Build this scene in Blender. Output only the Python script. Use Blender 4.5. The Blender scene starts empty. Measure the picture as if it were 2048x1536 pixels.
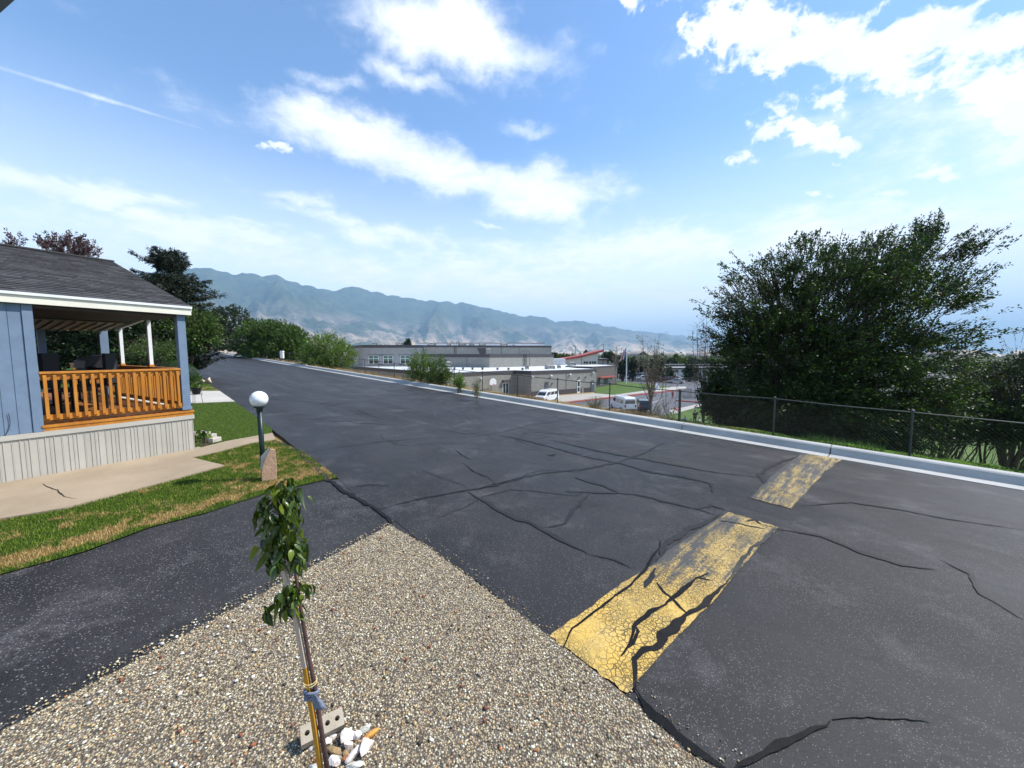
import bpy, math, random
import numpy as np
from mathutils import Vector, Matrix, noise as mnoise

SC = bpy.context.scene
COL = SC.collection
rnd = random.Random(7)
RNG = np.random.default_rng(7)

# ------------------------------------------------------------------ camera
F = 750.0                                   # focal length in photograph pixels (2048 wide)
PIT = math.atan(60 / F)
H = 2.1
cam = bpy.data.cameras.new('camera')
cam.sensor_width = 36.0
cam.lens = 36.0 * F / 2048
cam.clip_start = 0.02
cam.clip_end = 90000
co = bpy.data.objects.new('camera', cam)
COL.objects.link(co)
co.location = (0, 0, H)
co.rotation_euler = (math.pi / 2 - PIT, 0, 0)
SC.camera = co

# ------------------------------------------------------------------ light
SUN_AZ, SUN_EL = math.radians(78), math.radians(50)
SV = Vector((math.sin(SUN_AZ) * math.cos(SUN_EL), math.cos(SUN_AZ) * math.cos(SUN_EL), math.sin(SUN_EL)))
sl = bpy.data.lights.new('sun', 'SUN')
sl.energy = 5.0
sl.angle = math.radians(0.5)
sl.color = (1.0, 0.955, 0.88)
so = bpy.data.objects.new('sun', sl)
COL.objects.link(so)
so.rotation_euler = SV.to_track_quat('Z', 'Y').to_euler()
SC.view_settings.view_transform = 'Standard'
SC.view_settings.look = 'None'
SC.view_settings.exposure = 0.55
SC.view_settings.gamma = 1
SC.view_settings.use_curve_mapping = False
SC.cycles.max_bounces = 6
SC.cycles.transparent_max_bounces = 24
SC.cycles.volume_bounces = 0


def ray(px, py):
    x = (px - 1024) / F
    y = -(py - 768) / F
    return Vector((x, math.cos(PIT) + y * math.sin(PIT), y * math.cos(PIT) - math.sin(PIT)))


# ------------------------------------------------------------------ node helpers
class NT:
    def __init__(s, tree):
        s.t = tree
        s.n = tree.nodes
        s.l = tree.links

    def new(s, typ, **kw):
        n = s.n.new(typ)
        for k, v in kw.items():
            setattr(n, k, v)
        return n

    def setin(s, sock, v):
        if hasattr(v, 'is_output') or isinstance(v, bpy.types.NodeSocket):
            s.l.new(v, sock)
        elif isinstance(v, (tuple, list)) and len(v) == 3 and sock.type == 'RGBA':
            sock.default_value = (*v, 1)
        else:
            sock.default_value = v

    def math(s, op, a, b=0.0, c=None, clamp=False):
        n = s.new('ShaderNodeMath', operation=op)
        n.use_clamp = clamp
        s.setin(n.inputs[0], a)
        s.setin(n.inputs[1], b)
        if c is not None:
            s.setin(n.inputs[2], c)
        return n.outputs[0]

    def vec(s, op, a, b=(0, 0, 0)):
        n = s.new('ShaderNodeVectorMath', operation=op)
        s.setin(n.inputs[0], a)
        if op == 'SCALE':
            s.setin(n.inputs[3], b)
        else:
            s.setin(n.inputs[1], b)
        return n.outputs['Value'] if op in ('DOT_PRODUCT', 'LENGTH', 'DISTANCE') else n.outputs[0]

    def mix(s, f, a, b, mode='MIX'):
        n = s.new('ShaderNodeMix', data_type='RGBA', blend_type=mode)
        s.setin(n.inputs[0], f)
        s.setin(n.inputs[6], a)
        s.setin(n.inputs[7], b)
        return n.outputs[2]

    def rng(s, v, a, b, c=0.0, d=1.0, smooth=False):
        n = s.new('ShaderNodeMapRange')
        if smooth:
            n.interpolation_type = 'SMOOTHSTEP'
        for i, x in enumerate((v, a, b, c, d)):
            s.setin(n.inputs[i], x)
        return n.outputs[0]

    def noise(s, v, scale, detail=4, rough=0.55, dist=0.0):
        n = s.new('ShaderNodeTexNoise')
        s.setin(n.inputs['Vector'], v)
        n.inputs['Scale'].default_value = scale
        n.inputs['Detail'].default_value = detail
        n.inputs['Roughness'].default_value = rough
        n.inputs['Distortion'].default_value = dist
        return n.outputs[0]

    def voro(s, v, scale, feature='F1', out=0, rand=1.0):
        n = s.new('ShaderNodeTexVoronoi', feature=feature)
        s.setin(n.inputs['Vector'], v)
        n.inputs['Scale'].default_value = scale
        n.inputs['Randomness'].default_value = rand
        return n.outputs[out]

    def ramp(s, v, stops):
        n = s.new('ShaderNodeValToRGB')
        s.setin(n.inputs[0], v)
        e = n.color_ramp.elements
        while len(e) < len(stops):
            e.new(0.5)
        for i, (p, c) in enumerate(stops):
            e[i].position = p
            e[i].color = (*c, 1) if len(c) == 3 else c
        return n.outputs[0]

    def pos(s):
        return s.new('ShaderNodeNewGeometry').outputs['Position']

    def obj(s):
        return s.new('ShaderNodeTexCoord').outputs['Object']

    def island(s):
        return s.new('ShaderNodeNewGeometry').outputs['Random Per Island']

    def orand(s):
        return s.new('ShaderNodeObjectInfo').outputs['Random']

    def bump(s, h, dist=0.01, strength=1.0):
        n = s.new('ShaderNodeBump')
        n.inputs['Strength'].default_value = strength
        n.inputs['Distance'].default_value = dist
        s.l.new(h, n.inputs['Height'])
        return n.outputs[0]


MATS = {}


def newmat(name):
    m = bpy.data.materials.new(name)
    m.use_nodes = True
    m.node_tree.nodes.clear()
    nt = NT(m.node_tree)
    out = nt.new('ShaderNodeOutputMaterial')
    b = nt.new('ShaderNodeBsdfPrincipled')
    nt.l.new(b.outputs[0], out.inputs[0])
    MATS[name] = m
    return m, nt, b, out


def mat(name, col, col2=None, scale=8.0, rough=0.7, bump=0.0, bscale=60.0, metal=0.0, vary=0.0, spec=0.4, world=False, stretch=None):
    """general surface: two colours mixed by noise, fine relief, optional per-piece tone"""
    m, nt, b, out = newmat(name)
    v = nt.pos() if world else nt.obj()
    if stretch:
        v = nt.vec('MULTIPLY', v, stretch)
    col2 = col2 or tuple(c * 0.78 for c in col)
    n = nt.noise(v, scale, 5, 0.6)
    c = nt.mix(nt.rng(n, 0.35, 0.65), col, col2)
    if vary:
        r = nt.math('FRACT', nt.math('ADD', nt.orand(), nt.island()))
        c = nt.mix(1.0, c, nt.ramp(r, [(0, (1 - vary,) * 3), (1, (1 + vary * 0.6,) * 3)]), 'MULTIPLY')
    nt.setin(b.inputs['Base Color'], c)
    b.inputs['Roughness'].default_value = rough
    b.inputs['Metallic'].default_value = metal
    b.inputs['Specular IOR Level'].default_value = spec
    if bump:
        nt.setin(b.inputs['Normal'], nt.bump(nt.noise(v, bscale, 4, 0.6), bump))
    return m


def leafmat(name, c1, c2, c3=None, trans=0.25, rough=0.5):
    m, nt, b, out = newmat(name)
    r = nt.math('FRACT', nt.math('ADD', nt.island(), nt.orand()))
    st = [(0.0, c1), (0.75, c2)] + ([(1.0, c3)] if c3 else [])
    c = nt.ramp(r, st)
    nt.setin(b.inputs['Base Color'], c)
    b.inputs['Roughness'].default_value = rough
    b.inputs['Specular IOR Level'].default_value = 0.35
    tr = nt.new('ShaderNodeBsdfTranslucent')
    nt.setin(tr.inputs[0], nt.mix(1.0, c, (1.3, 1.5, 0.5), 'MULTIPLY'))
    mx = nt.new('ShaderNodeMixShader')
    mx.inputs[0].default_value = trans
    nt.l.new(b.outputs[0], mx.inputs[1])
    nt.l.new(tr.outputs[0], mx.inputs[2])
    nt.l.new(mx.outputs[0], out.inputs[0])
    return m


# ------------------------------------------------------------------ sky
world = bpy.data.worlds.new('World')
SC.world = world
world.use_nodes = True
world.node_tree.nodes.clear()
w = NT(world.node_tree)
wo = w.new('ShaderNodeOutputWorld')
bg = w.new('ShaderNodeBackground')
w.l.new(bg.outputs[0], wo.inputs[0])
bg.inputs['Strength'].default_value = 0.11
sky = w.new('ShaderNodeTexSky', sky_type='NISHITA')
sky.sun_disc = False
sky.sun_elevation = SUN_EL
sky.sun_rotation = SUN_AZ
sky.altitude = 1400
sky.air_density = 1.0
sky.dust_density = 0.4
sky.ozone_density = 3.0
D0 = w.new('ShaderNodeTexCoord').outputs['Generated']
sep = w.new('ShaderNodeSeparateXYZ')
w.l.new(D0, sep.inputs[0])
dz = w.math('MAXIMUM', sep.outputs[2], 0.0)
wz = w.new('ShaderNodeTexNoise'); w.l.new(D0, wz.inputs['Vector']); wz.inputs['Scale'].default_value = 4.5; wz.inputs['Detail'].default_value = 6; wz.inputs['Roughness'].default_value = 0.6
DW = w.vec('ADD', D0, w.vec('SCALE', w.vec('SUBTRACT', wz.outputs['Color'], (0.5, 0.5, 0.5)), 0.16))
inv = w.math('DIVIDE', 1.0, w.math('ADD', dz, 0.16))
PL = w.vec('SCALE', D0, inv)                     # flat cloud layer overhead
n_big = w.noise(PL, 1.6, 7, 0.62, 0.5)
n_fine = w.noise(PL, 6.5, 7, 0.68, 0.2)
n_puff = w.noise(D0, 22.0, 5, 0.6, 0.4)
nn = w.math('ADD', w.math('MULTIPLY', n_big, 0.55), w.math('MULTIPLY', n_fine, 0.45))


def blob(px, py, rx, ry, rot, power, src=None):
    """one cloud bank: an ellipse on the sky dome, given by its direction and angular radii"""
    n = ray(px, py).normalized()
    src = src if src is not None else (D0 if ry < 8 else DW)
    e1 = (ray(px + math.cos(rot) * 6, py + math.sin(rot) * 6).normalized() - n).normalized()
    e2 = n.cross(e1).normalized()
    k1 = (ray(px + math.cos(rot) * rx, py + math.sin(rot) * rx).normalized() - n).length
    k2 = (ray(px - math.sin(rot) * ry, py + math.cos(rot) * ry).normalized() - n).length
    a = w.vec('DOT_PRODUCT', src, tuple(e1 / k1))
    b = w.vec('DOT_PRODUCT', src, tuple(e2 / k2))
    c = w.math('LESS_THAN', w.vec('DOT_PRODUCT', D0, tuple(n)), 0.2)
    cx = w.new('ShaderNodeCombineXYZ')
    w.l.new(a, cx.inputs[0]); w.l.new(b, cx.inputs[1]); w.l.new(w.math('MULTIPLY', c, 9.0), cx.inputs[2])
    q = w.vec('LENGTH', cx.outputs[0])
    return w.math('MULTIPLY', w.rng(q, 0.0, 1.5, 1.0, 0.0, True), power)


R_ = math.radians
soft = [   # streaky banks
    (905, 80, 250, 75, R_(14), .98), (1110, 378, 120, 62, R_(8), 1.0), (640, 240, 170, 45, R_(22), .8), (800, 310, 320, 62, R_(17), 1.0), (1020, 372, 230, 60, R_(8), 1.05),
    (600, 402, 90, 20, R_(10), .7), (130, 375, 240, 32, R_(12), 1.05), (0, 345, 110, 30, R_(5), .8),
    (330, 475, 400, 42, R_(5), .95), (760, 462, 170, 26, R_(12), .95), (560, 520, 420, 40, R_(3), .75), (900, 560, 520, 60, R_(2), .8),
    (520, 460, 110, 14, R_(4), .7), (975, 463, 50, 9, R_(5), .8), (1050, 255, 70, 22, R_(10), .6), (820, 170, 110, 26, R_(15), .55),
    (1250, 500, 420, 55, R_(-4), .95), (1700, 480, 700, 75, R_(-3), .85), (1330, 590, 600, 60, R_(0), .72), (1900, 600, 420, 60, R_(0), .5),
    (240, 208, 330, 5, R_(16.8), .42), (330, 150, 300, 26, R_(38), .18), (660, 175, 100, 30, R_(5), .6),
    (1750, 240, 600, 160, R_(10), .45), (2000, 300, 200, 120, R_(40), .7)]
puff = [   # small broken cumulus
    (1500, 85, 240, 85, R_(14), 1.25), (1700, 110, 260, 85, R_(12), 1.3), (1900, 60, 260, 110, R_(10), 1.3), (1960, 190, 170, 100, R_(25), 1.3),
    (2040, 270, 110, 80, R_(30), 1.1), (1250, 30, 60, 30, R_(20), .85), (1610, 212, 115, 40, R_(2), 1.15), (1540, 262, 85, 24, R_(0), 1.05),
    (1660, 292, 135, 30, R_(4), 1.15), (1467, 318, 48, 30, R_(0), 1.05), (1850, 365, 75, 18, R_(0), .85), (1775, 402, 60, 13, R_(0), .85),
    (1650, 388, 60, 12, R_(0), .7), (1655, 330, 80, 12, R_(0), .6), (540, 300, 70, 16, R_(8), .75), (1980, 285, 80, 30, R_(-15), .9)]


def maxall(lst):
    v = None
    for t in lst:
        b = blob(*t)
        v = b if v is None else w.math('MAXIMUM', v, b)
    return v


ms = maxall(soft)
mp = w.math('MULTIPLY', maxall(puff), 0.86)
cl_s = w.rng(w.math('ADD', ms, w.math('MULTIPLY', w.math('SUBTRACT', nn, 0.5), 2.5)), 0.12, 1.0, 0.0, 1.0, True)
pn = w.math('ADD', w.math('MULTIPLY', w.math('SUBTRACT', n_fine, 0.5), 2.1), w.math('MULTIPLY', w.math('SUBTRACT', n_puff, 0.5), 2.8))
cl_p = w.rng(w.math('ADD', mp, pn), 0.36, 0.86, 0.0, 1.0, True)
# the same broken layer carries on outside the banks listed above
rest = w.rng(w.math('ADD', n_big, w.math('MULTIPLY', w.math('SUBTRACT', n_fine, .5), .5)), 0.60, 0.80, 0.0, 0.75, True)
behind = w.rng(sep.outputs[1], 0.0, -0.35, 0.0, 1.0, True)
cl_p = w.math('MULTIPLY', cl_p, w.rng(mp, 0.04, 0.25, 0.0, 1.0, True))
cl = w.math('MAXIMUM', w.math('MAXIMUM', cl_s, cl_p), w.math('MULTIPLY', rest, behind))
cl = w.math('MULTIPLY', cl, w.rng(sep.outputs[2], 0.0, 0.09, 0.25, 1.0, True))
SKYMUL = (1.45, 1.65, 1.75)
base = w.mix(1.0, sky.outputs[0], SKYMUL, 'MULTIPLY')
# moist air pales the sky towards the horizon
pale = w.rng(sep.outputs[2], 0.02, 0.50, 0.96, 0.0, True)
base = w.mix(pale, base, (8.7, 9.3, 10.0))
ccol = w.mix(w.rng(nn, 0.38, 0.62), (7.4, 7.9, 8.7), (9.0, 9.1, 9.2))
w.l.new(w.mix(w.math('MULTIPLY', cl, 0.93), base, ccol), bg.inputs['Color'])

# ------------------------------------------------------------------ frame of the place
AZ = math.radians(-44.0)                     # the road runs this way
DV = Vector((math.sin(AZ), math.cos(AZ), 0))
CV = Vector((math.cos(AZ), -math.sin(AZ), 0))
MS = 0.0246                                  # the road climbs
LOT = -6.5                                   # level of the school lot


def P(a, c, dz=0.0):
    v = DV * a + CV * c
    v.z = MS * a + dz
    return v


def AC(v):
    return v.x * DV.x + v.y * DV.y, v.x * CV.x + v.y * CV.y


def G(px, py, dz=0.0):
    """point of the road plane (raised by dz) in the direction of a photograph pixel"""
    r = ray(px, py)
    t = (-H + dz) / (r.z - MS * (r.x * DV.x + r.y * DV.y))
    return Vector((r.x * t, r.y * t, r.z * t + H))


def L(px, py, z=LOT):
    r = ray(px, py)
    t = (z - H) / r.z
    return Vector((r.x * t, r.y * t, z))


def PT(px, d, z=0.0):
    return Vector(((px - 1024) / F * d, d, z))


def sstep(x, a, b):
    t = np.clip((x - a) / (b - a), 0, 1)
    return t * t * (3 - 2 * t)


# ------------------------------------------------------------------ mesh helpers
def finish(ob, parent=None, loc=None):
    COL.objects.link(ob)
    if parent is not None:
        ob.parent = parent
    if loc is not None:
        ob.location = loc
    return ob


def np_mesh(name, verts, faces, m, parent=None, origin=None, smooth=False):
    """verts (N,3), faces (M,k) numpy -> one mesh object"""
    me = bpy.data.meshes.new(name)
    verts = np.asarray(verts, dtype=np.float32)
    if origin is not None:
        verts = verts - np.array(origin, dtype=np.float32)
    faces = np.asarray(faces, dtype=np.int32)
    k = faces.shape[1]
    me.vertices.add(len(verts))
    me.vertices.foreach_set('co', verts.ravel())
    me.loops.add(faces.size)
    me.loops.foreach_set('vertex_index', faces.ravel())
    me.polygons.add(len(faces))
    me.polygons.foreach_set('loop_start', np.arange(0, faces.size, k, dtype=np.int32))
    me.polygons.foreach_set('loop_total', np.full(len(faces), k, dtype=np.int32))
    if smooth:
        me.polygons.foreach_set('use_smooth', np.ones(len(faces), dtype=bool))
    me.materials.append(m)
    me.update(calc_edges=True)
    ob = bpy.data.objects.new(name, me)
    loc = None
    if origin is not None:
        loc = Vector(origin) - (parent.location if parent is not None else Vector())
    return finish(ob, parent, loc)


class MB:
    def __init__(s):
        s.v = []
        s.f = []

    def add(s, vs, fs):
        o = len(s.v)
        s.v += [tuple(v) for v in vs]
        s.f += [tuple(i + o for i in f) for f in fs]
        return s

    def box(s, c, size, rz=0.0, mtx=None):
        hx, hy, hz = size[0] / 2, size[1] / 2, size[2] / 2
        R = mtx or Matrix.Rotation(rz, 3, 'Z')
        c = Vector(c)
        vs = [c + R @ Vector((sx * hx, sy * hy, sz * hz)) for sx in (-1, 1) for sy in (-1, 1) for sz in (-1, 1)]
        return s.add(vs, [(0, 1, 3, 2), (4, 6, 7, 5), (0, 4, 5, 1), (2, 3, 7, 6), (0, 2, 6, 4), (1, 5, 7, 3)])

    def bar(s, a, b, wd, ht=None, up=(0, 0, 1)):
        a, b = Vector(a), Vector(b)
        ht = ht or wd
        d = (b - a)
        ln = d.length
        d.normalize()
        u = Vector(up)
        sd = d.cross(u)
        if sd.length < 1e-4:
            sd = d.cross(Vector((0, 1, 0)))
        sd.normalize()
        u = sd.cross(d).normalized()
        R = Matrix((sd, d, u)).transposed()
        return s.box((a + b) / 2, (wd, ln, ht), mtx=R)

    def tube(s, pts, rad, n=8, caps=True):
        pts = [Vector(p) for p in pts]
        if not hasattr(rad, '__len__'):
            rad = [rad] * len(pts)
        rings = []
        prev = None
        for i, p in enumerate(pts):
            d = (pts[min(i + 1, len(pts) - 1)] - pts[max(i - 1, 0)]).normalized()
            if prev is None:
                x = d.orthogonal().normalized()
            else:
                x = (prev - d * prev.dot(d))
                x = x.normalized() if x.length > 1e-5 else d.orthogonal().normalized()
            prev = x
            y = d.cross(x)
            rings.append([p + (x * math.cos(t) + y * math.sin(t)) * rad[i] for t in [2 * math.pi * k / n for k in range(n)]])
        o = len(s.v)
        for r in rings:
            s.v += [tuple(q) for q in r]
        for i in range(len(rings) - 1):
            for k in range(n):
                k2 = (k + 1) % n
                s.f.append((o + i * n + k, o + i * n + k2, o + (i + 1) * n + k2, o + (i + 1) * n + k))
        if caps:
            s.f.append(tuple(o + k for k in reversed(range(n))))
            s.f.append(tuple(o + (len(rings) - 1) * n + k for k in range(n)))
        return s

    def prism(s, poly, z0, z1):
        n = len(poly)
        ar = sum(poly[i][0] * poly[(i + 1) % n][1] - poly[(i + 1) % n][0] * poly[i][1] for i in range(n))
        if ar < 0:
            poly = poly[::-1]
        vs = [(p[0], p[1], z0) for p in poly] + [(p[0], p[1], z1) for p in poly]
        fs = [tuple(reversed(range(n))), tuple(range(n, 2 * n))] + [(i, (i + 1) % n, n + (i + 1) % n, n + i) for i in range(n)]
        return s.add(vs, fs)

    def lathe(s, c, prof, n=16):
        c = Vector(c)
        o = len(s.v)
        for r, z in prof:
            for k in range(n):
                t = 2 * math.pi * k / n
                s.v.append((c.x + r * math.cos(t), c.y + r * math.sin(t), c.z + z))
        for i in range(len(prof) - 1):
            for k in range(n):
                k2 = (k + 1) % n
                s.f.append((o + i * n + k, o + i * n + k2, o + (i + 1) * n + k2, o + (i + 1) * n + k))
        s.f.append(tuple(o + k for k in reversed(range(n))))
        s.f.append(tuple(o + (len(prof) - 1) * n + k for k in range(n)))
        return s

    def build(s, name, m, parent=None, smooth=False, bevel=0.0, at=None):
        """world-space vertices; stored relative to the parent (or to 'at')"""
        me = bpy.data.meshes.new(name)
        org = Vector(at) if at is not None else Vector(root_loc(parent))
        me.from_pydata([tuple(Vector(v) - org) for v in s.v], [], s.f)
        me.materials.append(m)
        if smooth:
            me.polygons.foreach_set('use_smooth', [True] * len(me.polygons))
        me.update()
        ob = bpy.data.objects.new(name, me)
        finish(ob, parent, (org - Vector(root_loc(parent))) if at is not None else None)
        if bevel:
            b = ob.modifiers.new('edge', 'BEVEL')
            b.width = bevel
            b.segments = 2
            b.limit_method = 'ANGLE'
        return ob


def root_loc(o):
    v = Vector((0, 0, 0))
    while o is not None:
        v = v + o.location
        o = o.parent
    return v


def tag(o, label, cat, group=None):
    o['label'] = label
    o['category'] = cat
    if group:
        o['group'] = group
    return o


def thing(name, label, cat, loc=(0, 0, 0), group=None, rz=0.0):
    o = bpy.data.objects.new(name, None)
    o.empty_display_size = 0.2
    o.location = loc
    o.rotation_euler = (0, 0, rz)
    COL.objects.link(o)
    return tag(o, label, cat, group)


def struct(o):
    o['kind'] = 'structure'
    return o


def stuff(o):
    o['kind'] = 'stuff'
    return o


def instance(me, name, parent, loc, rot=(0, 0, 0), scale=(1, 1, 1)):
    o = bpy.data.objects.new(name, me)
    COL.objects.link(o)
    o.parent = parent
    o.location = Vector(loc)
    o.rotation_euler = rot
    o.scale = scale
    return o


def copy_thing(root, loc, rz, label):
    r = root.copy()
    COL.objects.link(r)
    r.location = loc
    r.rotation_euler = (0, 0, rz)
    r['label'] = label
    for ch in root.children:
        c = ch.copy()
        COL.objects.link(c)
        c.parent = r
        for g in ch.children:
            q = g.copy()
            COL.objects.link(q)
            q.parent = c
    return r


def sheet(name, pts, m, dz, parent=None):
    """flat polygon with world points, lifted by dz"""
    me = bpy.data.meshes.new(name)
    vs = [Vector(p) + Vector((0, 0, dz)) for p in pts]
    n = Vector((0, 0, 0))
    for i in range(len(vs)):
        n += vs[i].cross(vs[(i + 1) % len(vs)])
    if n.z < 0:
        vs = vs[::-1]
    me.from_pydata([tuple(v) for v in vs], [], [tuple(range(len(vs)))])
    me.materials.append(m)
    ob = bpy.data.objects.new(name, me)
    return finish(ob, parent)


def slab(name, pts, m, th, dz=0.0, parent=None):
    """sheet with a real edge: top at dz, sides down th"""
    vs = [Vector(p) + Vector((0, 0, dz)) for p in pts]
    n = Vector((0, 0, 0))
    for i in range(len(vs)):
        n += vs[i].cross(vs[(i + 1) % len(vs)])
    if n.z < 0:
        vs = vs[::-1]
    k = len(vs)
    me = bpy.data.meshes.new(name)
    me.from_pydata([tuple(v) for v in vs] + [(v.x, v.y, v.z - th) for v in vs], [],
                   [tuple(range(k))] + [((i + 1) % k, i, k + i, k + (i + 1) % k) for i in range(k)])
    me.materials.append(m)
    return finish(bpy.data.objects.new(name, me), parent)


def wiggle(pts, step=0.08, amp=0.02, seed=0):
    out = []
    n = len(pts)
    for i in range(n - 1):
        a, b = Vector(pts[i]), Vector(pts[i + 1])
        k = max(1, int((b - a).length / step))
        for j in range(k):
            q = a.lerp(b, j / k)
            nx = mnoise.noise(q * 2.3 + Vector((seed, 0, 0))) + 0.6 * mnoise.noise(q * 9 + Vector((0, seed, 0)))
            ny = mnoise.noise(q * 2.3 + Vector((seed, 7, 3))) + 0.6 * mnoise.noise(q * 9 + Vector((5, seed, 0)))
            out.append(q + Vector((nx, ny, 0)) * amp)
    out.append(Vector(pts[-1]))
    return out

# ------------------------------------------------------------------ materials of the ground
def asphalt(name, base, dark, speck, sc=1.0, fine=0.012, crack=True):
    m, nt, b, out = newmat(name)
    p = nt.pos()
    n1 = nt.noise(p, 0.55, 6, 0.62, 0.6)
    n2 = nt.noise(p, 3.2, 5, 0.6)
    # wear runs along the road
    al = nt.vec('DOT_PRODUCT', p, tuple(DV)); ac = nt.vec('DOT_PRODUCT', p, tuple(CV))
    cx = nt.new('ShaderNodeCombineXYZ')
    nt.l.new(nt.math('MULTIPLY', al, 0.12), cx.inputs[0]); nt.l.new(ac, cx.inputs[1])
    n3 = nt.noise(cx.outputs[0], 1.3, 5, 0.6, 0.8)
    c = nt.mix(nt.rng(n1, 0.38, 0.62), base, dark)
    c = nt.mix(nt.math('MULTIPLY', nt.rng(n3, 0.45, 0.65), 0.45), c, tuple(x * 0.62 for x in dark))
    c = nt.mix(nt.math('MULTIPLY', nt.rng(n2, 0.5, 0.7), 0.3), c, tuple(x * 1.35 for x in base))
    n5 = nt.noise(p, 1.3, 6, 0.7, 0.3)
    c = nt.mix(nt.math('MULTIPLY', nt.rng(n5, 0.54, 0.72), 0.6), c, tuple(x * 2.9 for x in base))
    c = nt.mix(nt.math('MULTIPLY', nt.rng(nt.noise(p, 0.8, 6, 0.7, 1.5), 0.60, 0.66), 0.5), c, tuple(x * 0.55 for x in dark))
    g = nt.math('ADD', nt.math('MULTIPLY', nt.noise(p, 240 * sc, 2, 0.7), 0.5), nt.math('MULTIPLY', nt.noise(p, 105 * sc, 3, 0.8), 0.5))
    c = nt.mix(nt.rng(g, 0.36, 0.64), nt.mix(1.0, c, (0.3, 0.3, 0.31), 'MULTIPLY'), nt.mix(1.0, c, (2.3, 2.25, 2.2), 'MULTIPLY'))
    # pale chips of stone in the bitumen
    v = nt.new('ShaderNodeTexVoronoi'); nt.l.new(p, v.inputs['Vector']); v.inputs['Scale'].default_value = 100 * sc
    s3 = nt.new('ShaderNodeSeparateColor'); nt.l.new(v.outputs['Color'], s3.inputs[0])
    chip = nt.math('MULTIPLY', nt.math('LESS_THAN', v.outputs['Distance'], 0.30), nt.math('GREATER_THAN', nt.math('ADD', s3.outputs[0], nt.math('MULTIPLY', nt.math('ADD', n5, n1), 0.9)), nt.math('ADD', 1.62, 0.0)))
    c = nt.mix(nt.math('MULTIPLY', chip, 0.42), c, speck)
    if crack:
        vv = nt.new('ShaderNodeTexVoronoi', feature='DISTANCE_TO_EDGE')
        nt.setin(vv.inputs['Vector'], nt.vec('ADD', p, nt.vec('SCALE', nt.new('ShaderNodeTexNoise').outputs['Color'], 0.0)))
        wp = nt.new('ShaderNodeTexNoise'); nt.l.new(p, wp.inputs['Vector']); wp.inputs['Scale'].default_value = 1.6
        nt.setin(vv.inputs['Vector'], nt.vec('ADD', p, nt.vec('SCALE', wp.outputs['Color'], 1.1)))
        vv.inputs['Scale'].default_value = 0.55
        m2 = nt.math('MULTIPLY', nt.rng(vv.outputs['Distance'], 0.0, 0.012, 1.0, 0.0), nt.rng(nt.noise(p, 0.35, 2), 0.5, 0.62))
        c = nt.mix(nt.math('MULTIPLY', m2, 0.6), c, tuple(x * 0.3 for x in dark))
    nt.setin(b.inputs['Base Color'], c)
    nt.setin(b.inputs['Roughness'], nt.rng(n3, 0.4, 0.65, 0.62, 0.48))
    b.inputs['Specular IOR Level'].default_value = 0.30
    nt.setin(b.inputs['Normal'], nt.bump(nt.noise(p, 190 * sc, 3, 0.7), fine * 0.35, 0.8))
    return m


M_ROAD = asphalt('road_asphalt', (0.0225, 0.0215, 0.0220), (0.0105, 0.0102, 0.0106), (0.36, 0.34, 0.32))
M_DRIVE = asphalt('driveway_asphalt', (0.030, 0.029, 0.0295), (0.013, 0.0127, 0.013), (0.40, 0.39, 0.37), sc=0.62, fine=0.03, crack=False)
M_LOTASP = asphalt('lot_asphalt', (0.085, 0.085, 0.09), (0.065, 0.065, 0.07), (0.3, 0.3, 0.3), crack=False)
M_TAR = mat('tar', (0.004, 0.004, 0.0045), (0.009, 0.009, 0.009), 12, rough=0.5, bump=0.002, bscale=40, world=True, spec=0.12)
M_TAR_OLD = mat('old_tar', (0.0105, 0.0103, 0.0106), (0.0195, 0.019, 0.0195), 9, rough=0.55, bump=0.003, bscale=60, world=True, spec=0.26)
M_TAR_GREY = mat('pale_tar', (0.085, 0.083, 0.084), (0.03, 0.03, 0.031), 14, rough=0.6, world=True)


def concrete(name, c1, c2, joint=None, stain=0.5):
    m, nt, b, out = newmat(name)
    p = nt.pos()
    c = nt.mix(nt.rng(nt.noise(p, 1.1, 6, 0.65), 0.35, 0.65), c1, c2)
    c = nt.mix(nt.rng(nt.noise(p, 140, 3, 0.7), 0.2, 0.8), nt.mix(1.0, c, (0.8,) * 3, 'MULTIPLY'), nt.mix(1.0, c, (1.16,) * 3, 'MULTIPLY'))
    s = nt.math('GREATER_THAN', nt.noise(p, 45, 3, 0.6), 0.69)
    c = nt.mix(nt.math('MULTIPLY', s, stain), c, tuple(x * 0.45 for x in c2))
    nt.setin(b.inputs['Base Color'], c)
    b.inputs['Roughness'].default_value = 0.85
    nt.setin(b.inputs['Normal'], nt.bump(nt.noise(p, 90, 4, 0.7), 0.004))
    return m


M_PATH = concrete('tan_concrete', (0.37, 0.285, 0.19), (0.285, 0.22, 0.145), stain=0.8)
M_WALK = concrete('pale_concrete', (0.50, 0.47, 0.41), (0.42, 0.39, 0.34))
M_KERB = concrete('kerb_concrete', (0.44, 0.44, 0.41), (0.33, 0.335, 0.315), stain=0.8)
M_PAN = concrete('gutter_concrete', (0.41, 0.41, 0.39), (0.31, 0.31, 0.295), stain=1.0)


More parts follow.
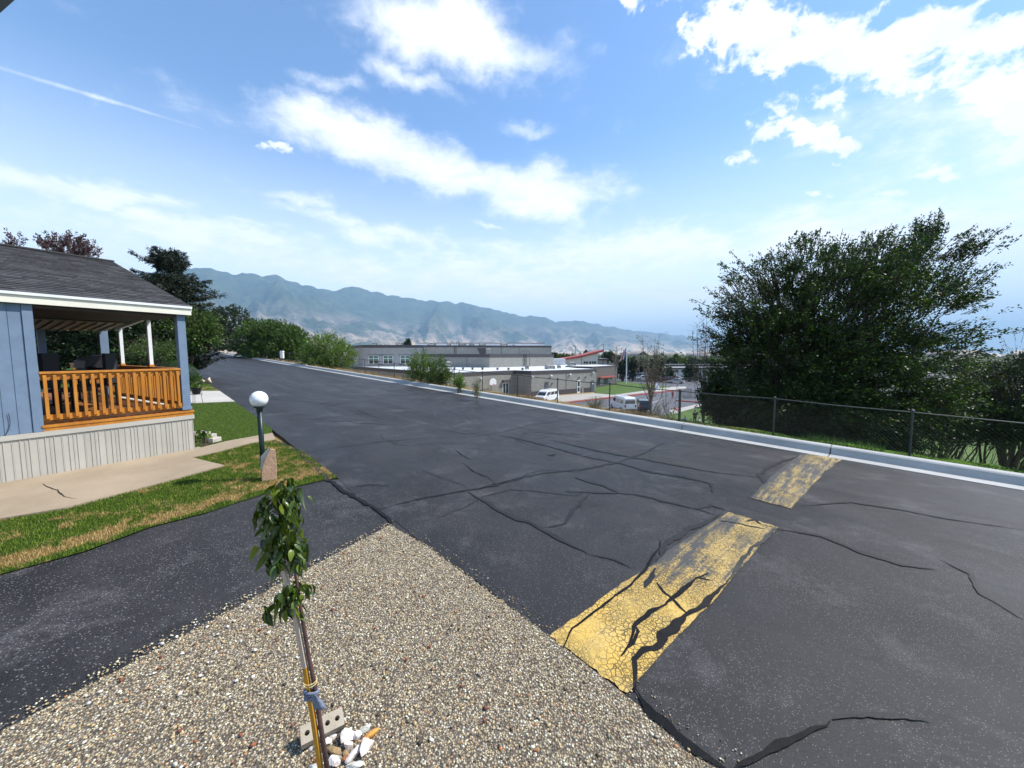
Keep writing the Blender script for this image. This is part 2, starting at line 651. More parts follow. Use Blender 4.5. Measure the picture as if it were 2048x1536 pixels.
def dryness(nt, p, n, on):
    """the strip is driest along the driveway, with a thin green fringe at its very edge"""
    if not on:
        return n
    e0 = G(300, 1055)
    d = nt.vec('DOT_PRODUCT', nt.vec('SUBTRACT', p, tuple(e0)), tuple(HBV))
    d = nt.math('ADD', d, nt.math('MULTIPLY', nt.math('SUBTRACT', nt.noise(p, 1.1, 3), 0.5), 0.5))
    k = nt.math('MULTIPLY', nt.rng(d, 0.10, 0.62, 0.17, 0.0, True), nt.rng(d, 0.0, 0.13, 0.0, 1.0, True))
    fr = nt.rng(nt.vec('DOT_PRODUCT', p, (0.719, 0.695, 0)), 0.2, 1.8, 0.0, 0.05, True)
    return nt.math('ADD', nt.math('ADD', n, k), fr)


HBV = Vector((-math.cos(math.radians(30)), math.sin(math.radians(30)), 0))


def turf(name, green, green2, straw, dirt, bias, scale):
    """grass floor: green with dry patches whose place comes from the same noise the blades use"""
    m, nt, b, out = newmat(name)
    p = nt.pos()
    n = dryness(nt, p, nt.noise(p, scale, 6, 0.72, 0.6), name == 'dry_turf')
    g = nt.mix(nt.rng(nt.noise(p, 18, 5, 0.7), 0.35, 0.65), green, green2)
    c = nt.mix(nt.rng(n, bias, bias + 0.09), g, nt.mix(nt.rng(nt.noise(p, 26, 4, 0.7), 0.35, 0.65), straw, dirt))
    c = nt.mix(nt.rng(nt.noise(p, 90, 4, 0.7), 0.3, 0.7), nt.mix(1.0, c, (0.5,) * 3, 'MULTIPLY'), nt.mix(1.0, c, (1.3,) * 3, 'MULTIPLY'))
    nt.setin(b.inputs['Base Color'], c)
    b.inputs['Roughness'].default_value = 0.9
    b.inputs['Specular IOR Level'].default_value = 0.15
    nt.setin(b.inputs['Normal'], nt.bump(nt.noise(p, 110, 4, 0.8), 0.03))
    return m


GRN, GRN2, STRAW, DIRT = (0.075, 0.125, 0.012), (0.045, 0.085, 0.010), (0.42, 0.27, 0.085), (0.27, 0.18, 0.09)
M_TURF = turf('lawn_turf', GRN, GRN2, STRAW, DIRT, 0.66, 1.1)
M_STRIP = turf('dry_turf', GRN, GRN2, STRAW, DIRT, 0.555, 3.6)


def bladesmat(name, bias, scale):
    m, nt, b, out = newmat(name)
    p = nt.pos()
    n = dryness(nt, p, nt.noise(p, scale, 6, 0.72, 0.6), name == 'dry_blade')
    r = nt.island()
    g = nt.ramp(r, [(0, (0.045, 0.085, 0.008)), (0.6, (0.10, 0.165, 0.014)), (1, (0.20, 0.25, 0.03))])
    s = nt.ramp(r, [(0, (0.20, 0.13, 0.05)), (0.5, (0.42, 0.28, 0.09)), (1, (0.55, 0.42, 0.18))])
    c = nt.mix(nt.rng(n, bias - 0.01, bias + 0.08), g, s)
    nt.setin(b.inputs['Base Color'], c)
    b.inputs['Roughness'].default_value = 0.7
    b.inputs['Specular IOR Level'].default_value = 0.2
    return m


M_BLADE = bladesmat('lawn_blade', 0.66, 1.1)
M_BLADE_DRY = bladesmat('dry_blade', 0.555, 3.6)


def ground_mat():
    m, nt, b, out = newmat('hillside')
    p = nt.pos()
    al = nt.vec('DOT_PRODUCT', p, tuple(DV))
    n = nt.noise(p, 0.9, 6, 0.65)
    dry = nt.mix(nt.rng(n, 0.35, 0.65), (0.36, 0.25, 0.11), (0.24, 0.18, 0.09))
    grn = nt.mix(nt.rng(nt.noise(p, 2.4, 5, 0.6), 0.35, 0.65), (0.10, 0.19, 0.012), (0.055, 0.11, 0.010))
    c = nt.mix(nt.rng(nt.math('ADD', al, nt.math('MULTIPLY', n, 3.0)), 4.0, 7.0, 1.0, 0.0), dry, grn)
    far = nt.rng(nt.vec('LENGTH', p), 130, 260)
    nv = nt.noise(nt.vec('MULTIPLY', p, (1, 1, 0)), 0.012, 6, 0.75)
    val = nt.ramp(nv, [(0.32, (0.035, 0.06, 0.028)), (0.48, (0.06, 0.09, 0.04)), (0.58, (0.12, 0.14, 0.07)), (0.68, (0.28, 0.25, 0.18))])
    c = nt.mix(far, c, val)
    nt.setin(b.inputs['Base Color'], c)
    b.inputs['Roughness'].default_value = 0.95
    b.inputs['Specular IOR Level'].default_value = 0.1
    nt.setin(b.inputs['Normal'], nt.bump(nt.noise(p, 7, 6, 0.75), 0.1))
    return m


M_GROUND = ground_mat()

# ------------------------------------------------------------------ ground: one sheet out to the horizon


def ground_z(a, c):
    """height of the bare ground at road coordinates (numpy arrays)"""
    ac = np.clip(a, -60, 175)
    top = MS * ac - 0.06 - 0.012 * np.clip(a - 175, 0, 400)
    z = top.copy()
    # verge behind the kerb, then the bank down to the school lot
    bank = top + 0.13 - 0.28 * sstep(c, 10.5, 11.5)
    z = np.where(c > 10.3, bank, z)
    drop = sstep(c, 12.2 + 0 * a, 25.0 + 0 * a)
    z = z * (1 - drop) + (LOT - 0.08) * drop
    x = a * DV.x + c * CV.x
    y = a * DV.y + c * CV.y
    r = np.sqrt(x * x + y * y)
    f = sstep(r, 230, 3200)
    z = np.where(c > 12.2, z * (1 - f) + (-105.0) * f, z)
    z = np.where(c < -10, top + 0.02 * np.clip(-c - 10, 0, 1500), z)
    fl = sstep(a, 175, 3200) * (c > -400)
    z = np.where((c <= 12.2) & (a > 175), z * (1 - fl) + (-105) * fl, z)
    return z


def lines(spec):
    out = []
    for a, b, n in spec:
        out += list(np.linspace(a, b, n, endpoint=False))
    out.append(spec[-1][1])
    return np.array(out)


la = lines([(-9000, -3000, 5), (-3000, -300, 12), (-300, -60, 10), (-60, -12, 24), (-12, 40, 90), (40, 180, 80), (180, 600, 30), (600, 4000, 24), (4000, 24000, 14)])
lc = lines([(-9000, -1000, 6), (-1000, -60, 8), (-60, -12, 8), (-12, 10.28, 16), (10.28, 10.36, 1), (10.36, 12.2, 12), (12.2, 26, 40), (26, 120, 50), (120, 600, 40), (600, 4000, 24), (4000, 24000, 14)])
A_, C_ = np.meshgrid(la, lc, indexing='ij')
Z_ = ground_z(A_, C_)
rough = RNG.normal(0, 1, A_.shape) * 0.05
Z_ += rough * ((C_ > 12.4) & (C_ < 26) & (A_ > -30) & (A_ < 180))
X_ = A_ * DV.x + C_ * CV.x
Y_ = A_ * DV.y + C_ * CV.y
V = np.stack([X_, Y_, Z_], -1).reshape(-1, 3)
na, nc = A_.shape
ii, jj = np.meshgrid(np.arange(na - 1), np.arange(nc - 1), indexing='ij')
q = ii * nc + jj
FQ = np.stack([q, q + nc, q + nc + 1, q + 1], -1).reshape(-1, 4)
nrm = np.cross(V[FQ[0, 1]] - V[FQ[0, 0]], V[FQ[0, 2]] - V[FQ[0, 0]])
if nrm[2] < 0:
    FQ = FQ[:, ::-1]
struct(np_mesh('ground', V, FQ, M_GROUND, smooth=True))


def gz(x, y):
    a = np.array([x * DV.x + y * DV.y]); c = np.array([x * CV.x + y * CV.y])
    return float(ground_z(a, c)[0])


# ------------------------------------------------------------------ road
RL, RR = 2.0, 9.75
ra = list(np.linspace(-14, 60, 149)) + list(np.linspace(62, 176, 40))
left_edge = [P(a, RL - 0.06 * min(1, max(0, 1.4 - a)) + 0.10 * min(1, max(0, a - 4) / 12) + 0.05 * mnoise.noise(Vector((a * 0.9, 0, 3))) + 0.03 * mnoise.noise(Vector((a * 5, 0, 3)))) for a in ra]
rv, rf = [], []
cols = 8
for i, a in enumerate(ra):
    for k in range(cols + 1):
        e = left_edge[i]
        r = P(a, RR)
        rv.append(tuple(e.lerp(r, k / cols)))
for i in range(len(ra) - 1):
    for k in range(cols):
        o = i * (cols + 1) + k
        rf.append((o, o + 1, o + cols + 2, o + cols + 1))
me = bpy.data.meshes.new('road')
me.from_pydata(rv, [], rf)
me.materials.append(M_ROAD)
road = struct(finish(bpy.data.objects.new('road', me)))
if me.polygons[0].normal.z < 0:
    me.flip_normals()


def strip(pts, wd, seed, taper=True, step=0.035):
    """ragged ribbon along world points"""
    pts = wiggle(pts, step, wd * 0.35 + 0.008, seed)
    n = len(pts)
    vs, fs = [], []
    for i, p in enumerate(pts):
        d = (pts[min(i + 1, n - 1)] - pts[max(i - 1, 0)])
        d.z = 0
        d.normalize()
        s = Vector((-d.y, d.x, 0))
        k = 1.0
        if taper:
            k = min(1, 0.25 + 3 * min(i, n - 1 - i) / n)
        w1 = wd * 0.5 * k * (1 + 1.0 * mnoise.noise(p * 6 + Vector((seed, 0, 0))) + 0.55 * mnoise.noise(p * 15))
        w2 = wd * 0.5 * k * (1 + 1.0 * mnoise.noise(p * 6 + Vector((0, seed, 9))) + 0.55 * mnoise.noise(p * 16))
        for q in (p + s * max(w1, 0.002), p - s * max(w2, 0.002)):
            a, c = AC(q)
            q.z = MS * a
            vs.append(q)
    for i in range(n - 1):
        fs.append((2 * i, 2 * i + 1, 2 * i + 3, 2 * i + 2))
    return vs, fs


def tar(name, px, wd, m, seed, dz=0.008, taper=True, parent=None):
    pts = [G(*p) for p in px]
    vs, fs = strip(pts, wd, seed, taper)
    me = bpy.data.meshes.new(name)
    me.from_pydata([(v.x, v.y, v.z + dz) for v in vs], [], fs)
    me.materials.append(m)
    me.update()
    if me.polygons[0].normal.z < 0:
        me.flip_normals()
    return finish(bpy.data.objects.new(name, me), parent or road)


# cracks and their seals, traced where they lie on the road
CR = [
    (M_TAR, .035, [(757, 1021), (830, 1000), (900, 987), (960, 977), (1010, 965), (1060, 950)]),
    (M_TAR_OLD, .055, [(1010, 965), (1090, 946), (1170, 938), (1235, 925), (1290, 905), (1330, 885)]),
    (M_TAR, .02, [(612, 905), (680, 895), (760, 884), (830, 878), (858, 876)]),
    (M_TAR_OLD, .02, [(858, 876), (930, 875), (1000, 866), (1060, 850), (1150, 838), (1250, 845)]),
    (M_TAR_OLD, .06, [(935, 985), (980, 1012), (1040, 1040), (1090, 1062), (1140, 1090), (1175, 1108)]),
    (M_TAR_OLD, .02, [(1175, 1108), (1230, 1120), (1265, 1138)]),
    (M_TAR, .018, [(925, 926), (950, 945), (975, 955), (988, 966)]),
    (M_TAR_OLD, .03, [(985, 966), (1000, 972), (960, 975)]),
    (M_TAR, .014, [(905, 895), (925, 910), (938, 918), (950, 921)]),
    (M_TAR_OLD, .045, [(1090, 1057), (1130, 1048), (1145, 1020), (1160, 1005), (1180, 990)]),
    (M_TAR_OLD, .05, [(1130, 983), (1200, 986), (1270, 990), (1340, 1005), (1400, 1020), (1430, 1030)]),
    (M_TAR_OLD, .07, [(1150, 955), (1200, 968), (1235, 985)]),
    (M_TAR_OLD, .07, [(1235, 925), (1300, 945), (1370, 955), (1420, 968), (1425, 985)]),
    (M_TAR_OLD, .07, [(1000, 870), (1080, 888), (1180, 915), (1250, 930), (1330, 950)]),
    (M_TAR_OLD, .06, [(1100, 880), (1200, 903), (1320, 925), (1430, 945), (1520, 955)]),
    (M_TAR, .03, [(1345, 950), (1360, 953), (1372, 954)]),
    (M_TAR, .04, [(1092, 910), (1104, 911), (1112, 908)]),
    (M_TAR, .012, [(1040, 903), (1060, 900), (1090, 902)]),
    (M_TAR_OLD, .06, [(1610, 908), (1560, 925), (1520, 948), (1530, 975), (1510, 1000)]),
    (M_TAR_OLD, .05, [(1390, 1020), (1420, 1010), (1450, 1020)]),
    (M_TAR_OLD, .06, [(1440, 1030), (1380, 1060), (1330, 1090), (1320, 1120), (1300, 1145)]),
    (M_TAR_OLD, .05, [(1560, 1060), (1640, 1072), (1720, 1105), (1800, 1130), (1870, 1140)]),
    (M_TAR_OLD, .035, [(1600, 1012), (1700, 1005), (1800, 1020), (1900, 1040), (2048, 1060)]),
    (M_TAR_OLD, .03, [(1880, 1120), (1940, 1150), (1960, 1190), (2048, 1240)]),
    (M_TAR, .035, [(1460, 1550), (1520, 1515), (1580, 1485), (1620, 1460), (1660, 1445)]),
    (M_TAR_OLD, .03, [(1670, 1442), (1730, 1432), (1800, 1434), (1860, 1445)]),
    (M_TAR, .02, [(700, 976), (740, 971), (780, 972)]),
    (M_TAR_OLD, .012, [(840, 940), (880, 955), (925, 970), (940, 982)]),
    (M_TAR_OLD, .03, [(560, 842), (640, 838), (720, 828), (800, 824)]),
    (M_TAR_OLD, .03, [(480, 793), (560, 800), (640, 806), (700, 818)]),
    (M_TAR_OLD, .03, [(900, 780), (990, 795), (1030, 798)]),
    (M_TAR_OLD, .02, [(1010, 830), (1100, 815), (1180, 806)]),
    (M_TAR_OLD, .02, [(690, 810), (760, 838), (800, 842)]),
    (M_TAR_GREY, .022, [(828, 812), (850, 815), (868, 825), (872, 834), (850, 836), (830, 838)]),
    (M_TAR_GREY, .02, [(800, 800), (830, 808), (880, 818), (930, 830), (990, 843)]),
    (M_TAR_GREY, .02, [(990, 843), (1060, 858), (1140, 870), (1240, 897)]),
    (M_TAR_GREY, .018, [(624, 792), (640, 795), (636, 800)]),
    (M_TAR_GREY, .018, [(710, 785), (740, 796), (760, 800)]),
    (M_TAR_GREY, .018, [(950, 840), (975, 848), (1000, 845), (990, 860)]),
    (M_TAR_GREY, .018, [(890, 845), (915, 842), (905, 850)]),
    (M_TAR_GREY, .018, [(1040, 858), (1055, 868), (1100, 872), (1060, 880)]),
    (M_TAR_GREY, .018, [(560, 770), (600, 776), (640, 786)]),
    (M_TAR_GREY, .025, [(1160, 915), (1180, 908)]),
]
for i, (m_, wd, px) in enumerate(CR):
    o = tar('tar_seal' if m_ is not M_TAR_GREY else 'seal_line', px, wd, m_, i * 3.7, dz=0.008 + 0.0003 * (i % 9))
# finer branching cracks over the middle of the road
rc = random.Random(5)
for i in range(34):
    a_, c_ = rc.uniform(2.5, 19), rc.uniform(3.2, 8.8)
    h_ = rc.choice((0, 0, 1.5, -1.2, 3.1)) + rc.gauss(0, 0.5)
    pts_ = [P(a_, c_)]
    for _ in range(rc.randint(4, 9)):
        h_ += rc.gauss(0, 0.55)
        st_ = rc.uniform(0.15, 0.5)
        a_ += math.cos(h_) * st_
        c_ += math.sin(h_) * st_
        if not 2.3 < c_ < 9.4:
            break
        pts_.append(P(a_, c_))
    if len(pts_) < 3:
        continue
    vs_, fs_ = strip(pts_, rc.uniform(0.008, 0.028), i * 2.3)
    me_ = bpy.data.meshes.new('hairline_crack')
    me_.from_pydata([(v.x, v.y, v.z + 0.005 + 0.00008 * i) for v in vs_], [], fs_)
    me_.materials.append(rc.choice((M_TAR_OLD, M_TAR_OLD, M_TAR, M_TAR_GREY)) if a_ > 8 else M_TAR_OLD)
    me_.update()
    if me_.polygons[0].normal.z < 0:
        me_.flip_normals()
    finish(bpy.data.objects.new('hairline_crack', me_), road)
# dark broken edge where the road meets driveway and gravel
tar('edge_crack', [(655, 962), (700, 990), (755, 1022), (785, 1050)], .055, M_TAR, 91.0, dz=0.0115, taper=False)
tar('edge_crack', [(545, 880), (575, 893), (600, 908), (655, 962)], .09, M_TAR_OLD, 95.0, dz=0.011, taper=False)
# ------------------------------------------------------------------ painted speed hump


def paintmat():
    m, nt, b, out = newmat('yellow_paint')
    p = nt.pos()
    al = nt.vec('DOT_PRODUCT', p, tuple(DV)); ac = nt.vec('DOT_PRODUCT', p, tuple(CV))
    cx = nt.new('ShaderNodeCombineXYZ')
    nt.l.new(nt.math('MULTIPLY', al, 9.0), cx.inputs[0]); nt.l.new(nt.math('MULTIPLY', ac, 0.9), cx.inputs[1])
    streak = nt.noise(cx.outputs[0], 1.4, 5, 0.7, 0.3)
    sp = nt.noise(p, 26, 6, 0.8)
    sp2 = nt.noise(p, 5, 4, 0.7)
    # tyre wear, strongest where the wheels run
    wear = nt.rng(ac, 2.9, 3.9, 0.0, 0.34, True)
    wear = nt.math('ADD', wear, nt.math('MULTIPLY', nt.rng(ac, 3.0, 3.3, 0.0, 0.22, True), nt.rng(al, 1.18, 1.38, 0.0, 1.0, True)))
    wear = nt.math('MULTIPLY', wear, nt.rng(ac, 5.35, 4.9, 0.55, 1.0, True))
    far = nt.rng(ac, 5.6, 6.0, 0.0, 0.27, True)
    far = nt.math('MULTIPLY', far, nt.rng(ac, 8.9, 9.6, 1.0, 0.62, True))
    edge = nt.math('MAXIMUM', nt.rng(nt.math('ABSOLUTE', nt.math('SUBTRACT', nt.math('ADD', al, nt.math('MULTIPLY', ac, 0.056)), 1.485)), 0.24, 0.33, 0.0, 0.28), 0.0)
    t = nt.math('ADD', nt.math('ADD', wear, far), edge)
    t = nt.math('ADD', t, nt.math('ADD', nt.math('MULTIPLY', nt.math('SUBTRACT', streak, 0.5), 1.7), nt.math('ADD', nt.math('MULTIPLY', nt.math('SUBTRACT', sp, 0.5), 0.9), nt.math('MULTIPLY', nt.math('SUBTRACT', sp2, 0.5), 0.6))))
    worn = nt.rng(t, 0.26, 0.60)
    yel = nt.mix(nt.rng(sp2, 0.35, 0.65), (0.68, 0.43, 0.085), (0.60, 0.41, 0.12))
    yel = nt.mix(nt.math('MULTIPLY', nt.rng(ac, 2.6, 4.6), 0.75), yel, (0.40, 0.29, 0.11))
    yel = nt.mix(nt.rng(nt.noise(p, 60, 4, 0.7), 0.3, 0.7), nt.mix(1.0, yel, (0.78,) * 3, 'MULTIPLY'), nt.mix(1.0, yel, (1.1,) * 3, 'MULTIPLY'))
    # crazing
    wn = nt.new('ShaderNodeTexNoise'); nt.l.new(p, wn.inputs['Vector']); wn.inputs['Scale'].default_value = 14
    pw = nt.vec('ADD', p, nt.vec('SCALE', wn.outputs['Color'], 0.05))
    d1 = nt.voro(pw, 24, 'DISTANCE_TO_EDGE')
    d2 = nt.voro(pw, 52, 'DISTANCE_TO_EDGE')
    k1 = nt.math('MULTIPLY', nt.rng(d1, 0.03, 0.085, 1.0, 0.0), nt.rng(nt.noise(p, 3.0, 3), 0.33, 0.55, 0.25, 1.0))
    k2 = nt.math('MULTIPLY', nt.rng(d2, 0.03, 0.09, 1.0, 0.0), nt.rng(nt.noise(p, 2.4, 3), 0.45, 0.6))
    k = nt.math('MAXIMUM', k1, k2)
    asp = nt.mix(nt.rng(nt.noise(p, 200, 2, 0.7), 0.3, 0.7), (0.03, 0.031, 0.034), (0.10, 0.098, 0.09))
    c = nt.mix(nt.math('MULTIPLY', k, 0.85), yel, (0.05, 0.035, 0.015))
    c = nt.mix(worn, c, asp)
    nt.setin(b.inputs['Base Color'], c)
    b.inputs['Roughness'].default_value = 0.75
    nt.setin(b.inputs['Normal'], nt.bump(nt.math('SUBTRACT', nt.noise(p, 120, 3, 0.7), nt.math('MULTIPLY', k, 1.2)), 0.004))
    return m


M_PAINT = paintmat()


HH = 0.024


def band(name, c0, c1, a0, a1):
    """slightly raised painted hump between two distances across the road"""
    nu, nv = 14, int((c1 - c0) / 0.05)
    vs, fs = [], []
    for j in range(nv + 1):
        c = c0 + (c1 - c0) * j / nv
        t = j / nv
        for i in range(nu + 1):
            u = i / nu
            lo = float(np.interp(c, *zip(*a0)))
            hi = float(np.interp(c, *zip(*a1)))
            lo += 0.02 * mnoise.noise(Vector((c * 2.2, 1, 0))) + 0.012 * mnoise.noise(Vector((c * 11, 1, 0)))
            hi += 0.02 * mnoise.noise(Vector((c * 2.2, 7, 0))) + 0.012 * mnoise.noise(Vector((c * 11, 7, 0)))
            cc = c
            if j in (0, nv):
                cc += 0.035 * mnoise.noise(Vector((u * 9, c0, 4)))
            hgt = HH * min(1, min(j, nv - j) / 4.0) * math.sin(math.pi * u) ** 0.7 if 0 < u < 1 else 0
            vs.append(P(lo + (hi - lo) * u, cc, 0.0075 + hgt))
    for j in range(nv):
        for i in range(nu):
            o = j * (nu + 1) + i
            fs.append((o, o + 1, o + nu + 2, o + nu + 1))
    me = bpy.data.meshes.new(name)
    me.from_pydata([tuple(v) for v in vs], [], fs)
    me.materials.append(M_PAINT)
    me.polygons.foreach_set('use_smooth', [True] * len(me.polygons))
    me.update()
    if me.polygons[0].normal.z < 0:
        me.flip_normals()
    return struct(finish(bpy.data.objects.new(name, me)))


hump = band('speed_hump_marking', 1.99, 5.33, [(1.99, 1.05), (2.6, 1.03), (3.3, .98), (4.4, .96), (5.33, .90)], [(2, 1.66), (2.6, 1.65), (3.3, 1.59), (4.3, 1.55), (5.33, 1.45)])
hump2 = band('speed_hump_marking', 6.10, 9.74, [(6.2, .91), (7.3, .87), (8.45, .82), (9.74, .70)], [(6, 1.38), (7, 1.41), (8.4, 1.39), (9.74, 1.31)])


def hump_h(a, c):
    lo = float(np.interp(c, [1.99, 2.6, 3.3, 4.4, 5.33], [1.05, 1.03, .98, .96, .90]))
    hi = float(np.interp(c, [2, 2.6, 3.3, 4.3, 5.33], [1.66, 1.65, 1.59, 1.55, 1.45]))
    u = (a - lo) / (hi - lo)
    return 0.0075 + HH * max(0, min(1, (c - 1.99) / 0.2, (5.33 - c) / 0.2)) * math.sin(math.pi * u) ** 0.7 if 0 < u < 1 and 1.98 < c < 5.4 else 0.006


def hump_tar(px, wd, m, seed, dz=0.024, taper=True):
    o = tar('tar_seal', px, wd * 1.25, m, seed, 0.0, taper, hump)
    for v in o.data.vertices:
        a, c = AC(v.co)
        v.co.z += hump_h(a, c) + 0.0035 + (dz - 0.02) * 0.3
    return o


hump_tar([(1128, 1296), (1146, 1262), (1170, 1246), (1200, 1220), (1232, 1194), (1262, 1172), (1285, 1150), (1300, 1125), (1318, 1098), (1322, 1082)], .020, M_TAR, 3.1)
hump_tar([(1238, 1318), (1262, 1290), (1268, 1262), (1290, 1240), (1330, 1215), (1345, 1200), (1372, 1180), (1395, 1162), (1416, 1152)], .026, M_TAR, 5.1)
hump_tar([(1268, 1256), (1280, 1272), (1266, 1295), (1250, 1312)], .018, M_TAR, 6.1, 0.0245)
hump_tar([(1312, 1172), (1330, 1195), (1345, 1205), (1362, 1222), (1375, 1232)], .02, M_TAR, 8.4, 0.025)
hump_tar([(1392, 1162), (1412, 1165), (1424, 1166)], .012, M_TAR, 9.4, 0.0255)
hump_tar([(1270, 1385), (1272, 1355), (1272, 1325), (1290, 1305), (1310, 1302), (1325, 1275), (1350, 1255), (1370, 1235), (1395, 1222), (1430, 1195), (1455, 1165)], .032, M_TAR, 11.4, 0.0235)
hump_tar([(1312, 1300), (1325, 1275), (1345, 1262), (1362, 1246)], .058, M_TAR, 13.4, 0.0265)
hump_tar([(1455, 1165), (1480, 1130), (1500, 1105), (1530, 1080), (1560, 1055)], .03, M_TAR_OLD, 12.4, 0.0225)
tar('tar_seal', [(1268, 1378), (1278, 1400), (1305, 1432), (1352, 1468), (1405, 1506), (1460, 1548)], .05, M_TAR, 21.4, 0.012)
hump_tar([(1440, 1045), (1470, 1052), (1500, 1058), (1530, 1062)], .02, M_TAR_OLD, 14.4)
hump_tar([(1490, 1047), (1510, 1040), (1522, 1052), (1545, 1056)], .03, M_TAR_OLD, 15.4, 0.0245)
hump_tar([(1288, 1180), (1300, 1155), (1310, 1140)], .04, M_TAR_OLD, 17.4, 0.0215)

# ------------------------------------------------------------------ kerb and gutter, cast in sections
kerb = struct(bpy.data.objects.new('kerb', None))
COL.objects.link(kerb)


def kerb_mesh(ln):
    """pan and kerb profile, extruded along +a; two objects share the length"""
    pan = [(9.73, -0.12), (9.73, 0.010), (10.13, -0.012), (10.13, -0.12)]
    kb = [(10.13, -0.12), (10.13, 0.005), (10.16, 0.03), (10.205, 0.118), (10.235, 0.14), (10.27, 0.147), (10.40, 0.147), (10.43, 0.135), (10.44, 0.10), (10.44, -0.12)]
    res = []
    for nm, pr, m_ in (('gutter_pan', pan, M_PAN), ('kerb_stone', kb, M_KERB)):
        n = len(pr)
        K = max(1, int(ln / 1.5))
        vs, fs = [], []
        for i in range(K + 1):
            a = ln * i / K
            for c, z in pr:
                vs.append(tuple(DV * a + CV * c + Vector((0, 0, z + MS * a))))
        for i in range(K):
            for k in range(n):
                k2 = (k + 1) % n
                fs.append((i * n + k, i * n + k2, (i + 1) * n + k2, (i + 1) * n + k))
        fs.append(tuple(reversed(range(n))))
        fs.append(tuple(K * n + k for k in range(n)))
        me = bpy.data.meshes.new(nm)
        me.from_pydata(vs, [], fs)
        me.materials.append(m_)
        import bmesh
        bm = bmesh.new(); bm.from_mesh(me); bmesh.ops.recalc_face_normals(bm, faces=bm.faces); bm.to_mesh(me); bm.free()
        res.append((nm, me))
    return res


KL = 3.05
km = kerb_mesh(KL - 0.02)
for i in range(-6, 55):
    a = 0.93 + KL * i
    for nm, me in km:
        o = instance(me, nm, kerb, P(a, 0))
        o.location.z += 0.002 * mnoise.noise(Vector((i * 1.7, 0, 0)))

# ------------------------------------------------------------------ yard on the near side
HU = Vector((math.sin(R_(30)), math.cos(R_(30)), 0))     # along the house wall
HB = Vector((-math.cos(R_(30)), math.sin(R_(30)), 0))    # towards the back of the house
HC = G(390, 900)                                         # porch corner on the ground

gv = [G(780, 1050), G(400, 1255), G(0, 1465), P(-0.8, -5.5), P(-9, -5), P(-9, 1.955)] + [P(a, 1.955 if a < 1.2 else 1.99) for a in (-6, -3, -1, 0.5, 1.5, 2.5, 3.3)]
PEB = newmat('gravel_ground')
m_, nt_, b_, _o = PEB
p_ = nt_.pos()
v_ = nt_.new('ShaderNodeTexVoronoi'); nt_.l.new(p_, v_.inputs['Vector']); v_.inputs['Scale'].default_value = 75
sc_ = nt_.new('ShaderNodeSeparateColor'); nt_.l.new(v_.outputs['Color'], sc_.inputs[0])
nt_.setin(b_.inputs['Base Color'], nt_.mix(nt_.rng(v_.outputs['Distance'], 0.2, 0.6, 0, 0.85), nt_.ramp(sc_.outputs[0], [(0, (.14, .11, .08)), (.4, (.36, .27, .17)), (.8, (.52, .43, .29)), (1, (.7, .65, .55))]), (0.05, 0.04, 0.03)))
b_.inputs['Roughness'].default_value = 0.9
nt_.setin(b_.inputs['Normal'], nt_.bump(v_.outputs['Distance'], -0.01))
gravel_ground = struct(sheet('gravel_bed', gv, m_, 0.004))

drv = wiggle([G(780, 1050), G(755, 1022), G(700, 992), G(655, 962)], 0.06, 0.012, 3)
drv = [P(3.3, 2.04), P(4.0, 2.07), P(5.0, 2.07), P(6.0, 2.07)] + wiggle([G(650, 960), G(530, 988), G(410, 1027), G(300, 1055), G(171, 1103), G(0, 1150), G(-900, 1400)], 0.1, 0.02, 5) + [P(1.0, -5.5)] + [G(-900, 1800), G(0, 1465), G(400, 1255), G(780, 1050)]
driveway = struct(sheet('driveway', drv, M_DRIVE, -0.004))

# patio slab beside the skirting, with a front walk to the road
def yard(pts, *a):
    return [G(*p) for p in pts]


path_pts = [HC + HU * 0.10 + HB * 0.1, HC + HU * 0.10, G(452, 885), G(545, 868), G(551, 881), G(500, 889), G(440, 905), G(385, 918), G(450, 934), G(270, 983), G(130, 1020), G(0, 1042)]
path_pts += [G(-600, 1180), HC - HU * 7 + HB * 0.1]
walk = struct(slab('concrete_path', path_pts, M_PATH, 0.08, 0.03))
tar_c = tar('path_crack', [(75, 965), (95, 978), (115, 985), (130, 998), (152, 1002)], .012, M_TAR, 33.0, 0.033, True, walk)

strip_pts = [G(0, 1042), G(130, 1020), G(270, 983), G(450, 934), G(385, 918), G(440, 905), G(500, 889), G(551, 881)]
strip_poly = strip_pts + [P(8.0, 2.05), P(7.0, 2.05), P(6.05, 2.04)] + [G(650, 960), G(530, 988), G(410, 1027), G(300, 1055), G(171, 1103), G(0, 1150), G(-900, 1400), G(-600, 1180)]
lawn_strip = struct(sheet('lawn_strip', strip_poly, M_STRIP, 0.006))
lawn_poly = [HC + HU * 0.10, G(452, 885), G(545, 868), P(10.6, 2.07), P(12, 2.1), P(14, 2.1), P(16.3, 2.1), G(380, 808), P(14.5, -4.5), HC + HB * 9 + HU * 0.1, HC + HB * 9 - HU * 9, HC - HU * 9 + HB * 0.1]
lawn = struct(sheet('lawn', lawn_poly, M_TURF, 0.006))
walk2 = struct(slab('pale_driveway', [P(16.3, 2.1), P(20.2, 2.1), G(395, 783), P(19.5, -4.5), P(14.5, -4.5), G(380, 808)], M_WALK, 0.06, 0.03))
bed2 = [P(20.2, 2.1), P(22.5, 2.1), P(22.5, -4.5), P(19.5, -4.5)]
lawn2 = struct(sheet('lawn_verge', bed2, M_STRIP, 0.008))
backlawn = struct(sheet('back_lawn', [P(22.5, 2.1), P(60, 2.1), P(60, -14), P(22.5, -14)], M_TURF, 0.004))


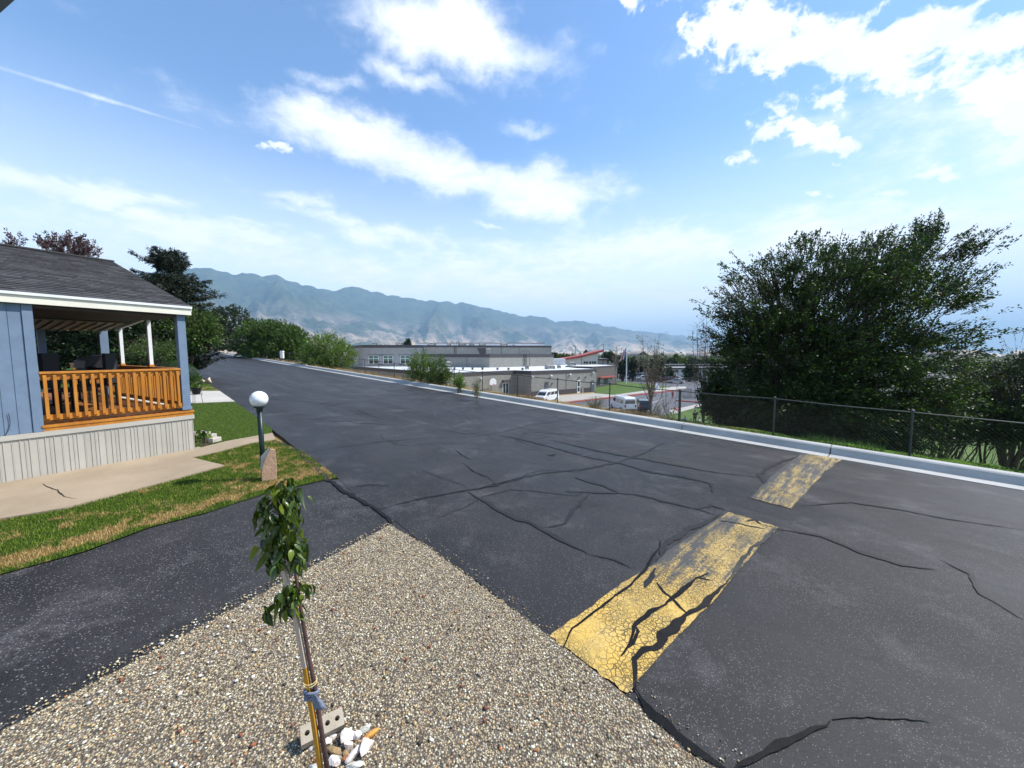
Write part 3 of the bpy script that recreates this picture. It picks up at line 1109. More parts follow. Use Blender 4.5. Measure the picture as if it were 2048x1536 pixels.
def poly_mask(poly, x, y):
    inside = np.zeros(x.shape, bool)
    n = len(poly)
    for i in range(n):
        x1, y1 = poly[i].x, poly[i].y
        x2, y2 = poly[(i + 1) % n].x, poly[(i + 1) % n].y
        cond = ((y1 > y) != (y2 > y)) & (x < (x2 - x1) * (y - y1) / (y2 - y1 + 1e-12) + x1)
        inside ^= cond
    return inside


def scatter(poly, n, ymin=-0.5):
    xs = [p.x for p in poly]; ys = [p.y for p in poly]
    x = RNG.uniform(min(xs), max(xs), n); y = RNG.uniform(max(ymin, min(ys)), max(ys), n)
    k = poly_mask(poly, x, y)
    # keep only what could be seen: within a wide wedge before the camera
    k &= (np.abs(x) < 2.2 * y + 1.2)
    x, y = x[k], y[k]
    a = x * DV.x + y * DV.y
    return x, y, MS * a


def blades(name, poly, n, hgt, wd, m, dz=0.0, parent=None):
    x, y, z = scatter(poly, n)
    k = len(x)
    ang = RNG.uniform(0, 2 * np.pi, k)
    h = hgt * RNG.uniform(0.45, 1.25, k)
    lean = RNG.uniform(0.0, 0.7, k) * h
    la_ = RNG.uniform(0, 2 * np.pi, k)
    s = np.stack([np.cos(ang), np.sin(ang), 0 * ang], -1) * (wd * 0.5)
    b = np.stack([x, y, z + dz], -1)
    t = b + np.stack([np.cos(la_) * lean, np.sin(la_) * lean, h], -1)
    V = np.stack([b - s, b + s, t], 1).reshape(-1, 3)
    Fc = np.arange(k * 3).reshape(-1, 3)
    return stuff(np_mesh(name, V, Fc, m))


blades('grass_blades', strip_poly, 130000, 0.035, 0.007, M_BLADE_DRY, 0.004)
blades('lawn_grass', lawn_poly, 90000, 0.04, 0.009, M_BLADE, 0.004)
blades('verge_grass', bed2, 8000, 0.05, 0.02, M_BLADE_DRY, 0.004)

# gravel stones
def pebblemat():
    m, nt, b, out = newmat('pebble')
    r = nt.island()
    c = nt.ramp(r, [(0.0, (0.035, 0.03, 0.025)), (0.14, (0.12, 0.09, 0.06)), (0.28, (0.44, 0.32, 0.18)), (0.45, (0.56, 0.43, 0.26)),
                    (0.58, (0.30, 0.26, 0.21)), (0.70, (0.64, 0.53, 0.36)), (0.80, (0.17, 0.15, 0.13)), (0.87, (0.74, 0.67, 0.52)), (0.955, (0.82, 0.78, 0.68)), (0.975, (0.42, 0.18, 0.08)), (1.0, (0.50, 0.29, 0.12))])
    nt.setin(b.inputs['Base Color'], nt.mix(1.0, c, (0.98, 0.98, 0.86), 'MULTIPLY'))
    b.inputs['Roughness'].default_value = 0.75
    return m


M_PEB = pebblemat()


def pebbles(name, poly, n, lo, hi, m, lift=0.0, flat=0.55):
    x, y, z = scatter(poly, n)
    k = len(x)
    r = RNG.uniform(lo, hi, k) ** 1.0
    base = np.array([[1, 0, 0], [0.3, 0.95, 0.1], [-0.8, 0.6, -0.1], [-0.8, -0.6, 0.1], [0.3, -0.95, -0.05], [0, 0, 1], [0.1, 0, -1]])
    f = []
    for i in range(5):
        j = (i + 1) % 5
        f += [(i, j, 5), (j, i, 6)]
    f = np.array(f)
    jit = 1 + RNG.uniform(-0.28, 0.28, (k, 7, 1))
    B = base[None] * jit
    B[..., 1] *= RNG.uniform(0.55, 0.95, k)[:, None]
    B[..., 2] *= flat
    # random tilt then spin
    ta = RNG.uniform(-0.5, 0.5, k); ca, sa = np.cos(ta)[:, None], np.sin(ta)[:, None]
    X = B[..., 0] * ca - B[..., 2] * sa; Zq = B[..., 0] * sa + B[..., 2] * ca
    sp = RNG.uniform(0, 6.283, k); cs, ss = np.cos(sp)[:, None], np.sin(sp)[:, None]
    X2 = X * cs - B[..., 1] * ss; Y2 = X * ss + B[..., 1] * cs
    V = np.stack([X2, Y2, Zq], -1) * r[:, None, None] + np.stack([x, y, z + lift + r * flat * 0.45], -1)[:, None, :]
    Fc = (f[None] + 7 * np.arange(k)[:, None, None]).reshape(-1, 3)
    return stuff(np_mesh(name, V.reshape(-1, 3), Fc, m))


gvp = gv
pebbles('gravel', [G(780, 1050), G(0, 1465), P(1.0, -3.6), P(-3.2, -0.6), P(-3.2, 1.95), P(0.9, 1.95), P(1.7, 2.0), P(3.3, 2.01)], 150000, 0.0045, 0.0095, M_PEB, 0.002)
pebbles('gravel', [G(770, 1062), G(0, 1485), P(1.0, -3.6), P(-3.2, -0.6), P(-3.2, 1.96), P(3.2, 1.96)], 2500, 0.009, 0.016, M_PEB, 0.006)
M_WHITEPEB = mat('white_chip', (0.80, 0.77, 0.72), (0.6, 0.55, 0.48), 30, rough=0.7, vary=0.3)
pebbles('white_gravel', [G(640, 1120), G(300, 1300), G(0, 1475), G(-300, 1700), G(300, 1700), G(640, 1300)], 130, 0.008, 0.018, M_WHITEPEB, 0.012)
M_REDPEB = mat('red_chip', (0.32, 0.09, 0.04), (0.22, 0.07, 0.04), 30, rough=0.7, vary=0.4)
pebbles('red_chips', [G(780, 1060), G(0, 1475), G(300, 1700), G(1300, 1700), G(1200, 1400)], 130, 0.008, 0.017, M_REDPEB, 0.012)
# loose stones strewn along the driveway margin and the road
pebbles('loose_stones', [G(785, 1040), G(390, 1240), G(0, 1440), G(0, 1490), G(400, 1270), G(790, 1066)], 6500, 0.004, 0.011, M_PEB, 0.004)
pebbles('loose_stones', [P(3.8, 2.0), P(3.8, 2.12), P(-2, 2.12), P(-2, 2.0)], 9000, 0.0035, 0.008, M_PEB, 0.004)

# ================================================================== THE HOUSE WITH ITS PORCH
M_BLUE = mat('blue_siding', (0.165, 0.235, 0.325), (0.14, 0.20, 0.285), 6, rough=0.75, bump=0.004, bscale=160)
M_SKIRT = mat('skirt_vinyl', (0.46, 0.435, 0.375), (0.39, 0.37, 0.32), 1.3, rough=0.5, vary=0.08)
M_CREAM = mat('cream_fascia', (0.76, 0.73, 0.62), (0.70, 0.67, 0.56), 3, rough=0.55)
M_WHITE = mat('white_metal', (0.78, 0.80, 0.80), (0.70, 0.72, 0.72), 5, rough=0.45)
M_ORANGE = mat('orange_timber', (0.54, 0.22, 0.028), (0.40, 0.145, 0.016), 9, rough=0.45, bump=0.002, bscale=70, vary=0.16, stretch=(1, 1, 0.25))
M_DECK = mat('deck_board', (0.30, 0.12, 0.03), (0.20, 0.075, 0.02), 9, rough=0.5, vary=0.2)
M_SHING = mat('shingle', (0.060, 0.058, 0.060), (0.095, 0.092, 0.092), 24, rough=0.9, bump=0.006, bscale=220, vary=0.45)
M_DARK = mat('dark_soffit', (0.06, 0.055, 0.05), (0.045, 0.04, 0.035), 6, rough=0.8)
M_BLACK = mat('black_metal', (0.012, 0.012, 0.013), (0.02, 0.02, 0.02), 10, rough=0.45)
M_BLACKF = mat('black_fabric', (0.014, 0.014, 0.016), (0.022, 0.022, 0.024), 20, rough=0.9)
M_CEIL = mat('ceiling_panel', (0.36, 0.33, 0.26), (0.31, 0.28, 0.22), 4, rough=0.6)

house = thing('mobile_home', 'blue mobile home with grey shingle roof, cream fascia and an open orange-railed corner porch', 'house', tuple(HC))
ZG = HC.z


def hp(u, b, z):
    """house frame: u along the wall towards the road end (0 = porch corner), b towards the back, z above ground"""
    v = HC + HU * u + HB * b
    v.z = ZG + z
    return v


def hbox(mb, u0, u1, b0, b1, z0, z1):
    c = (hp(u0, b0, z0) + hp(u1, b1, z1)) / 2
    R = Matrix((HU, HB, Vector((0, 0, 1)))).transposed()
    return mb.box(c, (abs(u1 - u0), abs(b1 - b0), abs(z1 - z0)), mtx=R)


HL, HW = 8.0, 8.1             # house length built, house width
PW = 1.82                     # porch width along u
SK = 0.70                     # skirting height
ZE = 2.60                     # underside of fascia
# skirting: panels with pressed ribs
for side in range(2):
    n = int((HL if side == 0 else HW) / 0.118)
    for i in range(n):
        mb = MB()
        s0 = -(i + 1) * 0.118 + 0.003 if side == 0 else i * 0.118 + 0.003
        s1 = s0 + 0.1165
        if side == 0:
            hbox(mb, s0, s1, 0.0, 0.02, -0.05, SK - 0.075)
            hbox(mb, s0 + 0.03 * (1 + i % 2), s0 + 0.03 * (1 + i % 2) + 0.012, -0.008, 0.0, -0.05, SK - 0.075)
            hbox(mb, s1 - 0.010, s1 - 0.001, -0.006, 0.0, -0.05, SK - 0.075)
        else:
            hbox(mb, 0.0, -0.02, s0, s1, -0.05, SK - 0.075)
            hbox(mb, 0.008, 0.0, s0 + 0.03, s0 + 0.042, -0.05, SK - 0.075)
        mb.build('skirt_panel', M_SKIRT, house)
mb = MB(); hbox(mb, -HL, 0.02, -0.022, 0.03, SK - 0.078, SK - 0.005); hbox(mb, -0.03, 0.022, 0.031, HW, SK - 0.078, SK - 0.005)
mb.build('skirt_top_trim', M_SKIRT, house)
mb = MB(); hbox(mb, -HL, 0.01, -0.014, 0.0, -0.05, 0.02)
mb.build('skirt_base_trim', M_SKIRT, house)
mb = MB(); hbox(mb, -HL, -0.03, 0.03, HW, -0.05, SK - 0.09)
mb.build('underfloor', M_DARK, house)
# rim boards of the deck, stepped
mb = MB(); hbox(mb, -PW - 0.02, 0.012, -0.012, 0.05, SK - 0.004, SK + 0.05); mb.build('rim_board', M_ORANGE, house)
mb = MB(); hbox(mb, -PW - 0.02, 0.024, -0.024, 0.055, SK + 0.051, SK + 0.085); mb.build('rim_board', M_ORANGE, house)
mb = MB(); hbox(mb, -0.05, 0.012, 0.057, 8.0, SK - 0.004, SK + 0.05); mb.build('rim_board', M_ORANGE, house)
DF = SK + 0.10
for i in range(12):
    mb = MB(); u0 = -PW + i * 0.1516; hbox(mb, u0, u0 + 0.145, 0.056, 8.0, DF - 0.028, DF); mb.build('deck_plank', M_DECK, house)
# siding: grooved boards from the porch to the far end of the wall, and the porch's inner wall
i = 0
u = -PW - 0.10
while u > -HL:
    mb = MB(); hbox(mb, u - 0.128, u - 0.006, 0.004, 0.04, SK + 0.0, ZE + 0.05); mb.build('siding_board', M_BLUE, house)
    u -= 0.128
mb = MB(); hbox(mb, -HL, -PW - 0.02, 0.012, 0.06, SK, ZE + 0.05); mb.build('wall', M_BLUE, house)
mb = MB(); hbox(mb, -PW - 0.10, -PW, -0.012, 0.05, SK, ZE + 0.03); mb.build('corner_board', M_BLUE, house)
mb = MB(); hbox(mb, -PW - 0.06, -PW - 0.001, 0.052, 5.2, SK, ZE + 0.09); mb.build('porch_wall', M_BLUE, house)
mb = MB(); hbox(mb, -HL, -PW - 0.07, HW - 0.05, HW, SK, ZE + 0.05); mb.build('back_wall', M_BLUE, house)
mb = MB(); hbox(mb, -HL, -HL + 0.05, 0.06, HW - 0.06, SK, ZE + 1.0); mb.build('end_wall', M_BLUE, house)
# posts of the porch
def post(u, b, wd, m, z0=DF, z1=ZE + 0.02, base=True):
    mb = MB(); hbox(mb, u - wd / 2, u + wd / 2, b - wd / 2, b + wd / 2, z0 + 0.002, z1)
    p = mb.build('porch_post', m, house, bevel=0.006)
    if base:
        mb = MB(); hbox(mb, u - wd / 2 - 0.012, u + wd / 2 + 0.012, b - wd / 2 - 0.012, b + wd / 2 + 0.012, z0 + 0.001, z0 + 0.06)
        mb.build('post_base', m, p, bevel=0.004)
    return p


post(-0.075, 0.062, 0.125, M_BLUE)
post(-0.075, 4.62, 0.15, M_BLUE, z1=ZE + 0.5)
post(-0.55, 7.9, 0.14, M_BLUE)
# beams
mb = MB(); hbox(mb, -PW, 0.0, 0.01, 0.10, ZE - 0.045, ZE + 0.03); mb.build('porch_beam', M_DARK, house)
mb = MB(); hbox(mb, -0.12, -0.01, 0.11, 7.9, ZE - 0.02, ZE + 0.10); mb.build('porch_beam', M_DARK, house)
mb = MB(); hbox(mb, -PW - 0.01, -0.001, 7.95, 8.05, ZE - 0.045, ZE + 0.03); mb.build('porch_beam', M_DARK, house)
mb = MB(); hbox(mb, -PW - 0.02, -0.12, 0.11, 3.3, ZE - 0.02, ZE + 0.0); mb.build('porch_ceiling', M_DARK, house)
# railing, front
def rail(name, u0, u1, b0, b1, n, front):
    r = bpy.data.objects.new(name, None); COL.objects.link(r); r.parent = house
    TOP = DF + 0.80
    mb = MB()
    if front:
        hbox(mb, u0, u1, b0 - 0.02, b0 + 0.07, TOP - 0.035, TOP); mb.build('top_rail', M_ORANGE, r, bevel=0.004)
        mb = MB(); hbox(mb, u0, u1, b0 + 0.012, b0 + 0.045, TOP - 0.13, TOP - 0.037); mb.build('sub_rail', M_ORANGE, r)
        mb = MB(); hbox(mb, u0, u1, b0 + 0.012, b0 + 0.045, DF + 0.055, DF + 0.14); mb.build('bottom_rail', M_ORANGE, r)
    else:
        hbox(mb, u0 - 0.07, u0 + 0.02, b0, b1, TOP - 0.035, TOP); mb.build('top_rail', M_ORANGE, r, bevel=0.004)
        mb = MB(); hbox(mb, u0 - 0.045, u0 - 0.012, b0, b1, TOP - 0.13, TOP - 0.037); mb.build('sub_rail', M_ORANGE, r)
        mb = MB(); hbox(mb, u0 - 0.045, u0 - 0.012, b0, b1, DF + 0.055, DF + 0.14); mb.build('bottom_rail', M_ORANGE, r)
    for i in range(n):
        t = (i + 0.5) / n
        mb = MB()
        if front:
            uu = u0 + (u1 - u0) * t
            z0, z1 = DF + 0.065, TOP - 0.045
            # square stick with chamfered ends fixed on the outer face
            pts = [(z0, 0.0), (z0 + 0.02, -0.035), (z1 - 0.02, -0.035), (z1, 0.0)]
            vs = []
            for sx in (-0.018, 0.018):
                for (zz, bb) in pts:
                    vs.append(hp(uu + sx, b0 + 0.011 + bb, zz))
            mb.add(vs, [(0, 1, 2, 3), (7, 6, 5, 4), (0, 4, 5, 1), (1, 5, 6, 2), (2, 6, 7, 3), (3, 7, 4, 0)])
        else:
            bb = b0 + (b1 - b0) * t
            hbox(mb, u0 - 0.011, u0 + 0.022, bb - 0.018, bb + 0.018, DF + 0.065, TOP - 0.045)
        mb.build('baluster', M_ORANGE, r)
    return r


rail('front_railing', -PW, -0.14, 0.0, 0.0, 17, True)
rail('end_railing', -0.03, -0.03, 0.14, 4.5, 38, False)
rail('end_railing', -0.03, -0.03, 4.72, 7.8, 26, False)
# roof
RW, RH, OV = 4.03, 1.30, 0.06
def rp(u, b, off=0.0):
    """on the roof slope facing the path; off = height above it"""
    k = RH / RW
    n = Vector((0, 0, 1)) * math.cos(math.atan(k)) - HB * math.sin(math.atan(k))
    return hp(u, b, ZE + 0.16 + k * (b + 0.05)) + n * off


UE = 0.06
mb = MB()
prof = [(-0.05, ZE + 0.155), (RW, ZE + 0.155 + RH), (HW + 0.1, ZE + 0.155), (HW + 0.1, ZE + 0.13), (RW, ZE + RH + 0.05), (-0.05, ZE + 0.13)]
vs = [hp(UE - 0.005, b, z) for b, z in prof] + [hp(-HL - 0.1, b, z) for b, z in prof]
mb.add(vs, [(0, 1, 2, 3, 4, 5), (11, 10, 9, 8, 7, 6)] + [(i, 6 + i, 6 + (i + 1) % 6, (i + 1) % 6) for i in range(6)])
mb.build('roof', M_DARK, house)
# gable end above the porch beam
mb = MB(); vs = [hp(-0.02, 0.1, ZE + 0.1), hp(-0.02, HW, ZE + 0.1), hp(-0.02, RW, ZE + RH + 0.04), hp(-0.06, 0.1, ZE + 0.1), hp(-0.06, HW, ZE + 0.1), hp(-0.06, RW, ZE + RH + 0.04)]
mb.add(vs, [(0, 1, 2), (5, 4, 3), (0, 3, 4, 1), (1, 4, 5, 2), (2, 5, 3, 0)]); mb.build('gable', M_BLUE, house)
mb = MB(); hbox(mb, -2.35, UE, -0.075, -0.045, ZE, ZE + 0.115); mb.build('fascia', M_CREAM, house)
mb = MB(); hbox(mb, -HL, -2.354, -0.075, -0.045, ZE, ZE + 0.115); mb.build('fascia', M_CREAM, house)
mb = MB(); hbox(mb, -HL, UE + 0.01, -0.10, -0.045, ZE + 0.118, ZE + 0.158); mb.build('drip_edge', M_WHITE, house)
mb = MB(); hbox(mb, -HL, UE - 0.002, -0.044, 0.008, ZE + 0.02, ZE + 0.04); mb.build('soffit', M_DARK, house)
mb = MB(); hbox(mb, -HL, UE, HW + 0.1, HW + 0.13, ZE, ZE + 0.14); mb.build('fascia', M_CREAM, house)
mb = MB(); mb.bar(rp(UE + 0.012, -0.06, -0.05), rp(UE + 0.012, RW, -0.05), 0.02, 0.09); mb.build('rake_board', M_CREAM, house)
# shingles, laid in courses
slope = math.hypot(RW + 0.05, RH)
NC = 33
ex = slope / NC
cand = []
for c_ in range(NC):
    u = UE + 0.015
    first = rnd.uniform(0.06, 0.3)
    cand.append((c_, u, u - first))
    u -= first
    while u > -HL:
        wd = rnd.choice((0.16, 0.2, 0.24, 0.3))
        cand.append((c_, u, max(u - wd, -HL)))
        u -= wd
    


def shingle(mb, c_, u0, u1):
    kk = (RW + 0.05) / NC
    b0 = -0.05 - (0.02 if c_ == 0 else 0) + c_ * kk - 0.004 * rnd.random()
    b1 = -0.05 + (c_ + 1) * kk + 0.02
    t = 0.007 + 0.006 * rnd.random()
    e = 0.003
    A = [rp(u0 - e, b0, 0.012 + t), rp(u1 + 0.0, b0, 0.012 + t), rp(u1, b1, 0.004), rp(u0 - e, b1, 0.004), rp(u0 - e, b0, 0.001), rp(u1, b0, 0.001)]
    mb.add(A, [(0, 3, 2, 1), (0, 1, 5, 4), (0, 4, 3), (1, 2, 5)])


cand = [c for c in cand if c[1] - c[2] > 0.02]
big = sorted(cand, key=lambda c: (rp(c[1], c[0] * 0.123) - Vector((-3.2, 3.2, 2))).length)
near = [c for c in cand if c[1] > -3.6]
near.sort(key=lambda c: (rp((c[1] + c[2]) / 2, c[0] * 0.123) - Vector((0, 0, H))).length)
vis = near[:300]
vset = set(vis)
for c in vis:
    mb = MB(); shingle(mb, *c); mb.build('shingle', M_SHING, house)
mb = MB()
for c in cand:
    if c not in vset:
        shingle(mb, *c)
stuff(mb.build('shingles', M_SHING, house))
mb = MB()
mb.bar(rp(-HL, RW, 0.02), rp(UE + 0.015, RW, 0.02), 0.16, 0.03)
mb.build('ridge_cap', M_SHING, house)
# back slope shingle skin
mb = MB(); vs = [hp(UE, RW, ZE + 0.165 + RH), hp(-HL, RW, ZE + 0.165 + RH), hp(-HL, HW + 0.12, ZE + 0.165), hp(UE, HW + 0.12, ZE + 0.165)]
mb.add(vs, [(0, 1, 2, 3)]); mb.build('back_roof', M_SHING, house)
# loose cable on the wall
cab = [G(18, 828), None]
def wallpt(px, py):
    """where a pixel direction meets the plane of the front wall"""
    r = ray(px, py)
    n = -HB
    t = ((hp(0, 0, 0) - Vector((0, 0, H))).dot(n)) / r.dot(n)
    return Vector((0, 0, H)) + r * t


mb = MB()
pts = [wallpt(*p) - HB * 0.012 for p in ((16, 827), (19, 835), (20, 848), (17, 860), (10, 871))]
mb.tube(pts, 0.004, 5); mb.build('cable', M_DARK, house)

# patio cover on white posts seen through the porch
cover = thing('patio_cover', 'cream ribbed patio cover on two white posts behind the porch of the blue home', 'patio cover', tuple(hp(-0.05, 3.4, 0)))
zr = DF + 0.80
def coverz(b): return 2.63 - 0.09 * (b - 1.65)
for (b) in (1.68, 3.42):
    mb = MB(); hbox(mb, -0.09, -0.03, b - 0.04, b + 0.04, zr + 0.03, coverz(b) - 0.03)
    p = mb.build('post', M_WHITE, cover, bevel=0.004)
    mb = MB(); hbox(mb, -0.10, -0.02, b - 0.05, b + 0.05, zr + 0.001, zr + 0.045); mb.build('post_foot', M_ORANGE, p)
mb = MB(); mb.bar(hp(-0.06, 1.3, coverz(1.3) - 0.0), hp(-0.06, 3.7, coverz(3.7) - 0.0), 0.05, 0.05); mb.build('edge_beam', M_WHITE, cover)
for i in range(11):
    u0 = -0.10 - i * 0.15
    mb = MB(); mb.bar(hp(u0 - 0.07, 2.9, coverz(2.9) + 0.04), hp(u0 - 0.07, 4.3, coverz(4.3) + 0.04), 0.142, 0.02)
    mb.bar(hp(u0 - 0.13, 2.9, coverz(2.9) + 0.02), hp(u0 - 0.13, 4.3, coverz(4.3) + 0.02), 0.012, 0.04)
    mb.build('roof_panel', M_CEIL, cover)

# ---- things on the porch
def chair(u, b, rz, label):
    t = thing('patio_chair', label, 'chair', tuple(hp(u, b, DF)), 'black patio chairs on the porch', rz)
    def lb(name, c, s, m=M_BLACK):
        me = bpy.data.meshes.new(name)
        m_b = MB().box(c, s)
        me.from_pydata(m_b.v, [], m_b.f); me.materials.append(m)
        instance(me, name, t, (0, 0, 0))
    lb('seat', (0, 0, 0.44), (0.50, 0.48, 0.06), M_BLACKF)
    lb('backrest', (0, 0.25, 0.78), (0.50, 0.05, 0.60), M_BLACKF)
    for sx in (-1, 1):
        lb('leg', (0.235 * sx, -0.22, 0.205), (0.03, 0.03, 0.41))
        lb('leg', (0.235 * sx, 0.24, 0.205), (0.03, 0.03, 0.41))
        lb('armrest', (0.27 * sx, 0.0, 0.64), (0.05, 0.46, 0.03))
        lb('arm_post', (0.27 * sx, -0.2, 0.53), (0.03, 0.03, 0.17))
    return t


chair(-1.3, 1.1, R_(-60 + 180), 'black patio chair nearest the blue wall, its back above the rail')
chair(-0.85, 2.0, R_(-60), 'black patio chair facing into the table in the middle of the porch')
chair(-1.35, 3.4, R_(-50), 'black patio chair farthest back behind the porch table')
tb = thing('patio_table', 'round dark patio table standing on the porch among black chairs', 'table', tuple(hp(-1.0, 2.75, DF)))
mb = MB(); mb.lathe(hp(-1.0, 2.75, DF + 0.70), [(0.44, 0), (0.46, 0.01), (0.46, 0.025), (0.44, 0.03)], 24); mb.build('table_top', M_BLACK, tb)
mb = MB(); mb.tube([hp(-1.0, 2.75, DF + 0.01), hp(-1.0, 2.75, DF + 0.70)], 0.035); mb.build('pedestal', M_BLACK, tb)
for k in range(4):
    a_ = k * math.pi / 2 + 0.4
    mb = MB(); c = hp(-1.0, 2.75, DF)
    mb.tube([c + Vector((math.cos(a_) * 0.36, math.sin(a_) * 0.36, 0.02)), c + Vector((math.cos(a_) * 0.15, math.sin(a_) * 0.15, 0.09)), c + Vector((0, 0, 0.2))], 0.018, 6); mb.build('foot', M_BLACK, tb)
gr = thing('barbecue_grill', 'black lidded barbecue grill on the porch behind the orange railing', 'grill', tuple(hp(-0.42, 3.75, DF)))
c = hp(-0.42, 3.75, DF)
Rm = Matrix((HU, HB, Vector((0, 0, 1)))).transposed()
mb = MB(); mb.box(c + Vector((0, 0, 0.62)), (0.5, 0.85, 0.25), mtx=Rm); mb.build('firebox', M_BLACK, gr, bevel=0.02)
mb = MB()
pr = [(-0.27, 0.75), (-0.25, 0.92), (-0.12, 1.02), (0.1, 1.04), (0.24, 0.95), (0.27, 0.75)]
vs = [c + HU * x + HB * s * 0.44 + Vector((0, 0, z)) for s in (-1, 1) for x, z in pr]
mb.add(vs, [tuple(range(6)), tuple(range(11, 5, -1))] + [(i, 6 + i, 6 + (i + 1) % 6, (i + 1) % 6) for i in range(6)]); mb.build('lid', M_BLACK, gr)
for sx in (-1, 1):
    for sy in (-1, 1):
        mb = MB(); q0 = c + HU * 0.22 * sx + HB * 0.38 * sy; mb.tube([q0 + Vector((0, 0, 0.005)), q0 + Vector((0, 0, 0.5))], 0.018, 6); mb.build('leg', M_BLACK, gr)
mb = MB(); mb.box(c + HB * -0.56 + Vector((0, 0, 0.78)), (0.4, 0.24, 0.03), mtx=Rm); mb.build('side_shelf', M_BLACK, gr)

# corner of the eave over the viewer
ev = MB()
e0 = Vector((0, 0, H)) + ray(-60, -60) * 1.2
vs = []
a0 = Vector((0, 0, H)) + ray(33, -3) * 0.9
a1 = Vector((0, 0, H)) + ray(-4, 30) * 0.9
dirw = (a1 - a0).normalized()
upn = Vector((0, 0, 1))
q = [a0 - dirw * 0.5, a1 + dirw * 0.6]
side = Vector((-0.75, -0.4, 0.0))
M_EAVE = mat('eave_board', (0.10, 0.11, 0.11), (0.07, 0.075, 0.08), 8, rough=0.7)
ev.add([q[0], q[1], q[1] + side, q[0] + side, q[0] + upn * 0.12, q[1] + upn * 0.12, q[1] + side + upn * 0.12, q[0] + side + upn * 0.12],
       [(0, 1, 2, 3), (7, 6, 5, 4), (0, 4, 5, 1), (1, 5, 6, 2), (2, 6, 7, 3), (3, 7, 4, 0)])
tag(ev.build('eave_corner', M_EAVE, None, at=a0), 'dark corner of a roof eave overhead in the top left corner of the view', 'eave')

# ================================================================== TREES AND SHRUBS
M_BARK = mat('bark', (0.10, 0.075, 0.055), (0.055, 0.042, 0.032), 14, rough=0.9, bump=0.01, bscale=40, stretch=(1, 1, 0.3))
M_TWIG = mat('twig', (0.20, 0.165, 0.125), (0.13, 0.10, 0.08), 10, rough=0.9)
LF_ELM = leafmat('elm_leaf', (0.009, 0.021, 0.004), (0.027, 0.056, 0.008), (0.11, 0.17, 0.03))
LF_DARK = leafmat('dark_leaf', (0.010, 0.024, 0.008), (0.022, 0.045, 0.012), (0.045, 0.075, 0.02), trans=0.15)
LF_MID = leafmat('mid_leaf', (0.035, 0.075, 0.014), (0.07, 0.13, 0.02), (0.12, 0.18, 0.04))
LF_BRIGHT = leafmat('bright_leaf', (0.06, 0.12, 0.015), (0.12, 0.21, 0.03), (0.20, 0.28, 0.06))
LF_OLIVE = leafmat('olive_leaf', (0.045, 0.06, 0.014), (0.09, 0.105, 0.025), (0.16, 0.16, 0.05))
LF_PURPLE = leafmat('purple_leaf', (0.06, 0.028, 0.045), (0.12, 0.06, 0.085), (0.085, 0.09, 0.04))
LF_NEEDLE = leafmat('needle', (0.009, 0.018, 0.010), (0.018, 0.030, 0.014), (0.035, 0.038, 0.018), trans=0.05)
LF_GREY = leafmat('grey_leaf', (0.10, 0.12, 0.07), (0.16, 0.17, 0.10), (0.24, 0.22, 0.13))


def leaf_quads(pos, dirs, ln, wd, droop=0.3):
    """folded rhombic leaves: 4 corners each"""
    k = len(pos)
    d = dirs + RNG.normal(0, 0.55, (k, 3))
    d[:, 2] -= droop
    d /= np.linalg.norm(d, axis=1, keepdims=True) + 1e-9
    r = RNG.normal(0, 1, (k, 3))
    s = np.cross(d, r)
    s /= np.linalg.norm(s, axis=1, keepdims=True) + 1e-9
    n = np.cross(s, d)
    L_ = (ln * RNG.uniform(0.65, 1.25, k))[:, None]
    W_ = (wd * RNG.uniform(0.65, 1.25, k))[:, None]
    a = pos
    t = pos + d * L_
    m1 = pos + d * L_ * 0.45 + s * W_ * 0.5 + n * W_ * 0.2
    m2 = pos + d * L_ * 0.45 - s * W_ * 0.5 + n * W_ * 0.2
    return np.stack([a, m1, t, m2], 1).reshape(-1, 3), np.arange(k * 4).reshape(-1, 4)


def twig_tubes(P0, P1, rad):
    """many thin three-sided sticks at once"""
    k = len(P0)
    d = P1 - P0
    d /= np.linalg.norm(d, axis=1, keepdims=True) + 1e-9
    r = np.cross(d, np.array([0.3, 0.5, 0.81]))
    r /= np.linalg.norm(r, axis=1, keepdims=True) + 1e-9
    u = np.cross(d, r)
    rad = np.broadcast_to(np.asarray(rad, float), (k,))[:, None]
    V = []
    for j in range(3):
        t = j * 2 * np.pi / 3
        V.append(P0 + (r * np.cos(t) + u * np.sin(t)) * rad)
    for j in range(3):
        t = j * 2 * np.pi / 3
        V.append(P1 + (r * np.cos(t) + u * np.sin(t)) * rad * 0.4)
    V = np.stack(V, 1).reshape(-1, 3)
    f = np.array([(0, 1, 4, 3), (1, 2, 5, 4), (2, 0, 3, 5)])
    return V, (f[None] + 6 * np.arange(k)[:, None, None]).reshape(-1, 4)


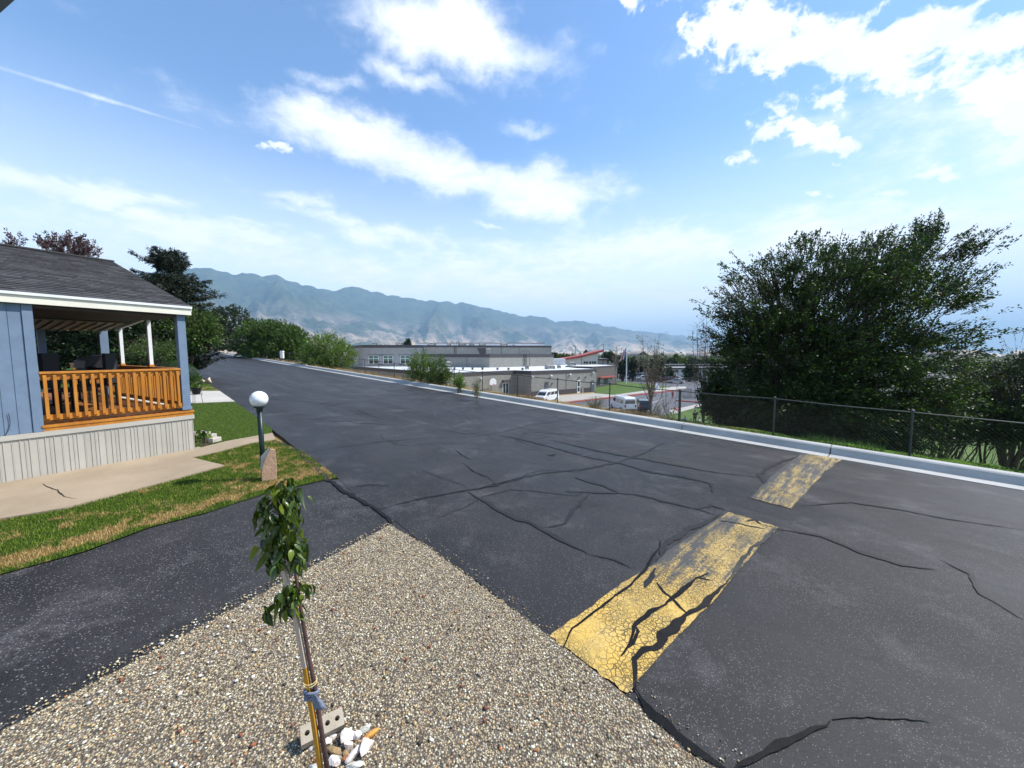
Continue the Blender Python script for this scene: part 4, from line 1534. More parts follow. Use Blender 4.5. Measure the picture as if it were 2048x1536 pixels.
def tree(name, label, cat, base, lobes, ntw, lpt, leaf, wood=None, tr=0.12, twl=0.6, leafmat_=None, group=None, bias=(0, 0, 0.35), limbs=14, droop=0.3, stems=1, shell=0.45, sway=0.0, spread=1.0, crownname='crown', clump=0, clump_r=0.3):
    """trunk and limbs reach into lobes (centre offset, radii); twigs with leaves fill them"""
    base = Vector(base)
    wood = wood or M_BARK
    t = thing(name, label, cat, tuple(base), group)
    B = np.array(base)
    C = np.array([l[0] for l in lobes], float)
    R = np.array([l[1] for l in lobes], float)
    vol = np.prod(R, axis=1) ** 0.8
    pick = RNG.choice(len(lobes), ntw, p=vol / vol.sum())
    dr = RNG.normal(0, 1, (ntw, 3))
    dr /= np.linalg.norm(dr, axis=1, keepdims=True)
    rr = RNG.uniform(shell ** 3, 1, ntw) ** (1 / 3)
    tip = C[pick] + dr * R[pick] * rr[:, None]
    if clump:
        nc_ = max(6, ntw // clump)
        cc_i = RNG.integers(0, ntw, nc_)
        which = RNG.integers(0, nc_, ntw)
        cs_ = RNG.uniform(0.5, 1.3, nc_)[which] * clump_r
        tip = tip[cc_i][which] + RNG.normal(0, 1, (ntw, 3)) * cs_[:, None] * np.array([1, 1, 0.6])
        dr = dr[cc_i][which]
    keep = tip[:, 2] > 0.05
    tip, dr, pick = tip[keep], dr[keep], pick[keep]
    nt_ = len(tip)
    # growing direction: out and up
    ctr = C.mean(0) * np.array([1, 1, 0.5])
    g = dr * 0.8 + (tip - ctr) * 0.15 + np.array(bias) + RNG.normal(0, 0.25, (nt_, 3))
    g /= np.linalg.norm(g, axis=1, keepdims=True)
    tl = twl * RNG.uniform(0.5, 1.35, nt_)
    root = tip - g * (tl * 0.5)[:, None]
    end = tip + g * (tl * 0.5)[:, None]
    # leaves along each twig
    K = nt_ * lpt
    idx = np.repeat(np.arange(nt_), lpt)
    s = RNG.uniform(0.05, 1.05, K)
    bend = np.array([0, 0, -0.18]) * (s ** 2)[:, None] * tl[idx][:, None]
    pos = root[idx] + (end - root)[idx] * s[:, None] + bend + RNG.normal(0, 0.06 * twl * spread, (K, 3))
    V, Fq = leaf_quads(pos + B, g[idx], leaf[0], leaf[1], droop)
    cr = np_mesh(crownname, V, Fq, leafmat_ or LF_ELM, t, origin=tuple(base))
    # wood
    mb = MB()
    top = C[np.argmax(C[:, 2])]
    forks = []
    for k in range(stems):
        off = Vector((rnd.uniform(-1, 1), rnd.uniform(-1, 1), 0)) * (0.15 * (stems > 1) * max(R[0][0], 0.6))
        tgt = Vector(C[k % len(C)]) if stems > 1 else Vector(top)
        pts = []
        for j in range(7):
            f = j / 6
            q = off.lerp(tgt, f)
            q = Vector((off.x + (tgt.x - off.x) * f ** 1.5, off.y + (tgt.y - off.y) * f ** 1.5, tgt.z * f)) + Vector((rnd.uniform(-1, 1), rnd.uniform(-1, 1), 0)) * 0.04 * tgt.z * (0 < j < 6)
            if j == 0:
                q.z = -0.15
            pts.append(q)
        mb.tube([p + base for p in pts], [tr * (1 - 0.82 * j / 6) / (1 if stems == 1 else 1.3) for j in range(7)], 7)
        forks.append(pts)
    li = RNG.choice(nt_, min(limbs, nt_), replace=False)
    for j in li:
        e = Vector(tip[j])
        fk = forks[rnd.randrange(len(forks))]
        lo = [p for p in fk if p.z < e.z * 0.85 and p.z > 0.1 * top[2]] or fk[1:3]
        st = rnd.choice(lo)
        mid = st.lerp(e, 0.5) + Vector((rnd.uniform(-1, 1), rnd.uniform(-1, 1), rnd.uniform(-0.2, 1))) * 0.08 * (e - st).length
        r0 = tr * 0.42 * min(1, (e - st).length / (0.6 * top[2] + 0.1) + 0.25)
        mb.tube([st + base, mid + base, e + base], [r0, r0 * 0.6, r0 * 0.2], 5, False)
    mb.build('trunk', wood, t, smooth=True)
    # a share of the twigs drawn as sticks
    pk = RNG.random(nt_) < 0.6
    P0 = (root + (ctr - root) * 0.035)[pk]
    V2, F2 = twig_tubes(P0 + B, end[pk] + B, 0.006 + 0.01 * min(1, tr / 0.15))
    stuff(np_mesh('twigs', V2, F2, wood, t, origin=tuple(base)))
    return t


def gbase(px, d):
    """stand something at depth d in the direction of a pixel column, on the ground"""
    p = PT(px, d)
    return Vector((p.x, p.y, gz(p.x, p.y)))


def ztop(py, d):
    return H + (708 - py) / F * d


def lobes_px(base, specs):
    """lobes given as (px, py, depth, half width px, half height px, half depth m)"""
    out = []
    for px, py, d, rx, ry, rz in specs:
        c = Vector(((px - 1024) / F * d, d, ztop(py, d)))
        o = c - Vector(base)
        out.append((tuple(o), (rx / F * d, rz, ry / F * d)))
    return out


# --- the big elm beyond the kerb
b = gbase(1640, 14.6)
lb = lobes_px(b, [
    (1590, 700, 14.6, 150, 120, 2.4), (1495, 690, 14.4, 70, 90, 1.6), (1545, 590, 14.6, 110, 75, 2.0), (1660, 610, 14.8, 150, 110, 2.6), (1770, 640, 14.8, 120, 120, 2.2),
    (1760, 530, 15, 80, 55, 1.6), (1690, 535, 14.8, 80, 50, 1.7), (1640, 530, 14.8, 60, 35, 1.3), (1830, 500, 15, 55, 45, 1.2), (1850, 468, 15, 38, 22, .7), (1895, 512, 15, 55, 20, .7),
    (1935, 568, 15, 48, 12, .5), (1905, 632, 15, 30, 16, .5), (1865, 590, 15, 60, 45, 1.2), (1860, 690, 14.8, 70, 50, 1.4),
    (1580, 800, 14.3, 170, 85, 2.2), (1740, 800, 14.3, 140, 90, 2.3), (1850, 770, 14.6, 90, 75, 1.7), (1510, 780, 14.2, 72, 70, 1.5),
    (1560, 865, 13.9, 120, 50, 1.6), (1690, 880, 13.6, 150, 50, 1.6), (1620, 800, 13.6, 190, 95, 1.6), (1700, 740, 14.2, 170, 90, 2.0), (1820, 850, 14.0, 80, 60, 1.4), (1500, 850, 13.8, 70, 50, 1.2), (1560, 720, 14.2, 130, 90, 2.0),  (1465, 645, 14.4, 36, 35, 1.1), (1520, 540, 14.6, 50, 28, .9), (1600, 505, 14.7, 50, 22, .8)])
tree('elm_tree', 'large dark dense elm tree leaning right behind the chain-link fence', 'tree', b, lb, 10500, 19, (0.095, 0.052), tr=0.14, twl=0.6, leafmat_=LF_ELM, limbs=60, stems=6, shell=0.25, bias=(0.42, 0.0, 0.26), clump=15, clump_r=0.33)

# --- trees at the right edge
b = gbase(1890, 16.5)
tree('olive_tree', 'olive-green tree at the right edge with its forked trunk behind the fence', 'tree', b, lobes_px(b, [(1960, 800, 16.5, 75, 65, 1.6), (1900, 810, 16.5, 55, 55, 1.4), (2010, 780, 16.5, 60, 55, 1.5), (1930, 850, 16.2, 60, 35, 1.2), (1860, 830, 16.2, 45, 40, 1.1)]),
     1300, 18, (0.09, 0.045), tr=0.11, twl=0.55, leafmat_=LF_OLIVE, limbs=30, stems=2)
b = gbase(2025, 15)
tree('dark_tree', 'dark thick-trunked tree cut by the right border of the view', 'tree', b, lobes_px(b, [(2040, 770, 15, 65, 55, 1.5), (2080, 800, 15, 90, 80, 1.8), (2010, 860, 14.8, 50, 35, 1.2), (2060, 740, 15, 40, 30, 1.0)]),
     900, 18, (0.09, 0.045), tr=0.15, twl=0.55, leafmat_=LF_DARK, limbs=26)
b = gbase(2035, 19)
tree('russet_sapling', 'thin sapling with sparse reddish leaves rising above the right-hand trees', 'tree', b, lobes_px(b, [(2030, 690, 19, 20, 28, .5), (2020, 720, 19, 35, 20, .5)]),
     26, 5, (0.10, 0.06), tr=0.03, twl=0.7, leafmat_=LF_PURPLE, limbs=16, bias=(0, 0, .8), wood=M_TWIG)
# dark shrubs added to deepen the shade under elm and right-hand trees
for k, (px, d, specs, n_, lab) in enumerate([(1640, 13.2, [(1620, 865, 13.2, 80, 48, .9), (1700, 885, 13.2, 70, 42, .9), (1760, 860, 13.4, 60, 50, .9)], 1500, 'dark dense shrub added for the deep shade right under the elm crown'),
        (1960, 14.6, [(1900, 850, 14.6, 55, 38, .8), (1975, 845, 14.6, 55, 45, .9), (2040, 850, 14.4, 50, 45, .9)], 900, 'dark shrub added as shade in the gap between the trunks at the right edge'),
        (1490, 14.0, [(1490, 830, 14.0, 55, 35, .8), (1440, 800, 14.2, 35, 40, .7)], 650, 'dark shrub added as shade under the left skirt of the elm beside the bare tree')]):
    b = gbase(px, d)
    tree('shade_fill_shrub', lab, 'shrub', b, lobes_px(b, specs), n_, 18, (0.10, 0.055), tr=0.03, twl=0.5, leafmat_=LF_DARK, limbs=20, stems=4, group='dark shrubs added as shade behind the fence', shell=0.2)
# low undergrowth at the fence foot
for k, (px, d, w_, top) in enumerate([(1835, 13.4, 40, 872), (1895, 13.9, 50, 890), (1580, 12.6, 35, 880), (1460, 14.5, 45, 838)]):
    b = gbase(px, d)
    tree('leafy_bush', ['bright green bush below the fence rail at the foot of the elm', 'low bright green bush in front of the olive tree trunk', 'small green bush under the left side of the big elm', 'pale green bush left of the elm beside the pale path'][k], 'bush',
         b, [((0, 0, (ztop(top, d) - b.z) * 0.5), (w_ / F * d, 0.6, (ztop(top, d) - b.z) * 0.5))], 200, 12, (0.08, 0.045), tr=0.02, twl=0.35, leafmat_=LF_BRIGHT, limbs=8, group='bushes behind the fence on the right')

# --- bare young trees behind the fence
def bare(px, d, top, wpx, n, label, leafy=0, seed=1):
    b = gbase(px, d)
    t = thing('bare_tree', label, 'tree', tuple(b), 'bare young trees behind the fence')
    Ht = ztop(top, d) - b.z
    R = random.Random(seed)
    mb = MB()
    tw0, tw1 = [], []
    fork = Ht * 0.42
    mb.tube([b + Vector((0, 0, -0.2)), b + Vector((0.03, 0, fork * 0.5)), b + Vector((0, 0.02, fork))], [0.055 * d / 16, 0.045 * d / 16, 0.035 * d / 16], 7)
    ends = []
    for k in range(n):
        an = R.uniform(0, 2 * math.pi)
        z0 = R.uniform(0.22, 1.0) * fork
        hh = R.uniform(0.45, 1.0) * Ht
        wr = wpx / F * d * R.uniform(0.25, 1.0)
        e = b + Vector((math.cos(an) * wr, math.sin(an) * wr * 0.7, max(hh, z0 + 0.4)))
        s = b + Vector((0, 0, z0))
        m1 = s.lerp(e, 0.45) + Vector((math.cos(an), math.sin(an), -0.4)) * wr * 0.25
        mb.tube([s, m1, e], [0.017 * d / 16, 0.011 * d / 16, 0.005], 5, False)
        for j in range(9):
            f = R.uniform(0.2, 1)
            q = m1.lerp(e, f) if R.random() < .7 else s.lerp(m1, f)
            l = R.uniform(0.2, 0.75) * Ht * 0.16
            v = Vector((R.gauss(0, 1), R.gauss(0, 1), R.uniform(0.3, 1.8))).normalized() * l
            tw0.append(q); tw1.append(q + v)
            for jj in range(2):
                q2 = q + v * R.uniform(0.3, 0.9)
                v2 = Vector((R.gauss(0, 1), R.gauss(0, 1), R.uniform(0, 1.2))).normalized() * l * 0.5
                tw0.append(q2); tw1.append(q2 + v2)
    mb.build('trunk', M_TWIG, t, smooth=True)
    V2, F2 = twig_tubes(np.array([tuple(v) for v in tw0]), np.array([tuple(v) for v in tw1]), 0.0055 * d / 16)
    stuff(np_mesh('twigs', V2, F2, M_TWIG, t, origin=tuple(b)))
    if leafy:
        sel = RNG.integers(0, len(tw1), leafy)
        pos = np.array([tuple(tw1[i]) for i in sel]) + RNG.normal(0, 0.05, (leafy, 3))
        V, Fq = leaf_quads(pos, np.tile(np.array([0, 0, 1.0]), (leafy, 1)), 0.09, 0.05)
        np_mesh('leaves', V, Fq, LF_OLIVE, t, origin=tuple(b))
    return t


bare(1303, 16.5, 668, 34, 20, 'bare spreading young tree standing over the white van and the dark car', 90, 3)
bare(1410, 15.0, 630, 30, 22, 'tall bare young tree touching the left side of the big elm', 120, 8)
bare(1234, 130, 690, 14, 16, 'far pale leafless tree beside the red-roofed building', 0, 12)
bare(1345, 19, 700, 22, 8, 'small bare sapling just left of the thick fence post', 30, 14)

# --- shrubs along the fence, near the school
for k, (px, d, specs, n, lm, lab) in enumerate([
        (842, 21, [(842, 728, 21, 22, 30, .7), (858, 745, 21, 20, 24, .6), (830, 745, 21, 16, 22, .5)], 420, LF_BRIGHT, 'taller bright green shrub at the fence before the school windows'),
        (880, 20, [(878, 740, 20, 17, 28, .6), (868, 755, 20, 18, 18, .5), (892, 752, 20, 12, 18, .5)], 330, LF_MID, 'bright green shrub right of the tallest one by the fence'),
        (918, 17, [(918, 765, 17, 10, 11, .3)], 70, LF_BRIGHT, 'small yellow-green shrub by the fence below the white roof')]):
    b = gbase(px, d)
    tree('fence_shrub', lab, 'shrub', b, lobes_px(b, specs), n, 13, (0.10, 0.035), tr=0.035, twl=0.5, leafmat_=lm, limbs=14, stems=3, group='shrubs along the fence', bias=(0, 0, .9))
# dry weeds
for k, (px, d, top, w_, lab) in enumerate([(1192, 13.5, 799, 15, 'dry brown weed tuft against the fence left of the post by the van'), (1317, 16.5, 812, 9, 'brown dry weed between the bare trees beyond the fence'), (953, 14.6, 762, 8, 'small tan dry weed by the fence near the basketball board')]):
    b = gbase(px, d)
    tree('dry_weed', lab, 'weed', b, [((0, 0, (ztop(top, d) - b.z) * .6), (w_ / F * d, .3, (ztop(top, d) - b.z) * .42))], 90, 8, (0.06, 0.02), tr=0.012, twl=0.4, leafmat_=LF_GREY, limbs=10, wood=M_TWIG, bias=(0, 0, .8))

# --- the trees up the road
def rt(name, label, px, d, specs, n, lpt, lm, leaf=(0.16, 0.09), stems=1, tr=0.14, group=None, **kw):
    b = gbase(px, d)
    return tree(name, label, 'tree', b, lobes_px(b, specs), n, lpt, leaf, tr=tr, twl=0.9, leafmat_=lm, stems=stems, group=group, limbs=24, **kw)


rt('roadside_tree', 'dark green tree farthest up the road beyond the spruce', 492, 76, [(475, 650, 76, 30, 38, 4), (450, 668, 74, 25, 32, 3), (505, 670, 74, 26, 30, 3)], 900, 14, LF_DARK, (0.34, 0.2), tr=0.25)
rt('roadside_tree', 'broad bushy green tree over the far fence, middle of the row', 548, 54, [(530, 675, 54, 48, 34, 3), (500, 690, 56, 30, 24, 3), (560, 672, 53, 36, 30, 2.6), (545, 700, 52, 60, 20, 2.4)], 2300, 16, LF_MID, (0.26, 0.13), stems=4, tr=0.2, bias=(0, 0, .7))
rt('roadside_tree', 'spreading yellow-green tree at the right end of the tall row by the fence', 588, 50, [(588, 678, 50, 26, 24, 2.4), (600, 700, 49, 22, 20, 2), (570, 700, 49, 26, 18, 2)], 1100, 15, LF_MID, (0.24, 0.11), stems=3, tr=0.14, bias=(0.2, 0, .7))
rt('roadside_tree', 'separate bright green bushy tree left of the school wall', 662, 36.5, [(655, 694, 37, 34, 26, 2), (635, 712, 37, 24, 22, 1.6), (685, 712, 36, 26, 22, 1.6), (662, 725, 36, 40, 14, 1.6)], 1100, 15, LF_BRIGHT, (0.17, 0.07), stems=4, tr=0.12, bias=(0, 0, .7))
# left of the road, behind the house
rt('maple_tree', 'leafy green tree overhanging the road edge right of the porch', 380, 21, [(395, 660, 21, 36, 34, 1.2), (372, 672, 21, 34, 30, 1.3), (400, 640, 21.5, 26, 20, 1.0)], 900, 16, LF_MID, (0.12, 0.07), tr=0.12)
rt('backyard_tree', 'dark leafy tree filling the view through the porch', 250, 20, [(250, 660, 20, 70, 48, 1.8), (170, 650, 20, 60, 50, 1.8), (110, 670, 20, 50, 45, 1.8), (300, 690, 20, 55, 30, 1.4), (340, 660, 21, 40, 35, 1.4), (200, 700, 19.5, 120, 22, 1.5), (120, 700, 19.5, 60, 25, 1.5)], 4200, 16, LF_DARK, (0.14, 0.08), tr=0.08, stems=3)
rt('backyard_shrub', 'bright green shrub seen through the porch between white posts', 318, 17, [(322, 700, 17, 26, 16, .7), (285, 706, 17, 22, 12, .6)], 240, 14, LF_MID, (0.08, 0.045), tr=0.05)
rt('plum_tree', 'purple-leaved tree whose top shows above the roof ridge at the right', 165, 27, [(160, 503, 27, 38, 16, 1.2), (130, 492, 27, 14, 12, .8), (170, 486, 27, 12, 12, .6), (198, 508, 27, 11, 12, .6), (150, 560, 27, 60, 50, 2)], 700, 20, LF_PURPLE, (0.16, 0.085), tr=0.14, bias=(0, 0, .9), group='purple trees behind the house')
rt('plum_tree', 'purple-leaved tree with a small tip above the roof at the far left', 60, 27, [(62, 488, 27, 14, 11, .6), (38, 500, 27, 12, 8, .5), (60, 560, 27, 55, 50, 2)], 500, 20, LF_PURPLE, (0.16, 0.085), tr=0.12, bias=(0, 0, .9), group='purple trees behind the house')

# --- spruce
def spruce(px, d, top, wpx, label):
    b = gbase(px, d)
    t = thing('spruce_tree', label, 'tree', tuple(b))
    Ht = ztop(top, d) - b.z
    mb = MB(); mb.tube([b + Vector((0, 0, -0.2)), b + Vector((0, 0, Ht * 0.5)), b + Vector((0, 0, Ht * 0.98))], [0.17, 0.1, 0.02], 8)
    R = random.Random(4)
    pos, dr = [], []
    z = Ht * 0.10
    while z < Ht * 0.985:
        f = 1 - z / Ht
        reach = wpx / F * d * (f ** 0.52) * 1.06 * R.uniform(0.75, 1.1) * min(1, 0.35 + 2.0 * z / Ht)
        nb = 7 if f > 0.2 else 5
        for k in range(nb):
            an = 2 * math.pi * (k + R.random() * 0.8) / nb
            L1 = reach * R.uniform(0.6, 1.15) + 0.12
            o = Vector((math.cos(an), math.sin(an), 0))
            pts = []
            for j in range(6):
                s = j / 5
                pts.append(b + Vector((0, 0, z)) + o * L1 * s + Vector((0, 0, L1 * (-0.28 * s + 0.34 * s * s) + (0.35 * L1 * s if f < 0.15 else 0))))
            mb.tube(pts, [0.03, 0.025, 0.02, 0.014, 0.01, 0.004], 4, False)
            side = Vector((-o.y, o.x, 0))
            n = int(L1 * 46) + 10
            for j in range(n):
                s = R.uniform(0.08, 1.0)
                q = pts[0].lerp(pts[5], s)
                q.z = b.z + z + L1 * (-0.28 * s + 0.34 * s * s) + (0.35 * L1 * s if f < 0.15 else 0)
                sd = R.choice((-1, 1))
                wl = (1 - s * 0.75) * L1 * 0.34 * R.random() + 0.03
                q = q + side * sd * wl + Vector((0, 0, -0.10 * R.random() - wl * 0.25))
                for _ in range(4):
                    pos.append(tuple(q + Vector((R.gauss(0, .035), R.gauss(0, .035), R.gauss(0, .03)))))
                    v = o * 0.8 + side * sd * 0.7 + Vector((0, 0, -0.15))
                    dr.append(tuple(v))
        z += R.uniform(0.18, 0.34) * (0.6 + f * 0.6)
    mb.build('trunk', M_BARK, t, smooth=True)
    V, Fq = leaf_quads(np.array(pos), np.array(dr), 0.17, 0.045, 0.1)
    np_mesh('needles', V, Fq, LF_NEEDLE, t, origin=tuple(b))
    return t


spruce(352, 22, 507, 122, 'tall dark spruce with drooping tiers behind the porch roof')

# --- round clipped hedge bush, rocks beside it
b = gbase(378, 18.3)
b = P(*[AC(b)[0], 0.75])
HB_ = thing('clipped_bush', 'rounded clipped dark green bush on the verge by the road', 'bush', tuple(b))
rr_ = 1.15
k_ = 9000
dr_ = RNG.normal(0, 1, (k_, 3)); dr_ /= np.linalg.norm(dr_, axis=1, keepdims=True); dr_[:, 2] = np.abs(dr_[:, 2])
ps = dr_ * np.array([rr_, rr_, 1.2]) * (RNG.uniform(0.85, 1.0, k_) * (1 + 0.05 * np.sin(dr_[:, 0] * 9) * np.cos(dr_[:, 1] * 8)))[:, None] + np.array(b)
V, Fq = leaf_quads(ps, dr_, 0.05, 0.03, -0.3)
np_mesh('foliage', V, Fq, LF_MID, HB_, origin=tuple(b))
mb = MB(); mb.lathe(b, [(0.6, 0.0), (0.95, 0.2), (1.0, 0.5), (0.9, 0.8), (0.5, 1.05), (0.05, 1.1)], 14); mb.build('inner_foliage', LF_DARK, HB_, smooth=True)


def rock(name, label, c, size, m, seed, cat='rock', rz=0.0, group=None, flat=1.0, mtx=None):
    me = bpy.data.meshes.new(name)
    import bmesh
    bm = bmesh.new()
    bmesh.ops.create_icosphere(bm, subdivisions=3, radius=1.0)
    R = random.Random(seed)
    pl = []
    for _ in range(11):
        n = Vector((R.gauss(0, 1), R.gauss(0, 1), R.gauss(0, 1))).normalized()
        pl.append((n, R.uniform(0.42, 0.82)))
    for v in bm.verts:
        p = v.co.copy()
        for n, d in pl:
            k = p.dot(n) - d
            if k > 0:
                p -= n * k
        p += Vector((mnoise.noise(p * 3 + Vector((seed, 0, 0))), mnoise.noise(p * 3 + Vector((0, seed, 0))), mnoise.noise(p * 3 + Vector((0, 0, seed))))) * 0.07
        v.co = p
    M = (mtx or Matrix.Rotation(rz, 3, 'Z'))
    for v in bm.verts:
        q = Vector((v.co.x * size[0] / 2, v.co.y * size[1] / 2, v.co.z * size[2] / 2))
        v.co = M @ q
    bm.to_mesh(me); bm.free()
    me.materials.append(m)
    o = bpy.data.objects.new(name, me)
    finish(o, None, c)
    return tag(o, label, cat, group)


M_PINK = mat('pale_stone', (0.66, 0.56, 0.46), (0.52, 0.40, 0.30), 5, rough=0.8, bump=0.01, bscale=30)
for k, (px, py, s_) in enumerate([(404, 768, 0.42), (417, 768, 0.5)]):
    c = G(px, py); c.z += s_ * 0.3
    rock('pale_boulder', ['smaller pale boulder left of its neighbour at the foot of the clipped bush', 'larger pinkish white boulder at the road corner of the clipped bush'][k], c, (s_, s_ * .8, s_ * .85), M_PINK, 5 + k)

# ================================================================== YARD THINGS
# --- globe lamp
lb_ = G(528, 958)
M_GLOBE = newmat('globe_glass')[0]
_nt = NT(M_GLOBE.node_tree); _b = [n for n in _nt.n if n.type == 'BSDF_PRINCIPLED'][0]
_b.inputs['Base Color'].default_value = (0.86, 0.87, 0.87, 1); _b.inputs['Roughness'].default_value = 0.25
_b.inputs['Subsurface Weight'].default_value = 0.5; _b.inputs['Subsurface Radius'].default_value = (0.1, 0.1, 0.1)
M_GREEN = mat('green_post_paint', (0.007, 0.024, 0.020), (0.005, 0.016, 0.014), 12, rough=0.4)
lamp = thing('yard_lamp', 'dark green yard lamp post with a white globe beside the upright stone', 'lamp', tuple(lb_))
LH = 1.08
mb = MB(); mb.tube([lb_ + Vector((0, 0, -0.05)), lb_ + Vector((-0.012, 0.0, LH))], 0.036, 18); mb.build('post', M_GREEN, lamp, smooth=True)
lt = lb_ + Vector((-0.012, 0, LH))
mb = MB(); mb.lathe(lt, [(0.043, -0.02), (0.046, 0.0), (0.046, 0.03), (0.085, 0.045), (0.085, 0.06)], 20); mb.build('collar', M_GREEN, lamp, smooth=False)
mb = MB(); gr_ = 0.122
mb.lathe(lt + Vector((0, 0, 0.055 + gr_ * 0.92)), [(max(0.001, gr_ * math.sin(t)), -gr_ * math.cos(t)) for t in np.linspace(0.42, math.pi, 22)], 32); mb.build('globe', M_GLOBE, lamp, smooth=True)

# --- upright stone
sb = G(539, 962)
M_STONE = mat('brown_stone', (0.56, 0.36, 0.22), (0.40, 0.25, 0.16), 7, rough=0.85, bump=0.012, bscale=28)
M_STONE2 = mat('pale_stone_face', (0.55, 0.50, 0.45), (0.44, 0.38, 0.33), 7, rough=0.85, bump=0.01, bscale=28)
st = thing('standing_stone', 'upright brown stone slab with a pale broken corner, at the foot of the lamp post', 'stone', tuple(sb))
Fw = Vector((sb.x, sb.y, 0)).normalized()          # away from the path
Sd = Vector((Fw.y, -Fw.x, 0))
def sp(x, y, z): return sb + Sd * x + Fw * y + Vector((0, 0, z))
wv = 0.098
mb = MB()
vs = [sp(-wv, 0, -0.03), sp(wv * 0.95, 0, -0.03), sp(wv * 1.05, 0.0, 0.22), sp(wv * 0.98, 0.0, 0.47), sp(wv * 0.3, 0.0, 0.495), sp(-wv * 0.55, 0, 0.30), sp(-wv * 0.95, 0, 0.17),
      sp(-wv, 0.10, -0.03), sp(wv * 0.95, 0.11, -0.03), sp(wv * 1.0, 0.10, 0.22), sp(wv * 0.9, 0.09, 0.46), sp(wv * 0.1, 0.08, 0.49), sp(-wv * 0.95, 0.09, 0.37), sp(-wv * 1.05, 0.1, 0.2)]
mb.add(vs, [(0, 1, 2, 3, 4, 5, 6), (7, 13, 12, 11, 10, 9, 8), (0, 7, 8, 1), (1, 8, 9, 2), (2, 9, 10, 3), (3, 10, 11, 4), (0, 6, 13, 7)])
o = mb.build('stone_body', M_STONE, st, bevel=0.006)
mb = MB()
vs = [sp(wv * 0.3, 0.0, 0.497), sp(-wv * 0.55, -0.002, 0.30), sp(-wv * 0.98, -0.001, 0.17), sp(-wv * 1.08, 0.1, 0.2), sp(-wv * 0.98, 0.09, 0.375), sp(wv * 0.1, 0.08, 0.492)]
mb.add(vs, [(0, 1, 2, 3), (0, 3, 4, 5)]); mb.build('broken_face', M_STONE2, st)

# --- edging blocks and planting at the porch corner
M_BLOCK = mat('edging_concrete', (0.52, 0.47, 0.40), (0.42, 0.38, 0.32), 8, rough=0.85, bump=0.006, bscale=50)
for k, (px, py, rz) in enumerate([(430, 884, 0.35), (421, 877, 0.2), (410, 873, 0.1), (398, 871, 0.0)]):
    c = G(px, py)
    mb = MB(); mb.box(c + Vector((0, 0, 0.05)), (0.20, 0.12, 0.095), rz + R_(60))
    tag(mb.build('edging_block', M_BLOCK, None, bevel=0.01, at=c),
        ['pale edging block at the road end of the flower bed', 'second pale edging block from the road end of the flower bed', 'third pale edging block from the road end of the flower bed', 'edging block closest to the porch corner'][k], 'edging block', 'edging blocks round the flower bed')
bedc = G(408, 884)
struct(sheet('flower_bed', [HC + HU * 0.12 + HB * 0.0, G(424, 887), G(415, 876), G(400, 872), HC + HU * 0.12 + HB * 0.9], mat('bed_soil', (0.05, 0.035, 0.025), (0.03, 0.022, 0.016), 20, rough=1.0, bump=0.02, world=True), 0.011))
for k, (px, py) in enumerate([(396, 886), (403, 884), (411, 882), (418, 885), (399, 879)]):
    c = G(px, py)
    t = thing('bed_plant', ['small leafy plant nearest the skirting in the porch corner bed', 'small leafy plant in the front of the corner bed', 'yellow-green sprig in the middle of the corner bed', 'small plant beside the end edging block', 'small plant at the back of the corner bed'][k], 'plant', tuple(c), 'plants in the corner flower bed')
    n = 26
    pos = np.tile(np.array(c), (n, 1)) + RNG.normal(0, 0.02, (n, 3)) + np.array([0, 0, 0.06]) + np.array([0, 0, 1]) * RNG.uniform(0, 0.1, (n, 1))
    V, Fq = leaf_quads(pos, np.tile(np.array([0, 0, 0.9]), (n, 1)), 0.09, 0.03, 0)
    np_mesh('leaves', V, Fq, LF_BRIGHT if k in (2, 3) else LF_MID, t, origin=tuple(c))
    mb = MB(); mb.tube([c, c + Vector((0, 0, 0.14))], 0.004, 5); mb.build('stem', M_TWIG, t)
# small solar light in the bed
c = G(409, 883)
t = thing('solar_light', 'small black solar light standing in the corner flower bed', 'garden light', tuple(c))
mb = MB(); mb.tube([c, c + Vector((0, 0, 0.17))], 0.008, 8); mb.build('stake', M_BLACK, t)
mb = MB(); mb.lathe(c + Vector((0, 0, 0.17)), [(0.025, 0), (0.03, 0.04), (0.045, 0.045), (0.03, 0.06)], 12); mb.build('head', M_BLACK, t)

# --- wire plant stand with pot
c = G(394, 808)
t = thing('plant_stand', 'black wire plant stand with a pot on the lawn edge right of the porch', 'plant stand', tuple(c))
for k in range(3):
    a_ = k * 2.094 + 0.5
    d_ = Vector((math.cos(a_), math.sin(a_), 0))
    mb = MB(); mb.tube([c + d_ * 0.16, c + d_ * 0.13 + Vector((0, 0, 0.28)), c + d_ * 0.15 + Vector((0, 0, 0.33))], 0.007, 5); mb.build('leg', M_BLACK, t)
for k, z in enumerate((0.33, 0.56, 0.74)):
    mb = MB(); mb.tube([c + Vector((math.cos(q) * 0.16, math.sin(q) * 0.16, z)) for q in np.linspace(0, 2 * math.pi, 19)], 0.006, 5, False); mb.build('ring', M_BLACK, t)
for k in range(6):
    a_ = k * 1.047
    d_ = Vector((math.cos(a_), math.sin(a_), 0)) * 0.16
    mb = MB(); mb.tube([c + d_ + Vector((0, 0, 0.33)), c + d_ + Vector((0, 0, 0.74))], 0.005, 5); mb.build('upright', M_BLACK, t)
tp = thing('flower_pot', 'dark flower pot with a small yellow-green plant in the wire stand', 'flower pot', tuple(c + Vector((0, 0, 0.335))))
mb = MB(); mb.lathe(c + Vector((0, 0, 0.335)), [(0.10, 0), (0.14, 0.19), (0.15, 0.20), (0.15, 0.22), (0.12, 0.215)], 18); mb.build('pot', M_BLACK, tp)
n = 60
pos = np.tile(np.array(c + Vector((0, 0, 0.56))), (n, 1)) + RNG.normal(0, 0.05, (n, 3))
